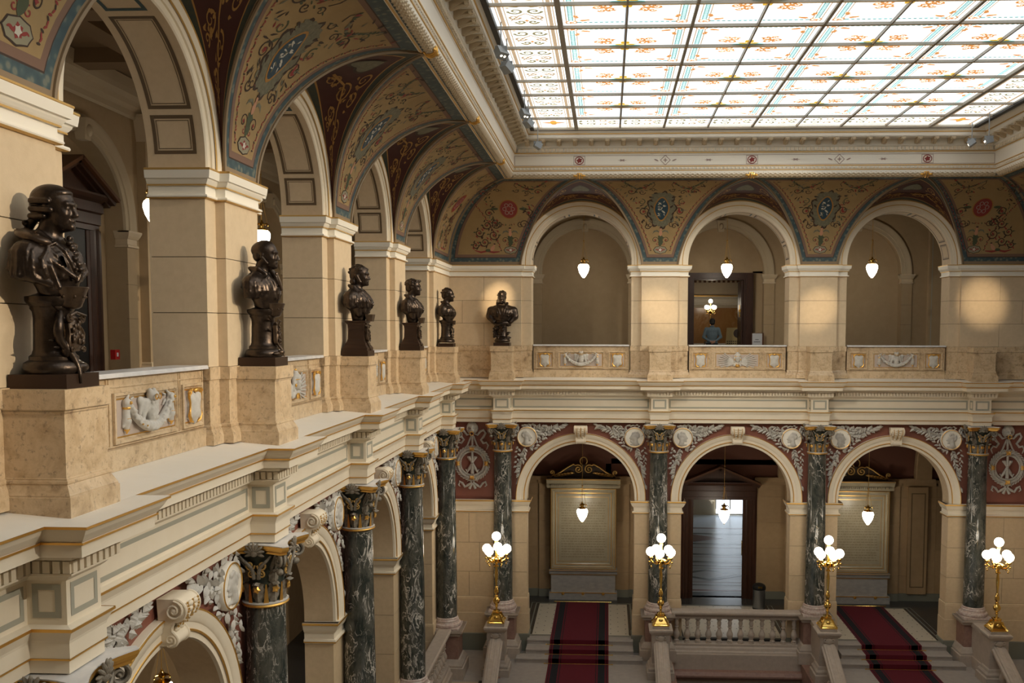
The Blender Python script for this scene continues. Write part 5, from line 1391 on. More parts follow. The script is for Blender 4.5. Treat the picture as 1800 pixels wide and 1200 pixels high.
# ---- spandrel reliefs: medallion and branches
def leaf_mesh(lob):
    m = MB(); n = 8; rows = []
    for i in range(n+1):
        t = i/n; w_ = math.sin(PI*t**.85)*(.23 if not lob else .30*(1+.28*math.cos(t*20)))
        rows.append([(t, .10*math.sin(PI*t), -w_), (t, -.16*math.sin(PI*t)-.10*t, 0), (t, .10*math.sin(PI*t), w_)])
    m.grid(rows, 0, False)
    return m
LEAF = [leaf_mesh(False), leaf_mesh(True)]
LEAFM = [l.mesh('leaf', 'stucco_white') for l in LEAF]
def branches(lob):
    rr = random.Random(3+lob); A = []; stems = []
    up = [(.98+.12*i, -3.42+.045*i+.01*math.sin(i)) for i in range(9)]; dn = [(.70-.035*i+.012*math.sin(i*1.3), -3.80-.15*i) for i in range(9)]
    nb = [(.50, -3.05), (.42, -3.2), (.44, -3.36)]
    stems = [up, [(.95, -3.3), (1.15, -3.15), (1.35, -3.07)], dn, [(.85, -3.78), (1.0, -3.85)]]
    def along(path, n, l0, l1, sp):
        for q in range(n):
            t = q/(n-1)*(len(path)-1); i = min(int(t), len(path)-2); f_ = t-i
            x = path[i][0]+(path[i+1][0]-path[i][0])*f_; z = path[i][1]+(path[i+1][1]-path[i][1])*f_
            a = math.atan2(path[i+1][1]-path[i][1], path[i+1][0]-path[i][0]); sd = 1 if q % 2 else -1
            A.append((x, z, a+sd*rr.uniform(.35, 1.15), l0+(l1-l0)*rr.random(), rr.uniform(-.07, .0)))
    along(up, 24, .15, .21, 0); along(stems[1], 11, .13, .18, 0); along(dn, 30, .12, .19, 0); along(stems[3], 6, .13, .18, 0); along(nb, 9, .11, .16, 0); along([(.58, -3.06), (.95, -3.04)], 7, .1, .15, 0); along([(1.05, -3.72), (1.25, -3.50), (1.45, -3.36)], 10, .12, .17, 0); along([(.47, -3.75), (.42, -4.4)], 9, .1, .15, 0)
    ok = []
    for x, z, a, l, y in A:
        tx, tz = x+l*math.cos(a), z+l*math.sin(a)
        if math.hypot(tx-2.5, tz-LZC) < LRO+.02 or math.hypot(x-2.5, z-LZC) < LRO+.02: continue
        if tz > -2.99 or tx < .30 or tx > 2.28: a = a+PI*.35*(1 if tx < .3 else -1); tx, tz = x+l*math.cos(a), z+l*math.sin(a)
        if tz > -2.97 or tx < .26 or math.hypot(tx-2.5, tz-LZC) < LRO+.02: continue
        ok.append((x, z, a, l, y))
    return ok, stems
def medallion_mesh():
    m = MB().lathe([(.0, .0), (.29, .0), (.295, .012), (.32, .016), (.33, .0), (.33, -.09)], 40); m.xf(Matrix.Rotation(PI/2, 4, 'X')); m.v = [(x, y+VW-.10, z) for x, y, z in m.v]; return m
me_med = medallion_mesh().mesh('medallion', 'stucco_med' if 'stucco_med' in MATS else 'white_cream')
m = MB().tube([(.307*math.cos(a), VW-.12, .307*math.sin(a)) for a in [2*PI*i/40 for i in range(40)]], .011, 6, 0, True); me_medg = m.mesh('gilt_rim', 'gold')
def profile(seed):
    rr = random.Random(seed); s = Sculpt((-.24, VW-.17, -.26), (.24, VW-.08, .25), .012); y = VW-.095
    s.e((-.03, y, .06), (.125, .045, .125), .02); s.e((.055, y, .0), (.075, .045, .105), .02); s.c((.11, y-.01, .03), (.145, y-.01, -.015), .02, .024, .012); s.e((.095, y, -.10), (.045, .035, .035), .015); s.c((.10, y-.01, -.05), (.115, y-.01, -.052), .018, .018, .01)
    s.c((-.02, y, -.05), (-.04, y, -.19), .07, .08, .03); s.c((-.13, y, -.22), (.11, y, -.22), .035, .03, .03); s.e((-.03, y-.03, .0), (.02, .02, .035), .01)
    for i in range(12): a = rr.uniform(.6, 4.0); s.e((-.03+.11*math.cos(a), y-.012, .07+.105*math.sin(a)), (.035, .03, .035), .012)
    if seed % 2: 
        for i in range(7): s.e((.06+rr.uniform(-.03, .05), y-.01, -.11-rr.uniform(0, .06)), (.03, .025, .03), .012)
    return s.mb().mesh('portrait', 'stucco_white')
PROF = [profile(i) for i in range(3)]
def spandrel(loc, rot, sd, lob, near, label, q):
    t = thing('spandrel_relief', label, 'relief', loc, rot, 'stucco spandrel reliefs of the lower arcade')
    md = obj('medallion', me_med, t, (sd*.77, -.03, -3.44)); obj('gilt_rim', me_medg, md); obj('portrait', PROF[q % 3], md, scale=(1 if q % 2 else -1, 1, 1))
    A, st = branches(lob); m = MB()
    for p in st: m.tube([(sd*x, VW-.035, z) for x, z in p], .016, 5)
    obj('branch', m, t, mats='stucco_white')
    jm = MB()
    for x, z, a, l, y in A:
        aa = a if sd > 0 else PI-a
        if near: obj('leaf', LEAFM[lob], t, (sd*x, VW-.05+y, z), (0, -aa, 0), scale=(l, l, l))
        else:
            o0 = len(jm.v); L_ = LEAF[lob]; jm.add(L_.v, L_.f, 0); jm.xf(Matrix.Translation((sd*x, VW-.05+y, z)) @ Matrix.Rotation(-aa, 4, 'Y') @ Matrix.Scale(l, 4), o0)
    if not near: stuff(obj('leaves', jm, t, mats='stucco_white'))
q = 0
LCN = ['bottom left corner', 'nearest full', 'second', 'third', 'last']
for k, c in enumerate(LEFT_C):
    for sd in (-1, 1):
        if k == 4 and sd == 1: continue
        spandrel(at_left(c), ROT_L, sd, 1 if sd > 0 else 0, k < 3, 'stucco medallion and %s branches %s the %s left green column' % ('oak' if sd > 0 else 'laurel', 'beyond' if sd > 0 else 'before', LCN[k]), q); q += 1
for k, c in enumerate(FAR_C):
    for sd in (-1, 1):
        if (k == 0 and sd < 0) or (k == 3 and sd > 0): continue
        nm = {(0, 1): 'stucco medallion with oak leaves at the left end of the far arcade', (1, -1): 'medallion with laurel left of the second far column', (1, 1): 'medallion with oak leaves right of the second far column', (2, -1): 'medallion with laurel left of the third far column', (2, 1): 'medallion with oak leaves right of the third far column', (3, -1): 'medallion with laurel left of the rightmost far column'}[(k, sd)]
        spandrel(at_far(c), 0, sd, 1 if sd > 0 else 0, False, nm, q); q += 1

# ---- wreath reliefs in the corners
def wreath(loc, label):
    t = thing('wreath_relief', label, 'relief', loc, 0, 'stucco wreaths in the red corner fields')
    Y0 = VW
    s = Sculpt((-.24, Y0-.22, -3.42), (.24, Y0+.02, -2.98), .013); z = -3.18
    s.e((0, Y0-.06, z), (.13, .09, .14), .02); s.e((0, Y0-.13, z-.07), (.07, .07, .06), .02); s.c((0, Y0-.15, z+.05), (0, Y0-.19, z-.04), .03, .035, .015); s.pair('e', (0, 0, 0), (.001, .001, .001))
    for sx in (-1, 1):
        s.e((sx*.05, Y0-.14, z+.03), (.03, .03, .02), .012); s.e((sx*.045, Y0-.17, z-.075), (.04, .04, .035), .015); s.e((sx*.12, Y0-.07, z+.10), (.035, .03, .04), .012)
        for i in range(7): a = -.9+i*.42; s.e((sx*(.14*math.cos(a)+.01), Y0-.045, z+.15*math.sin(a)), (.05, .045, .05), .015)
    s.D = smax(s.D, -ell(s.X, s.Y, s.Z, (0, Y0-.19, z-.115), (.035, .04, .018)), .01)
    for i in range(5): s.e((-.10+.05*i, Y0-.05, z+.14+.02*math.sin(i*1.5)), (.04, .04, .04), .015)
    obj('lion_mask', s.mb(), t, mats='stucco')
    m = MB().tube([(.06*math.cos(a), Y0-.19, z-.16+.06*math.sin(a)) for a in [2*PI*i/16 for i in range(16)]], .014, 6, 0, True); obj('ring', m, t, mats='gold')
    m = MB(); rr = random.Random(5); R0 = .47; zc = -4.32
    m.tube([(R0*math.cos(a), Y0-.05, zc+R0*1.02*math.sin(a)) for a in [2*PI*i/36 for i in range(36)]], .055, 8, 0, True)
    for i in range(110):
        a = 2*PI*i/110; o0 = len(m.v); m.ball((0, 0, 0), (.028, .024, .066), 6, 4); rad = R0+(-.08, 0, .08)[i % 3]
        m.xf(Matrix.Translation((rad*math.cos(a), Y0-.075-(.035 if i % 3 == 1 else 0), zc+rad*math.sin(a))) @ Matrix.Rotation(-a+(.5, 0, -.5)[i % 3], 4, 'Y'), o0)
    obj('laurel_wreath', m, t, mats='stucco')
    for a in (0, PI/2, PI, -PI/2):
        m = MB()
        for d in (-.09, -.03, .03, .09): m.tube([((R0-.07+.14*q_/4)*math.cos(a+d*(1+.8*abs(q_-2)/2)), Y0-.12-.02*math.sin(PI*q_/4), zc+(R0-.07+.14*q_/4)*math.sin(a+d*(1+.8*abs(q_-2)/2))) for q_ in range(5)], [.008, .016, .018, .016, .008], 6)
        obj('gilt_tie', m, t, mats='gold')
    m = MB()
    def rb(pts, w0): m.tube([(x, Y0-.03-.01*math.sin(i), z_) for i, (x, z_) in enumerate(pts)], w0, 6)
    for sx in (-1, 1):
        rb([(sx*.03, -3.42), (sx*.15, -3.72), (sx*.30, -3.98)], .03); rb([(sx*.04, -3.36), (sx*.17, -3.40), (sx*.27, -3.28), (sx*.37, -3.24), (sx*.43, -3.34), (sx*.36, -3.47), (sx*.28, -3.56), (sx*.36, -3.67), (sx*.46, -3.64), (sx*.52, -3.74), (sx*.46, -3.88)], [.02, .035, .04, .04, .038, .04, .04, .04, .035, .03, .012])
        rb([(sx*.02, -4.95), (sx*.16, -5.05), (sx*.25, -5.10), (sx*.33, -4.98), (sx*.42, -4.93), (sx*.46, -5.04), (sx*.40, -5.09)], [.03, .045, .04, .04, .04, .03, .015]); rb([(sx*.02, -4.93), (sx*.12, -4.84), (sx*.16, -4.92)], [.03, .05, .02]); rb([(sx*.01, -4.98), (sx*.10, -5.16)], [.035, .05])
    rb([(0, -3.42), (0, -3.85)], .035)
    stuff(obj('ribbons', m, t, mats='stucco'))
    m = MB(); m.tube([(0, Y0-.06, -3.93), (0, Y0-.07, -4.66)], [.035, .06], 8)
    for sx in (-1, 1):
        m.tube([(sx*.02, Y0-.06, -4.28), (sx*.10, Y0-.06, -4.13), (sx*.16, Y0-.05, -4.12)], [.03, .06, .025], 6); m.tube([(sx*.02, Y0-.06, -4.33), (sx*.10, Y0-.06, -4.50), (sx*.17, Y0-.05, -4.60), (sx*.22, Y0-.05, -4.52)], [.03, .05, .045, .02], 6)
    m.ball((0, Y0-.08, -4.30), .05, 8, 6); obj('torch', m, t, mats='stucco')
wreath((-4.37, YF, 0), 'lion mask with laurel wreath on red wall, left far corner'); wreath((12.67, YF, 0), 'lion mask with laurel wreath on red wall at the right edge')

# ---- floor, steps, landing
fl = struct(obj('floor', MB().box(XL-6.3, XR+6.3, 30.46, YF+6.2, ZFL-.3, ZFL).box(XL-6.3, XL-.95, 3, 30.47, ZFL-.3, ZFL), mats='floor_dark')); tag_l(fl, 'dark bordered mosaic floor behind the lower arches')
for k in range(3):
    xc = -.85+5*k; m = MB(); m.box(xc-1.60, xc+1.60, 30.45, 33.95, ZFL, ZFL+.004)
    o = obj('mosaic_field', m, fl, mats='tile_white')
    m = MB(); S = lambda x, y: (x, y, ZFL+.007)
    for i in range(13):
        for j in range(14):
            x = xc-1.5+.25*i; y = 30.6+.25*j
            if (i+j) % 2 == 0: blob(m, S, (x, y), .022, .034, 0, 0, 8, .45, 4)
    stuff(obj('mosaic_dots', m, o, mats='ink'))
    m = MB(); S = lambda x, y: (x, y, ZFL+.006)
    for o_ in (0.12, .28): frame(m, S, xc-1.60-o_, xc+1.60+o_, 30.45-o_*.5, 33.95+o_*.4, .05 if o_ < .2 else .03)
    obj('mosaic_border', m, o, mats='tile_white' if False else 'stone_green')
def step(x0, x1, y0, y1, z, m_='stair_stone', nm='step', par=None):
    return obj(nm, MB().extr_x([(y0, z-.045), (y0+.02, z-.05), (y0+.02, z-.30), (y1, z-.30), (y1, z), (y0+.01, z), (y0, z-.01)][::-1], x0, x1), par, mats=m_)
lnd = struct(obj('floor_landing', MB().box(XL-.9, 1.65, 27.28, 30.1, ZLA-.4, ZLA).box(6.65, XR+.9, 27.28, 30.1, ZLA-.4, ZLA), mats='stair_stone')); tag_l(lnd, 'pale stone stair landing in front of the lower arcade')
for k in (0, 2):
    xc = -.85+5*k
    st = thing('entrance_steps', 'three shallow stone steps under the %s red runner' % ('left' if k == 0 else 'right'), 'steps', (xc, 0, 0), 0, 'short flights up to the lower arches')
    step(-1.72, 1.72, 29.90, 30.46, ZFL, par=st); step(-1.72, 1.72, 29.40, 29.93, ZFL-.15, par=st); step(-2.0, 2.0, 28.97, 29.43, ZFL-.30, par=st)
    ft = thing('stair_flight', 'flight of stone steps running down out of frame, %s of two' % ('left' if k == 0 else 'right'), 'stairs', (xc, 0, 0), 0, 'main stair flights')
    for i in range(12): step(-2.25, 2.25, 26.98-.32*i, 27.32-.32*i, ZLA-.15*(i+1), par=ft)
    # runner
    t = thing('carpet_runner', 'dark red carpet runner with black stripes up the %s steps' % ('left' if k == 0 else 'right'), 'carpet', (xc-.02, 0, 0), 0, 'red stair carpets')
    e = .014; P = [(34.15, ZFL+e), (29.885, ZFL+e), (29.885, ZFL-.15+e), (29.385, ZFL-.15+e), (29.385, ZFL-.30+e), (28.955, ZFL-.30+e), (28.955, ZLA+e), (27.27, ZLA+e)]
    for i in range(12): P += [(27.27-.32*i-.0, ZLA-.15*(i+1)+e) if i else (27.265, ZLA-.15+e), (26.965-.32*i, ZLA-.15*(i+1)+e)]
    def strip(x0, x1, m_, up=0):
        mm = MB(); n = len(P); mm.add([(x0, y, z+up) for y, z in P]+[(x1, y, z+up) for y, z in P]+[(x0, y, z-.012) for y, z in P]+[(x1, y, z-.012) for y, z in P], [(i, i+1, n+i+1, n+i) for i in range(n-1)]+[(2*n+i, 2*n+i+1, i+1, i) for i in range(n-1)]+[(n+i, n+i+1, 3*n+i+1, 3*n+i) for i in range(n-1)]); return mm
    obj('pile', strip(-.95, .95, 0), t, mats='carpet_red')
    for sx in (-1, 1):
        a, b = sorted((sx*.62, sx*.83)); obj('stripe', strip(a, b, 0, .003), t, mats='carpet_black')
        for c_ in (.56, .885): a, b = sorted((sx*(c_-.012), sx*(c_+.012))); obj('stripe', strip(a, b, 0, .003), t, mats='carpet_black')
    for y, z in ((29.86, ZFL-.135), (29.36, ZFL-.285), (28.93, ZLA+.015)):
        obj('stair_rod', MB().tube([(-1.06, y, z), (1.06, y, z)], .013, 8).ball((-1.07, y, z), .022, 8, 6).ball((1.07, y, z), .022, 8, 6), t, mats='brass')
    obj('stair_rod', MB().tube([(-1.06, 34.17, ZFL+.02), (1.06, 34.17, ZFL+.02)], .014, 8), t, mats='brass')

# ---- balustrades of turned stone
def balu_mesh(h=.84):
    pr = [(.085, 0), (.085, .05), (.06, .055), (.055, .075), (.075, .09), (.06, .11), (.048, .13), (.075, .20), (.092, .27), (.088, .33), (.062, .40), (.042, .47), (.038, .52), (.062, .535), (.062, .555), (.040, .565), (.052, .62), (.062, .68), (.05, .74), (.04, .775), (.07, .785), (.07, .84)]
    return MB().lathe([(r*1.15, z*h/.84) for r, z in pr], 18)
me_bal = balu_mesh(.80).mesh('baluster', 'limestone')
def stone_balustrade(label, p0, p1, n, rot, loc):
    L = p1-p0; t = thing('stone_balustrade', label, 'balustrade', loc, rot, 'turned stone balustrades of the lower arcade')
    obj('handrail', MB().extr_x([(-.19, -9.10), (-.21, -9.07), (-.21, -9.02), (-.17, -8.985), (.17, -8.985), (.21, -9.02), (.21, -9.07), (.17, -9.12), (.10, -9.18), (.10, -9.24), (-.10, -9.24), (-.10, -9.18), (-.17, -9.12)][::-1], p0, p1), t, mats='limestone')
    obj('plinth', MB().extr_x([(-.16, -10.05), (-.16, -10.12), (-.20, -10.16), (-.22, -10.24), (-.26, -10.28), (-.26, -10.75), (.2, -10.75), (.2, -10.05)][::-1], p0, p1), t, mats='limestone')
    for i in range(n): obj('baluster', me_bal, t, (p0+L*(i+.5)/n, 0, -10.05))
    return t
stone_balustrade('stone balustrade with turned balusters below the lower glass door', -2.05, 2.05, 12, 0, at_far(4.15, .70))
for k in (2, 3): stone_balustrade(['low stone balustrade between second and third left columns', 'low stone balustrade between third and last left columns'][k-2], -2.05, 2.05, 12, ROT_L, at_left(LEFT_C[k]+2.5, .70))
mb = MB(); mb.box(1.5, 6.8, 29.45, 29.95, -12.6, -10.3)
pf_ = struct(obj('wall_stairwell', mb, mats='limestone')); tag_l(pf_, 'stone wall of the stair well under the middle balustrade')
obj('string_course', MB().extr_x([(29.2, -10.95), (29.2, -10.9), (29.28, -10.8), (29.45, -10.78), (29.45, -11.05), (29.3, -11.05)][::-1], 2.1, 6.2), pf_, mats='limestone_red')
for x in (1.87, 6.17): obj('side_string', MB().box(x, x+.26, 27.2, 29.5, -12.5, -10.52), pf_, mats='limestone_red')
mb = MB().box(1.6, 6.7, 20, 29.4, -13.2, -13.1); obj('well_floor', mb, pf_, mats='wood')
# newels with candelabra, sloping rails
def newel(loc, label):
    t = thing('newel_post', label, 'newel post', loc, 0, 'stone newel posts of the stair')
    h = .27; path = [(-h, h), (-h, -h), (h, -h), (h, h)]
    obj('cap', MB().sweep(path, [(-.06, -8.98), (-.085, -9.0), (-.085, -9.05), (-.07, -9.08), (-.04, -9.12), (-.025, -9.15), (0, -9.16)], closed=True).extr([(-h-.06, -h-.06), (h+.06, -h-.06), (h+.06, h+.06), (-h-.06, h+.06)], -9.02, -8.98).box(-.25, .25, -.25, .25, -8.98, -8.90), t, mats='limestone')
    obj('shaft', MB().box(-h, h, -h, h, -10.2, -9.15), t, mats='limestone')
    obj('base', MB().sweep(path, [(0, -10.02), (-.03, -10.05), (-.05, -10.12), (-.10, -10.18), (-.10, -10.26), (-.14, -10.28), (-.14, -10.8)], closed=True), t, mats='limestone')
    return t
NY = 28.1
def cand_meshes():
    d = {}
    m = MB(); pr = [(.22, 0), (.22, .03), (.20, .045), (.185, .06), (.20, .075), (.175, .10), (.13, .16), (.10, .22), (.085, .28), (.095, .30), (.095, .325), (.06, .34)]
    for i in range(len(pr)-1):
        a, za = pr[i]; b, zb = pr[i+1]
        m.add([(-a, -a, za), (a, -a, za), (a, a, za), (-a, a, za), (-b, -b, zb), (b, -b, zb), (b, b, zb), (-b, b, zb)], [(0, 1, 5, 4), (1, 2, 6, 5), (2, 3, 7, 6), (3, 0, 4, 7)])
    for sx in (-1, 1):
        for sy in (-1, 1): m.tube([(sx*.21, sy*.21, .02), (sx*.15, sy*.15, .12), (sx*.10, sy*.10, .25)], [.035, .025, .03], 6)
        m.ball((sx*.14, 0, .15), (.03, .06, .05), 8, 6); m.ball((0, sx*.14, .15), (.06, .03, .05), 8, 6)
    m.v = [(x*1.14, y*1.14, z*1.05) for x, y, z in m.v]; d['foot'] = m.mesh('foot', 'brass')
    d['stem'] = MB().lathe([(.05, .33), (.035, .36), (.03, .45), (.05, .47), (.05, .49), (.03, .51), (.06, .55), (.105, .62), (.11, .67), (.085, .73), (.045, .77), (.06, .79), (.06, .81), (.035, .83), (.045, .86), (.065, .90), (.07, .96), (.05, 1.02), (.04, 1.05), (.055, 1.07), (.03, 1.10), (.032, 1.2), (.045, 1.35), (.05, 1.5), (.035, 1.62), (.03, 1.68), (.07, 1.70), (.075, 1.73), (.04, 1.75), (.035, 1.80), (.10, 1.86), (.15, 1.92), (.165, 1.97), (.12, 2.0), (.05, 2.02), (.035, 2.1), (.03, 2.38), (.05, 2.44), (.055, 2.50), (.03, 2.52)], 18).mesh('stem', 'brass')
    m = MB(); m.tube([(.04, 0, 1.90), (.14, 0, 1.86), (.25, 0, 1.90), (.31, 0, 1.97), (.32, 0, 2.04)], [.028, .024, .024, .02, .02], 7); m.lathe([(.02, 2.0), (.06, 2.04), (.075, 2.07), (.06, 2.09), (.04, 2.09)], 12, (.32, 0, 0))
    m.ball((.36, 0, 1.93), (.035, .02, .03), 8, 6); m.tube([(.25, 0, 1.90), (.30, 0, 1.86), (.345, 0, 1.83), (.36, 0, 1.86)], [.014, .016, .014, .01], 6); m.ball((.30, 0, 1.78), (.022, .022, .035), 8, 6)
    d['arm'] = m.mesh('arm', 'brass')
    d['globe'] = MB().ball((0, 0, 0), .138, 20, 12).mesh('globe', 'opal')
    return d
cdm = cand_meshes()
def candelabrum(loc, label, a0=.3, cat='candelabrum', scale=1.):
    t = thing('candelabrum', label, cat, loc, 0, 'brass globe candelabra')
    if scale != 1.: t.scale = (scale,)*3
    obj('foot', cdm['foot'], t); obj('stem', cdm['stem'], t)
    for i in range(5):
        an = a0+2*PI*i/5; a = obj('arm', cdm['arm'], t, (0, 0, 0), an); obj('globe', cdm['globe'], t, (.32*math.cos(an), .32*math.sin(an), 2.24))
    obj('globe', cdm['globe'], t, (0, 0, 2.64))
    return t
def rail_slope(x, label):
    t = thing('stair_rail', label, 'stair rail', (x, 0, 0), 0, 'sloping stone stair rails')
    m = MB(); y0, y1 = NY-.27, NY-.27-7.0; sl = .15/.32; z0_ = -9.20
    sec = [(-.20, -.22), (-.22, -.16), (-.22, -.10), (-.17, -.07), (-.165, -.02), (-.10, -.01), (-.095, .0), (-.035, .0), (-.03, -.008), (.03, -.008), (.035, 0), (.095, 0), (.10, -.01), (.165, -.02), (.17, -.07), (.22, -.10), (.22, -.16), (.20, -.22)]
    rows = [[(a, y, z0_-.12-(y0-y)*sl+b) for a, b in sec] for y in (y0, y1)]
    m.grid(rows, 0, False); m.add(rows[0], [tuple(range(len(sec)))]); obj('handrail', m, t, mats='limestone')
    m = MB(); m.ball((0, y0-.03, z0_-.06), (.11, .03, .09), 12, 8)
    for sx in (-1, 1): m.tube([(sx*(.11+p[0]), y0-.03, z0_-.03+p[1]) for p in spiral((0, 0), .06, PI, 1.4, 16)], .02, 6)
    obj('scroll_end', m, t, mats='limestone')
    b = MB(); b.add([(-.16, y0, -10.4), (.16, y0, -10.4), (.16, y1, -10.4-(y0-y1)*sl), (-.16, y1, -10.4-(y0-y1)*sl), (-.16, y0, -11.4), (.16, y0, -11.4), (.16, y1, -11.4-(y0-y1)*sl), (-.16, y1, -11.4-(y0-y1)*sl)], [(0, 1, 2, 3), (0, 3, 7, 4), (1, 5, 6, 2), (0, 4, 5, 1)]); obj('string', b, t, mats='limestone_red')
    for i in range(14):
        y = y0-.3-.42*i; obj('baluster', me_bal, t, (0, y, z0_-.32-(y0-y)*sl-.80))
for k, c in enumerate(FAR_C):
    w_ = ['leftmost', 'second', 'third', 'rightmost'][k]
    newel((c, NY, 0), '%s stone newel post of the stair carrying a candelabrum' % w_)
    candelabrum((c, NY, -8.90), '%s brass candelabrum with six lit globes on the stair' % w_, .3+k*.45)
    rail_slope(c, '%s sloping stone rail descending from its newel post' % w_)
    if k in (0, 3, 1, 2):
        obj('link_wall', MB().box(c-.22, c+.22, NY+.25, YF+.3, -10.6, -10.15).box(c-.17, c+.17, NY+.25, YF+.3, -10.2, -9.25).box(c-.21, c+.21, NY+.25, YF+.3, -9.25, -9.1), lnd, mats='limestone')
# side floor beside the left flight
mb = MB().box(XL-.9, -3.80, 8, 27.3, ZLA-.3, ZLA); o = struct(obj('floor_side', mb, mats='floor_tan')); tag_l(o, 'tan side floor along the foot of the left columns')
obj('dark_edge', MB().box(-3.80, -3.66, 8, 27.4, ZLA-.3, ZLA+.005), o, mats='black')
mb = MB().box(11.95, XR+.9, 8, 27.3, ZLA-.3, ZLA); o = struct(obj('floor_side', mb, mats='floor_tan')); tag_l(o, 'tan side floor along the right columns, below the frame')
# ================================================================== GALLERIES BEHIND THE ARCADES
VG = 6.0
gl = XL-VG; gf = YF+VG; gr = XR+VG
ZG0, ZG1 = -1.5, 5.12
mb = MB(); mb.box(gl, XL-1.1, -1.5, gf, ZG0-.2, ZG0); mb.box(XL-1.1, gr, YF+1.1, gf, ZG0-.2, ZG0); mb.box(XR+1.1, gr, -1.5, YF+1.1, ZG0-.2, ZG0)
fg = struct(obj('floor_gallery', mb, mats='floor_dark')); tag_l(fg, 'dark floor of the upper gallery behind the balustrades')
mb = MB(); mb.box(gl, XL-1.8, -1.5, gf, ZG1, ZG1+.2); mb.box(XL-1.8, gr, YF+1.8, gf, ZG1, ZG1+.2); mb.box(XR+1.8, gr, -1.5, YF+1.8, ZG1, ZG1+.2)
cg = struct(obj('ceiling_gallery', mb, mats='coffer')); tag_l(cg, 'dark coffered ceiling of the upper gallery')
for u in [9.1+2.75*i for i in range(8)]:
    obj('beam', MB().extr_y([(gl, 4.85), (XL-1.85, 4.85), (XL-1.85, 5.12), (gl, 5.12)], u-.25, u+.25), cg, mats='coffer')
for v in (2.6, 4.4): obj('beam', MB().box(XL-v-.2, XL-v+.2, 3, 30, 4.92, 5.12), cg, mats='coffer')
mb = MB(); mb.sweep([(gl, 3), (gl, gf), (gr, gf), (gr, 3)], [(-.02, 4.45), (-.06, 4.5), (-.08, 4.6), (-.20, 4.66), (-.24, 4.75), (-.38, 4.8), (-.40, 4.9), (-.42, 5.1)])
obj('cove_moulding', mb, cg, mats='gallery_trim' if 'gallery_trim' in MATS else 'vault_stone')
def niche_wall(name, loc, rot, span0, span1, centers, label, door=None):
    # back wall at local y=0 with arched recesses
    w_ = struct(obj(name, None, None, loc, rot)); tag_l(w_, label)
    edges = [span0]+[(centers[i]+centers[i+1])/2 for i in range(len(centers)-1)]+[span1]
    for i, c in enumerate(centers):
        a, b = edges[i], edges[i+1]; m = MB()
        r, zc = 1.62, 2.16
        o0 = len(m.v); h = min(c-a, b-c); arch_plate(m, h, ZG0, zc, r, ZG1, 0); m.v[o0:] = [(x+c, y, z) for x, y, z in m.v[o0:]]
        if c-h-a > .02: m.box(a, c-h, 0, .05, ZG0, ZG1)
        if b-c-h > .02: m.box(c+h, b, 0, .05, ZG0, ZG1)
        rows = arch_rows(zc, ZG0, [(r, 0), (r, .42)], 28); m.grid([[(x+c, y, z) for x, y, z in q] for q in rows], 0, True)
        obj('wall_field', m, w_, mats='gallery_wall')
        if not (door and i in door): obj('recess', MB().box(c-r-.05, c+r+.05, .40, .5, ZG0, 4.0), w_, mats='gallery_wall')
        rows = arch_rows(zc, 2.05, [(1.60, .02), (1.62, -.03), (1.72, -.035), (1.74, -.06), (1.84, -.065), (1.88, -.09), (1.96, -.09), (1.98, 0)], 28)
        obj('archivolt', MB().grid([[(x+c, y, z) for x, y, z in q] for q in rows], 0, True), w_, mats='vault_stone')
        kz = MB().tbox((c, -.08), .10, .09, 3.62, 4.02, .15, .14); kz.ball((c, -.2, 3.80), (.08, .07, .12), 10, 8); obj('keystone', kz, w_, mats='vault_stone')
        for s_ in (-1, 1):
            x = c+s_*1.80; p = [(x-.19, .2), (x-.19, -.05), (x+.19, -.05), (x+.19, .2)]
            o = obj('jamb_pilaster', MB().box(x-.19, x+.19, -.05, .1, ZG0, 1.75), w_, mats='gallery_wall')
            obj('impost', MB().sweep(p, [(-.09, 2.06), (-.09, 2.02), (-.06, 1.95), (-.03, 1.90), (-.01, 1.89), (-.01, 1.78), (-.04, 1.76), (-.04, 1.72), (0, 1.71)]).box(x-.28, x+.28, -.13, .1, 2.03, 2.06), o, mats='cream_dark')
            obj('joint', MB().box(x-.191, x+.191, -.051, 0, .215, .223).box(x-.191, x+.191, -.051, 0, .935, .943), o, mats='joint')
    return w_
def gal_pilaster(par, x):
    o = obj('pilaster', MB().box(x-.30, x+.30, -.20, .05, -.95, 4.02), par, mats='gallery_wall')
    m = MB(); frame(m, lambda a, b: (a, -.203, b), x-.20, x+.20, -.55, 3.75, .03); obj('painted_frame', m, o, mats='grey_line')
    obj('base', MB().sweep([(x-.30, .1), (x-.30, -.2), (x+.30, -.2), (x+.30, .1)], [(0, -.72), (-.03, -.75), (-.03, -.79), (-.08, -.86), (-.10, -.95), (-.14, -.96), (-.14, -1.12)]), o, mats='cream_dark')
    obj('plinth', MB().box(x-.46, x+.46, -.36, .05, -1.5, -1.12), o, mats='black')
    c = MB(); c.tbox((x, -.07), .30, .16, 4.02, 4.5, .40, .28)
    for i in range(5):
        for z, l in ((4.06, .2), (4.24, .2)):
            o0 = len(c.v); c.ball((0, 0, 0), (.06, .035, l/2), 8, 6); c.v[o0:] = [(a+x-.28+.14*i, b-.26-(zz+l/2)*.25, zz+z+l/2) for a, b, zz in c.v[o0:]]
    for s_ in (-1, 1): c.tube([(x+s_*(.32+p[0]), -.30, 4.43+p[1]) for p in spiral((0, 0), .09, PI, 1.4, 16)], .03, 6)
    c.box(x-.42, x+.42, -.38, .05, 4.5, 4.58)
    obj('capital', c, o, mats='cream_dark')
wgl = niche_wall('wall_gallery_left', (gl, 0, 0), ROT_L, 2.5, gf, [12.9, 17.9, 22.9, 27.9], 'back wall of the left upper gallery with arched recesses', (1,))
for u in (15.4, 20.4, 25.4): gal_pilaster(wgl, u)
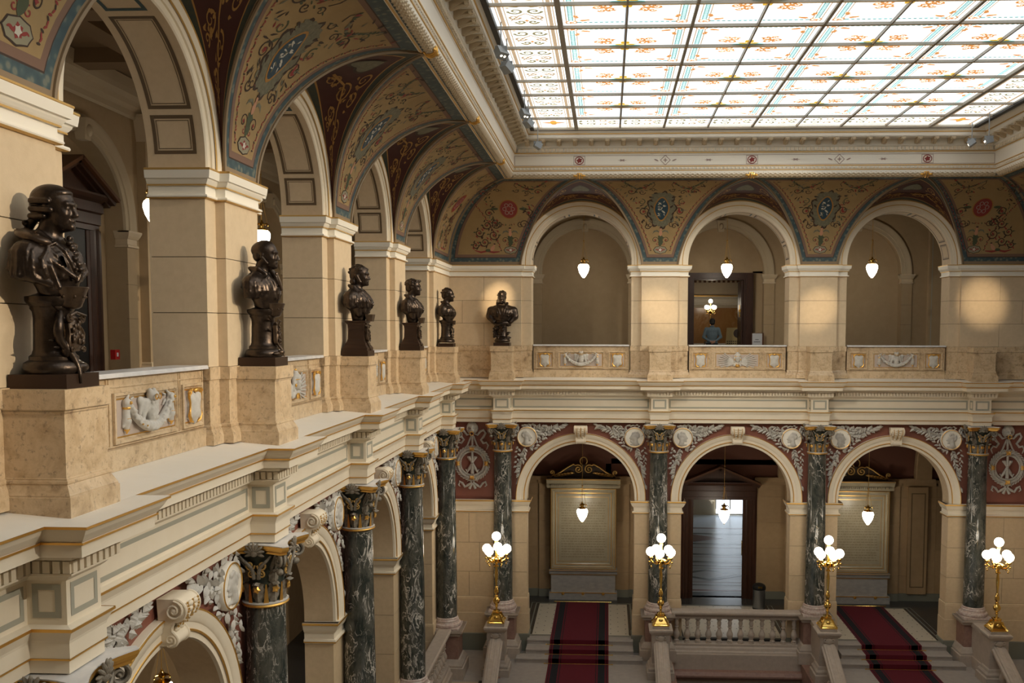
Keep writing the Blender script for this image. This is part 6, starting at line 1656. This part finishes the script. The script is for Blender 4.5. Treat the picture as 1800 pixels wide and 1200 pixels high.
wgf = niche_wall('wall_gallery_far', (0, gf, 0), 0, gl, gr, [-.85, 4.15, 9.15], 'back wall of the far upper gallery with arched recesses', (1,))
for x in (-4.6, 12.0): gal_pilaster(wgf, x)
struct(obj('wall_gallery_right', MB().box(gr, gr+.2, -1.5, gf, -10.6, ZG1), mats='gallery_wall'))
# wooden door with pediment in the left gallery
def door_ped(name, loc, rot, w_, h, ztop, label, z0_, recess=True, par=None):
    d = struct(obj(name, None, None, loc, rot)); tag_l(d, label)
    for s_ in (-1, 1):
        obj('jamb', MB().extr([(s_*w_, .45), (s_*w_, .38), (s_*(w_+.05), .35), (s_*(w_+.10), .36), (s_*(w_+.14), .30), (s_*(w_+.24), .30), (s_*(w_+.26), .26), (s_*(w_+.33), .26), (s_*(w_+.33), .45)][::s_], z0_, h), d, mats='wood')
    obj('lintel', MB().extr_x([(.45, h), (.30, h), (.30, h+.10), (.26, h+.12), (.26, h+.33), (.20, h+.36), (.20, h+.55), (.08, h+.60), (.02, h+.66), (.02, h+.70), (.45, h+.70)][::-1], -w_-.35, w_+.35), d, mats='wood')
    if ztop:
        W = w_+.52
        pd = obj('pediment', MB().extr_y([(-W+.15, h+.70), (W-.15, h+.70), (0, ztop-.12)], .22, .45), d, mats='wood')
        for s_ in (-1, 1):
            a = Vector((s_*W, h+.66)); b = Vector((0, ztop)); t_ = (b-a).normalized(); n_ = Vector((-t_.y, t_.x)) if s_ > 0 else Vector((t_.y, -t_.x))
            if n_.y > 0: n_ = -n_
            for y0_, q0_, q1_ in ((-.08, 0, .07), (0, .07, .15), (.10, .15, .2)):
                P = [a+n_*q0_, b+n_*q0_, b+n_*q1_, a+n_*q1_]; P = [(p.x, p.y) for p in P]
                obj('raking_moulding', MB().extr_y(P if s_ < 0 else P[::-1], y0_, .45), pd, mats='wood_light' if y0_ < 0 else 'wood')
    return d
d1 = door_ped('door_1', at_left(17.9, VG), ROT_L, .82, 2.0, 3.35, 'dark wooden gallery door with pediment behind the nearest bust', ZG0)
obj('leaf', MB().box(-.82, .82, .40, .46, ZG0, 2.0), d1, mats='black')
d1b = door_ped('door_2', at_left(22.9, VG), ROT_L, .82, 2.0, 3.35, 'dark wooden gallery door with pediment seen beside the second bust', ZG0)
obj('leaf', MB().box(-.82, .82, .40, .46, ZG0, 2.0), d1b, mats='black')
obj('recess', MB().box(16.2, 19.6, .42, .5, ZG0, 4.0), wgl, mats='gallery_wall')
# door of the far gallery with the room behind
d2 = struct(obj('door_3', None, None, (4.16, gf, 0), 0)); tag_l(d2, 'wide dark wooden door frame open to a lit room on the upper floor')
obj('jamb', MB().box(-1.22, -.95, .12, .55, ZG0, 2.13).box(-1.18, -1.0, .08, .13, ZG0, 2.1), d2, mats='wood'); obj('jamb', MB().box(.88, 1.24, .12, .55, ZG0, 2.13).box(.98, 1.18, .08, .13, ZG0, 2.1), d2, mats='wood'); obj('lintel', MB().box(-.95, .88, .12, .55, 1.87, 2.13).box(-1.0, .98, .08, .13, 1.93, 2.08), d2, mats='wood')
obj('leaf', MB().box(.80, .87, .2, 1.1, ZG0, 1.84), d2, mats='wood'); obj('hinge', MB().box(.74, .80, .25, .33, .68, .78).tube([(.77, .3, .5), (.77, .3, .95)], .02, 6), d2, mats='brass')
obj('over_panel', MB().box(-1.65, 1.65, .4, .5, 2.13, 4.1).box(-1.65, -1.22, .4, .5, ZG0, 2.2).box(1.24, 1.65, .4, .5, ZG0, 2.2), d2, mats='gallery_wall')
room = struct(obj('wall_room', None, None, (4.16, gf, 0), 0)); tag_l(room, 'orange marble wall of the lit room seen through the upper doorway')
RY = 5.2
obj('back', MB().box(-4, 4, RY, RY+.2, -1.5, .95), room, mats='marble_orange'); obj('upper_band', MB().box(-4, 4, RY, RY+.2, .95, 3.4), room, mats='cream_dark')
obj('cornice', MB().extr_x([(RY, 1.05), (RY-.06, 1.08), (RY-.06, 1.15), (RY-.02, 1.18), (RY-.02, 1.32), (RY-.14, 1.40), (RY-.14, 1.46), (RY, 1.48)][::-1], -4, 4), room, mats='cream'); obj('gilt_line', MB().box(-4, 4, RY-.16, RY-.1, 1.43, 1.47), room, mats='gold')
m = MB()
for i in range(40): m.box(-3.9+.2*i, -3.8+.2*i, RY-.12, RY, 2.02, 2.16)
stuff(obj('dentil_run', m, room, mats='wood_light'))
obj('side', MB().box(-4.2, -4, .5, RY, -1.5, 3.4).box(4, 4.2, .5, RY, -1.5, 3.4), room, mats='cream_dark'); obj('lid', MB().box(-4, 4, .5, RY, 3.4, 3.6), room, mats='cream_dark'); obj('floor_boards', MB().box(-4, 4, .5, RY, -1.6, -1.5), room, mats='wood')
obj('rail', MB().box(-4, 4, RY-.05, RY, -.62, -.55), room, mats='cream')
t = thing('candelabrum', 'small lit candelabrum in the room behind the standing man', 'candelabrum', (4.2, gf+3.6, -.45), 0)
t.scale = (.62,)*3; obj('stem', cdm['stem'], t); obj('foot', cdm['foot'], t)
for i in range(4): an = .5+PI/2*i; obj('arm', cdm['arm'], t, (0, 0, 0), an); obj('globe', cdm['globe'], t, (.32*math.cos(an), .32*math.sin(an), 2.24))
obj('globe', cdm['globe'], t, (0, 0, 2.64))
t = thing('stand', 'stone stand under the small candelabrum behind the doorway', 'stand', (4.2, gf+3.6, 0)); obj('block', MB().tbox((0, 0), .25, .25, -1.5, -.45, .22, .22).box(-.28, .28, -.28, .28, -1.5, -1.4), t, mats='limestone')
# standing man, back to us, hands clasped behind
def person():
    t = thing('person', 'man in grey blue shirt seen from behind, hands clasped at his back', 'person', (3.82, gf-.55, ZG0), 0); t.scale = (1.13, 1.1, 1.08)
    s = Sculpt((-.36, -.26, 0), (.36, .26, 1.86), .0135)
    for sx in (-1, 1):
        s.c((sx*.10, 0, .92), (sx*.11, -.01, .50), .095, .062, .03); s.c((sx*.11, -.01, .50), (sx*.115, .0, .10), .060, .042, .03); s.c((sx*.115, -.02, .045), (sx*.13, .14, .035), .042, .035, .02)
        s.c((sx*.19, 0, 1.43), (sx*.275, -.02, 1.16), .062, .05, .03); s.c((sx*.275, -.02, 1.16), (sx*.10, -.17, 1.02), .048, .036, .025); s.c((sx*.10, -.17, 1.02), (sx*.05, -.185, 1.0), .032, .03, .015)
    s.e((0, 0, 1.22), (.175, .115, .24), .04); s.e((0, .0, 1.40), (.205, .105, .10), .05); s.e((0, -.01, .97), (.165, .12, .12), .04)
    s.c((0, 0, 1.45), (0, .015, 1.56), .055, .05, .02); s.e((0, .02, 1.66), (.084, .10, .122), .015); s.pair('e', (0, 0, 0), (.001,)*3)
    for sx in (-1, 1): s.e((sx*.078, .01, 1.645), (.012, .02, .03), .006)
    s.e((0, .11, 1.64), (.014, .02, .02), .01)
    b = s.mb(); 
    for i, f in enumerate(b.f):
        c = np.mean([b.v[q] for q in f], axis=0)
        b.m[i] = 1 if c[2] < .95 and abs(c[0]) < .24 and c[1] > -.15 else (2 if c[2] > 1.50 or (c[1] < -.125 and abs(c[0]) < .085 and .94 < c[2] < 1.06) else 0)
        if c[2] < .09: b.m[i] = 3
    obj('body', b, t, mats=['shirt', 'trousers', 'skin', 'black'])
    h = Sculpt((-.12, -.13, 1.53), (.12, .14, 1.83), .008); h.e((0, -.005, 1.69), (.093, .10, .108), .01); h.e((0, -.05, 1.63), (.08, .055, .065), .02); h.D = smax(h.D, -ell(h.X, h.Y, h.Z, (0, .10, 1.63), (.07, .07, .085)), .01); obj('hair', h.mb(), t, mats='hair')
    hd = Sculpt((-.11, -.27, .93), (.11, -.16, 1.06), .0045)
    hd.e((.0, -.205, .995), (.045, .018, .04), .01)
    for i in range(4): hd.c((.03, -.212, 1.015-.018*i), (-.035, -.225, 1.005-.018*i-.002*i), .0095, .008, .003); hd.c((-.035, -.225, 1.005-.02*i), (-.055+.005*i, -.215, .995-.02*i), .0085, .007, .003)
    hd.c((.03, -.20, 1.0), (.045, -.222, .96), .011, .009, .004)
    obj('hands', hd.mb(), t, mats='skin')
    c = MB().lathe([(.066, 1.50), (.07, 1.515), (.062, 1.545)], 16, (0, .0, 0)); obj('collar', c, t, mats='shirt')
person()
# notice board, poster
t = thing('notice_sign', 'small white printed notice on a stand behind the balustrade', 'sign', (5.48, gf-.4, 0), 0)
obj('sheet', MB().box(-.18, .18, -.012, 0, -.62, -.11), t, mats='paper'); obj('back_board', MB().box(-.20, .24, 0, .02, -.62, -.09), t, mats='wood_light'); obj('pole', MB().tube([(0, .05, ZG0), (0, .05, -.4)], .02, 8).lathe([(.2, 0), (.2, .02), (.03, .04)], 16, (0, .05, ZG0)), t, mats='steel')
m = MB()
for z, w_ in ((-.335, .07), (-.415, .12)):
    for i in range(int(w_*2/.026)): m.box(-w_+.026*i, -w_+.026*i+.017, -.0145, -.0118, z-.014, z+.014)
obj('lettering', m, t, mats='ink')
t = thing('poster', 'tan poster with a dark round emblem leaning in the doorway', 'poster', (4.86, gf+1.0, 0), 0)
obj('board', MB().add([(-.42, 0, -1.5), (.42, 0, -1.5), (.42, .12, .10), (-.30, .12, .10), (-.42, .03, -1.5), (.42, .03, -1.5), (.42, .15, .10), (-.30, .15, .10)], [(0, 1, 2, 3), (7, 6, 5, 4), (0, 3, 7, 4), (1, 5, 6, 2), (3, 2, 6, 7), (0, 4, 5, 1)]), t, mats='poster')
m = MB(); S = lambda x, z: (x, .075*(z+1.5)-.006, z); blob(m, S, (.12, -.12), .17, .17, 0, 0, 24); 
for z in (-.42, -.50):
    for i in range(9): ribbon(m, S, [(-.30+.075*i, z), (-.25+.075*i, z)], .04, 0)
obj('print', m, t, mats='paint_dark')
t = thing('alarm_box', 'small red fire alarm box on the gallery wall', 'alarm box', (gl+.06, 18.78, -.0), ROT_L); obj('case', MB().box(-.09, .09, -.1, 0, -.62, -.42), t, mats='red_plastic'); obj('mark', MB().box(-.03, .03, -.104, -.1, -.56, -.48), t, mats='paper')
# pendant lamps
def lamp_meshes():
    d = {}
    d['shade'] = MB().lathe([(.004, -.27), (.03, -.255), (.09, -.18), (.155, -.06), (.19, .06), (.195, .12), (.175, .18), (.13, .215), (.09, .22)], 28).mesh('opal_shade', 'opal_cool')
    m = MB().lathe([(.10, .20), (.145, .215), (.15, .24), (.10, .26), (.05, .28), (.055, .33), (.09, .34), (.10, .36), (.05, .39), (.03, .42), (.02, .46)], 20).lathe([(.0, -.31), (.018, -.295), (.012, -.275), (.03, -.262), (.02, -.25)], 10)
    for i in range(3):
        a = 2*PI*i/3; m.tube([(.05*math.cos(a), .05*math.sin(a), .36), (.13*math.cos(a), .13*math.sin(a), .37), (.15*math.cos(a), .15*math.sin(a), .34)], [.02, .016, .012], 6); m.ball((.15*math.cos(a), .15*math.sin(a), .33), .02, 8, 6)
    d['crown'] = m.mesh('brass_crown', 'brass')
    m = MB()
    for i in range(3): a = 2*PI*i/3; m.tube([(.13*math.cos(a), .13*math.sin(a), .37), (.012*math.cos(a), .012*math.sin(a), 1.0)], .006, 5)
    m.ball((0, 0, 1.02), .035, 10, 8); m.tube([(0, 0, .45), (0, 0, 1.75)], .008, 6); m.ball((0, 0, 1.5), .018, 8, 6)
    d['chain'] = m.mesh('chains', 'gold_old')
    d['rod'] = MB().tube([(0, 0, 1.7), (0, 0, 3.02)], .008, 6).lathe([(.02, 2.96), (.05, 2.99), (.06, 3.045)], 12).mesh('rod', 'gold_old'); d['rod_long'] = MB().tube([(0, 0, 1.7), (0, 0, 4.28)], .008, 6).lathe([(.02, 4.2), (.05, 4.24), (.06, 4.31)], 12).mesh('rod', 'gold_old')
    return d
lm = lamp_meshes()
def pendant(loc, label, rod=True):
    t = thing('pendant_lamp', label, 'lamp', loc, 0, 'opal pendant lamps')
    obj('opal_shade', lm['shade'], t); obj('brass_crown', lm['crown'], t); c = obj('chains', lm['chain'], t); obj('rod', lm['rod' if loc[2] > 0 else 'rod_long'], t)
for k in range(3):
    pendant((-.85+4.98*k, YF+3.9, 2.08), ['pendant lamp in the upper arch with the blank wall', 'pendant lamp above the upper doorway', 'pendant lamp in the rightmost upper arch'][k]); pendant((-.87+5.02*k, YF+3.9, -6.55), ['pendant lamp in front of the left inscribed tablet', 'pendant lamp before the lower glass door', 'pendant lamp in the lower right arch'][k])
pendant((-8.06, 16.55, 2.08), 'pendant lamp half hidden behind the pier of the second bust'); pendant((-8.06, 21.75, 2.08), 'pendant lamp just behind the head of the second bust'); pendant((-8.06, 26.9, 2.08), 'pendant lamp of the left gallery hidden behind piers')
pendant((-8.06, 16.35, -6.62), 'pendant lamp at the bottom edge inside the lower left arch')
for u in (11.5,): pendant((-8.06, u, 2.08), 'pendant lamp of the left gallery beside the camera'); pendant((-8.06, u, -6.55), 'lower pendant lamp out of frame at left')

# ================================================================== LOWER GALLERY
LB = YF+5.85
lw = struct(obj('wall_lower_back', None)); tag_l(lw, 'dim stone back wall of the lower far gallery')
mb = MB(); mb.box(gl, 3.0, LB, LB+.2, ZFL, -2.2); mb.box(5.35, gr, LB, LB+.2, ZFL, -2.2); mb.box(3.0, 5.35, LB, LB+.2, -6.3, -2.2)
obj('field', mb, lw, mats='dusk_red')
for x0, x1 in ((gl, -2.55), (-2.55, -1.95), (.25, .85), (.85, 2.75), (5.6, 7.4), (7.4, 8.05), (10.25, 10.85), (10.85, 12.2), (12.2, gr)):
    pr = .10 if x1-x0 < .8 else .04
    zs = [ZFL+.28, -9.1, -8.13, -7.16, -6.19, -5.75]
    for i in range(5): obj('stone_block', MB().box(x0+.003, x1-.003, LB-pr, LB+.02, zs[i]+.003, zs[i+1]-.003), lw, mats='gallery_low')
    obj('skirting', MB().box(x0, x1, LB-pr-.05, LB, ZFL, ZFL+.28), lw, mats='stone_green')
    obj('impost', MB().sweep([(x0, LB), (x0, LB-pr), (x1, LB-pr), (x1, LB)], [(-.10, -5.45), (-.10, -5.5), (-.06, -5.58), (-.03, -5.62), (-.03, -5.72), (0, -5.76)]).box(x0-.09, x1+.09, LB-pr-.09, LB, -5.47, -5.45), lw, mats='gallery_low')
mb = MB(); mb.box(gl, gr, YF+1.5, gf, -2.25, -2.15); mb.box(gl, XL-1.5, 2, gf, -2.25, -2.15)
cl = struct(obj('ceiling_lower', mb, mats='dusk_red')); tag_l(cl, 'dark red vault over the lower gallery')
# cross arches of the lower vault
for x in (1.65, 6.65, 11.65):
    rows = []
    for i in range(25):
        a = PI*i/24; rows.append([(x+dx, YF+3.9+r*math.cos(a), -5.45+r*1.28*math.sin(a)) for dx, r in ((-.3, 1.95), (-.3, 1.72), (-.27, 1.69), (.27, 1.69), (.3, 1.72), (.3, 1.95))])
    o = obj('transverse_arch', MB().grid(rows, 0, True), cl, mats='gallery_low')
struct(obj('wall_lower_left', MB().box(gl-.2, gl, 2, gf, ZFL-.3, -1.5).box(gl, XL-1.9, 2, 2.2, ZFL, -1.5), mats='gallery_low'))
lp = struct(obj('trim_3', None)); tag_l(lp, 'painted pilaster panels of the lower gallery')
for x in (7.0, 11.5):
    p = obj('pilaster', MB().box(x-.35, x+.35, LB-.16, LB, ZFL+.28, -5.76), lp, mats='gallery_low'); m = MB(); frame(m, lambda a, b: (a, LB-.164, b), x-.24, x+.24, -9.5, -6.0, .035); obj('painted_frame', m, p, mats='brown_line')
# inscribed tablets
def stele(x, label):
    t = thing('inscribed_tablet', label, 'tablet', (x, LB, 0), 0, 'inscribed marble tablets')
    B = MB(); B.extr_x([(-.12, ZFL), (-.56, ZFL), (-.56, ZFL+.26), (-.50, ZFL+.28), (-.12, ZFL+.28)][::-1], -1.27, 1.27); obj('base', B, t, mats='marble_grey'); obj('gilt_line', MB().box(-1.25, 1.25, -.57, -.5, ZFL+.255, ZFL+.275), t, mats='gold')
    for q in (-.75, 0, .75): obj('rosette', MB().lathe([(0, .03), (.05, .02), (.06, 0)], 10, (0, 0, 0)).xf(Matrix.Translation((q, -.57, ZFL+.24)) @ Matrix.Rotation(PI/2, 4, 'X')), t, mats='gold')
    obj('dado', MB().box(-1.2, 1.2, -.45, 0, ZFL+.28, -9.10), t, mats='marble_grey')
    obj('sill', MB().extr_x([(0, -9.12), (-.46, -9.12), (-.50, -9.08), (-.50, -9.0), (-.55, -8.97), (-.55, -8.93), (0, -8.93)][::-1], -1.27, 1.27), t, mats='marble_grey'); obj('gilt_line', MB().box(-1.28, 1.28, -.557, -.5, -8.955, -8.935).box(-1.24, 1.24, -.475, -.44, -9.125, -9.11), t, mats='gold')
    fr = MB(); P = [(-1.22, -8.93), (1.22, -8.93), (1.22, -5.86), (-1.22, -5.86)]; rows = []
    for i in range(5):
        a, z = P[i % 4]; sx, sz = (1 if a < 0 else -1), (1 if z < -7 else -1); rows.append([(a+sx*d, y, z+sz*d) for d, y in ((0, 0), (0, -.42), (.04, -.47), (.10, -.47), (.14, -.43), (.20, -.43), (.24, -.40))])
    fr.grid(rows, 0, False); obj('frame', fr, t, mats='tablet')
    g_ = MB(); S = lambda a, b: (a, -.475, b); frame(g_, S, -1.20, 1.20, -8.90, -5.89, .022); S = lambda a, b: (a, -.437, b); frame(g_, S, -1.04, 1.04, -8.74, -6.05, .02); obj('gilt_line', g_, t, mats='gold')
    bd = MB()
    for z in (-8.83,):
        for i in range(46): bd.ball((-1.1+.049*i, -.478, z), .017, 6, 4)
    for sx in (-1, 1):
        for i in range(56): bd.ball((sx*1.135, -.478, -8.75+.05*i), .017, 6, 4)
    stuff(obj('bead_moulding', bd, t, mats='gold_old'))
    obj('slab', MB().box(-1.0, 1.0, -.40, -.3, -8.72, -6.08), t, mats='tablet')
    sc = MB(); rr = random.Random(8); S = lambda a, b: (a, -.404, b); frame(sc, S, -.93, .93, -8.63, -6.2, .012, 1)
    for i in range(22):
        z = -6.42-.097*i; xx = -.82
        while xx < .78:
            l = rr.uniform(.03, .13); ribbon(sc, S, [(xx, z), (xx+l, z)], .022, 0); xx += l+.03
    obj('lettering', sc, t, mats=['script', 'gold'])
    obj('cornice', MB().extr_x([(0, -5.86), (-.44, -5.86), (-.44, -5.72), (-.48, -5.68), (-.56, -5.60), (-.60, -5.55), (-.60, -5.50), (0, -5.50)][::-1], -1.37, 1.37), t, mats='tablet'); obj('gilt_line', MB().box(-1.375, 1.375, -.605, -.55, -5.535, -5.51), t, mats='gold')
    dn_ = MB()
    for i in range(34): dn_.box(-1.22+.073*i, -1.18+.073*i, -.50, -.44, -5.80, -5.72)
    stuff(obj('dentil_run', dn_, t, mats='tablet'))
    cr = MB(); 
    for sx in (-1, 1):
        pts = [(1.18+p[0], -5.30+p[1]) for p in spiral((0, 0), .10, -PI/2, -1.3, 16)][::-1]+[(1.08, -5.40), (.85, -5.28), (.60, -5.10), (.38, -4.98)]+[(.20+p[0], -5.16+p[1]) for p in spiral((0, 0), .17, PI*.3, 1.7, 24)]
        cr.tube([(sx*a, -.35, z) for a, z in pts], .028, 6)
        cr.tube([(sx*a, -.35, z) for a, z in ((1.1, -5.44), (.8, -5.42), (.5, -5.36), (.35, -5.30))], .018, 6)
        for q in range(5): cr.ball((sx*(.45+.12*q), -.35, -5.30-.02*q), (.07, .03, .04), 8, 6)
    cr.tube([(.13*math.cos(a), -.35, -4.86+.15*math.sin(a)) for a in [-.9+5*i/18 for i in range(19)]], .022, 6)
    obj('scrolled_crest', cr, t, mats='gold_old')
    obj('crest_ground', MB().extr_y([(-1.2, -5.50), (1.2, -5.50), (1.05, -5.38), (.55, -5.12), (.3, -5.0), (-.3, -5.0), (-.55, -5.12), (-1.05, -5.38)], -.30, -.2), t, mats='paint_dark')
stele(-.87, 'tall inscribed marble tablet with gilt crest behind the left red runner'); stele(9.15, 'inscribed marble tablet with gilt crest partly hidden by the third column')
# lower glass door
d3 = door_ped('door_4', (4.18, LB-.45, 0), 0, 1.0, -6.30, -5.0, 'dark wooden door with pediment and clear glass on the lower floor', ZFL)
obj('glass_leaf', MB().box(-.98, .93, .44, .46, ZFL+.05, -6.33), d3, mats='door_glass'); obj('stile', MB().box(-1.0, -.94, .40, .48, ZFL, -6.30).box(.90, 1.0, .40, .48, ZFL, -6.30), d3, mats='wood')
obj('handle', MB().tube([(.87, .38, -8.4), (.87, .34, -8.35), (.87, .34, -7.9), (.87, .38, -7.85)], .014, 6), d3, mats='brass')
lr = struct(obj('floor_room', None, None, (4.16, LB, 0), 0)); tag_l(lr, 'polished patterned floor of the bright room behind the glass door')
mat('polish_white', (.62, .69, .78), .3); mat('polish_blue', (.05, .075, .10), .3); mat('polish_red', (.16, .05, .055), .3)
obj('slab', MB().box(-4, 4, .02, 16, ZFL-.2, ZFL), lr, mats='polish_white')
m = MB(); S = lambda x, y: (x, y, ZFL+.003)
for y, w_, mm in ((.5, .5, 0), (1.0, .2, 1), (1.75, .14, 0), (2.2, .06, 1), (4.4, .06, 1), (4.8, .14, 0), (5.5, .3, 0), (6.4, .06, 1), (6.9, .3, 0), (8.2, .1, 1), (9.0, .3, 0), (11.2, .3, 0), (12.5, .2, 1)): ribbon(m, S, [(-4, y), (4, y)], w_, mm)
def dia(y, r, mm, e=.0):
    S2 = lambda a, b: (a, b, ZFL+.003+e); m.add([S2(-r, y), S2(0, y-r*.55), S2(r, y), S2(0, y+r*.55)], [(0, 1, 2, 3)], mm)
dia(3.3, 1.6, 0, .002); dia(3.3, 1.1, 2, .004)
dia(10.2, 1.5, 1, .002)
obj('inlay', m, lr, mats=['polish_blue', 'polish_red', 'polish_white'])
obj('end_wall', MB().box(-4, 4, 16, 16.2, ZFL, -5), lr, mats='cream_dark'); obj('side_wall', MB().box(-4.2, -4, 0, 16, ZFL, -5).box(4, 4.2, 0, 16, ZFL, -5), lr, mats='cream_dark'); obj('lid', MB().box(-4, 4, 0, 16, -5, -4.8), lr, mats='cream_dark')
wn = struct(obj('window_2', None, None, (6.7, LB+15.9, 0), 0)); tag_l(wn, 'bright daylit window at the end of the room behind the glass door'); 
obj('pane', MB().box(-.75, -.03, 0, .02, -9.95, -5.4), wn, mats='window_day'); obj('pane', MB().box(.03, .75, 0, .02, -9.95, -5.4), wn, mats='window_day'); obj('sash', MB().box(-.8, .8, -.04, 0, -10.02, -9.95).box(-.03, .03, -.04, .02, -9.7, -5.8).box(-.8, -.75, -.04, .02, -9.7, -5.8).box(.75, .8, -.04, .02, -9.7, -5.8), wn, mats='cream')
# waste bin
t = thing('waste_bin', 'round dark metal waste bin right of the lower glass door', 'bin', (5.52, 33.7, ZFL)); obj('body', MB().lathe([(.215, 0), (.22, .02), (.22, .74), (.2, .76)], 28), t, mats='steel'); obj('band', MB().lathe([(.225, .72), (.235, .73), (.235, .76), (.2, .77)], 28), t, mats='black'); obj('lid', MB().lathe([(.235, .77), (.24, .80), (.21, .88), (.12, .93), (.0, .945)], 28), t, mats='black'); obj('flap', MB().box(-.08, .08, -.235, -.2, .80, .87), t, mats='brass')
obj('foot_ring', MB().lathe([(.225, 0), (.232, .01), (.232, .05), (.22, .06)], 28), t, mats='black')

# ================================================================== SPOTLIGHTS UNDER THE GLASS
def fixture(loc, aim, label, lit=True):
    t = thing('spotlight', label, 'spotlight', loc, 0, 'small spotlights hung from the glass ceiling')
    obj('cable', MB().tube([(0, 0, .1), (0, 0, 5.74-loc[2])], .012, 6), t, mats='fixture')
    d = Vector(aim)-Vector(loc); q = d.to_track_quat('-Z', 'Y').to_euler()
    h = obj('housing', MB().tbox((0, 0), .11, .08, -.10, .10, .09, .07), t, rot=tuple(q), mats='fixture')
    obj('lens', MB().ball((-.04, 0, -.102), (.022, .022, .006), 10, 6).ball((.04, 0, -.102), (.022, .022, .006), 10, 6), h, mats='led')
    obj('hanger', MB().box(-.115, .115, -.01, .01, .0, .12), t, mats='fixture')
for k, (u, nm) in enumerate(((17.9, 'upper of two spotlights hung at the left edge of the glass ceiling'), (18.9, 'second spotlight from the top, square housing at the left glass edge'), (22.9, 'third spotlight along the left edge of the glass ceiling'), (23.9, 'fourth spotlight along the left edge, below the third'))):
    fixture((-2.02, u, 5.18), ((3, u+6, 0) if k % 2 else (2, u-4, -3)), nm)
fixture((-2.0, 26.9, 5.2), (6, 29.9, 1), 'spotlight hanging at the far left corner of the glass ceiling'); fixture((10.05, 26.9, 5.2), (4, 29.9, 1), 'spotlight hanging at the far right corner of the glass ceiling')
# beams on the busts come from the fixtures on the right edge; the far piers are lit from the left and right rows
FLOOD_W = 2500.0
for k, c in enumerate(LEFT_C):
    p = (10.0, c-2.4, 5.0); a = (XL-.66, c, .55); fixture(p, a, 'spotlight on the right edge of the glass ceiling opposite the %s bust' % ORD[k]); q_ = tuple(Vector(p)+(Vector(a)-Vector(p)).normalized()*.2)
    spot(q_, a, SPOT_W*1.1, .30, .7); spot(q_, (XL, c+.5, -.9), FLOOD_W, .95, 1., (1, .90, .73), .03)
far_spots = [((-2.02, 23.9, 5.18), (FAR_C[0]-.15, YF+.9, .95), 1.0), ((-2.02, 22.9, 5.18), (FAR_C[1], YF+.9, .7), .7), ((10.0, 22.6, 5.0), (FAR_C[2], YF+.9, .7), .8), ((10.0, 20.1, 5.0), (FAR_C[3]+.1, YF+.9, .9), 1.2)]
for p, a, w_ in far_spots:
    if p[1] == 22.6: pass
    spot(tuple(Vector(p)+(Vector(a)-Vector(p)).normalized()*.2), a, SPOT_W*1.1*w_, .17, 1.)
for p, a in (((-2.02, 17.9, 5.18), (2.5, YF, -.6)), ((-2.02, 18.9, 5.18), (7, YF, -.9)), ((10.0, 15.1, 5.0), (5.5, YF, -.6)), ((10.0, 20.1, 5.0), (0, YF, -.9))):
    spot(tuple(Vector(p)+(Vector(a)-Vector(p)).normalized()*.2), a, FLOOD_W*.5, .8, 1., (1, .90, .73), .03)
# closing walls behind the camera and on the right
o = struct(obj('wall_near', MB().box(gl, gr, -1.7, -1.5, -14, 6), mats='gallery_wall')); tag_l(o, 'plain wall behind the camera')
o = struct(obj('floor_ground', MB().box(XL-1, XR+1, -1.5, 29.9, -15.2, -15), mats='floor_tan')); tag_l(o, 'ground floor of the stair hall far below')
struct(obj('wall_right.001', MB().box(XR+1.9, XR+2.1, -1.5, YF+1, -15, -1.5), mats='sandstone_low'))
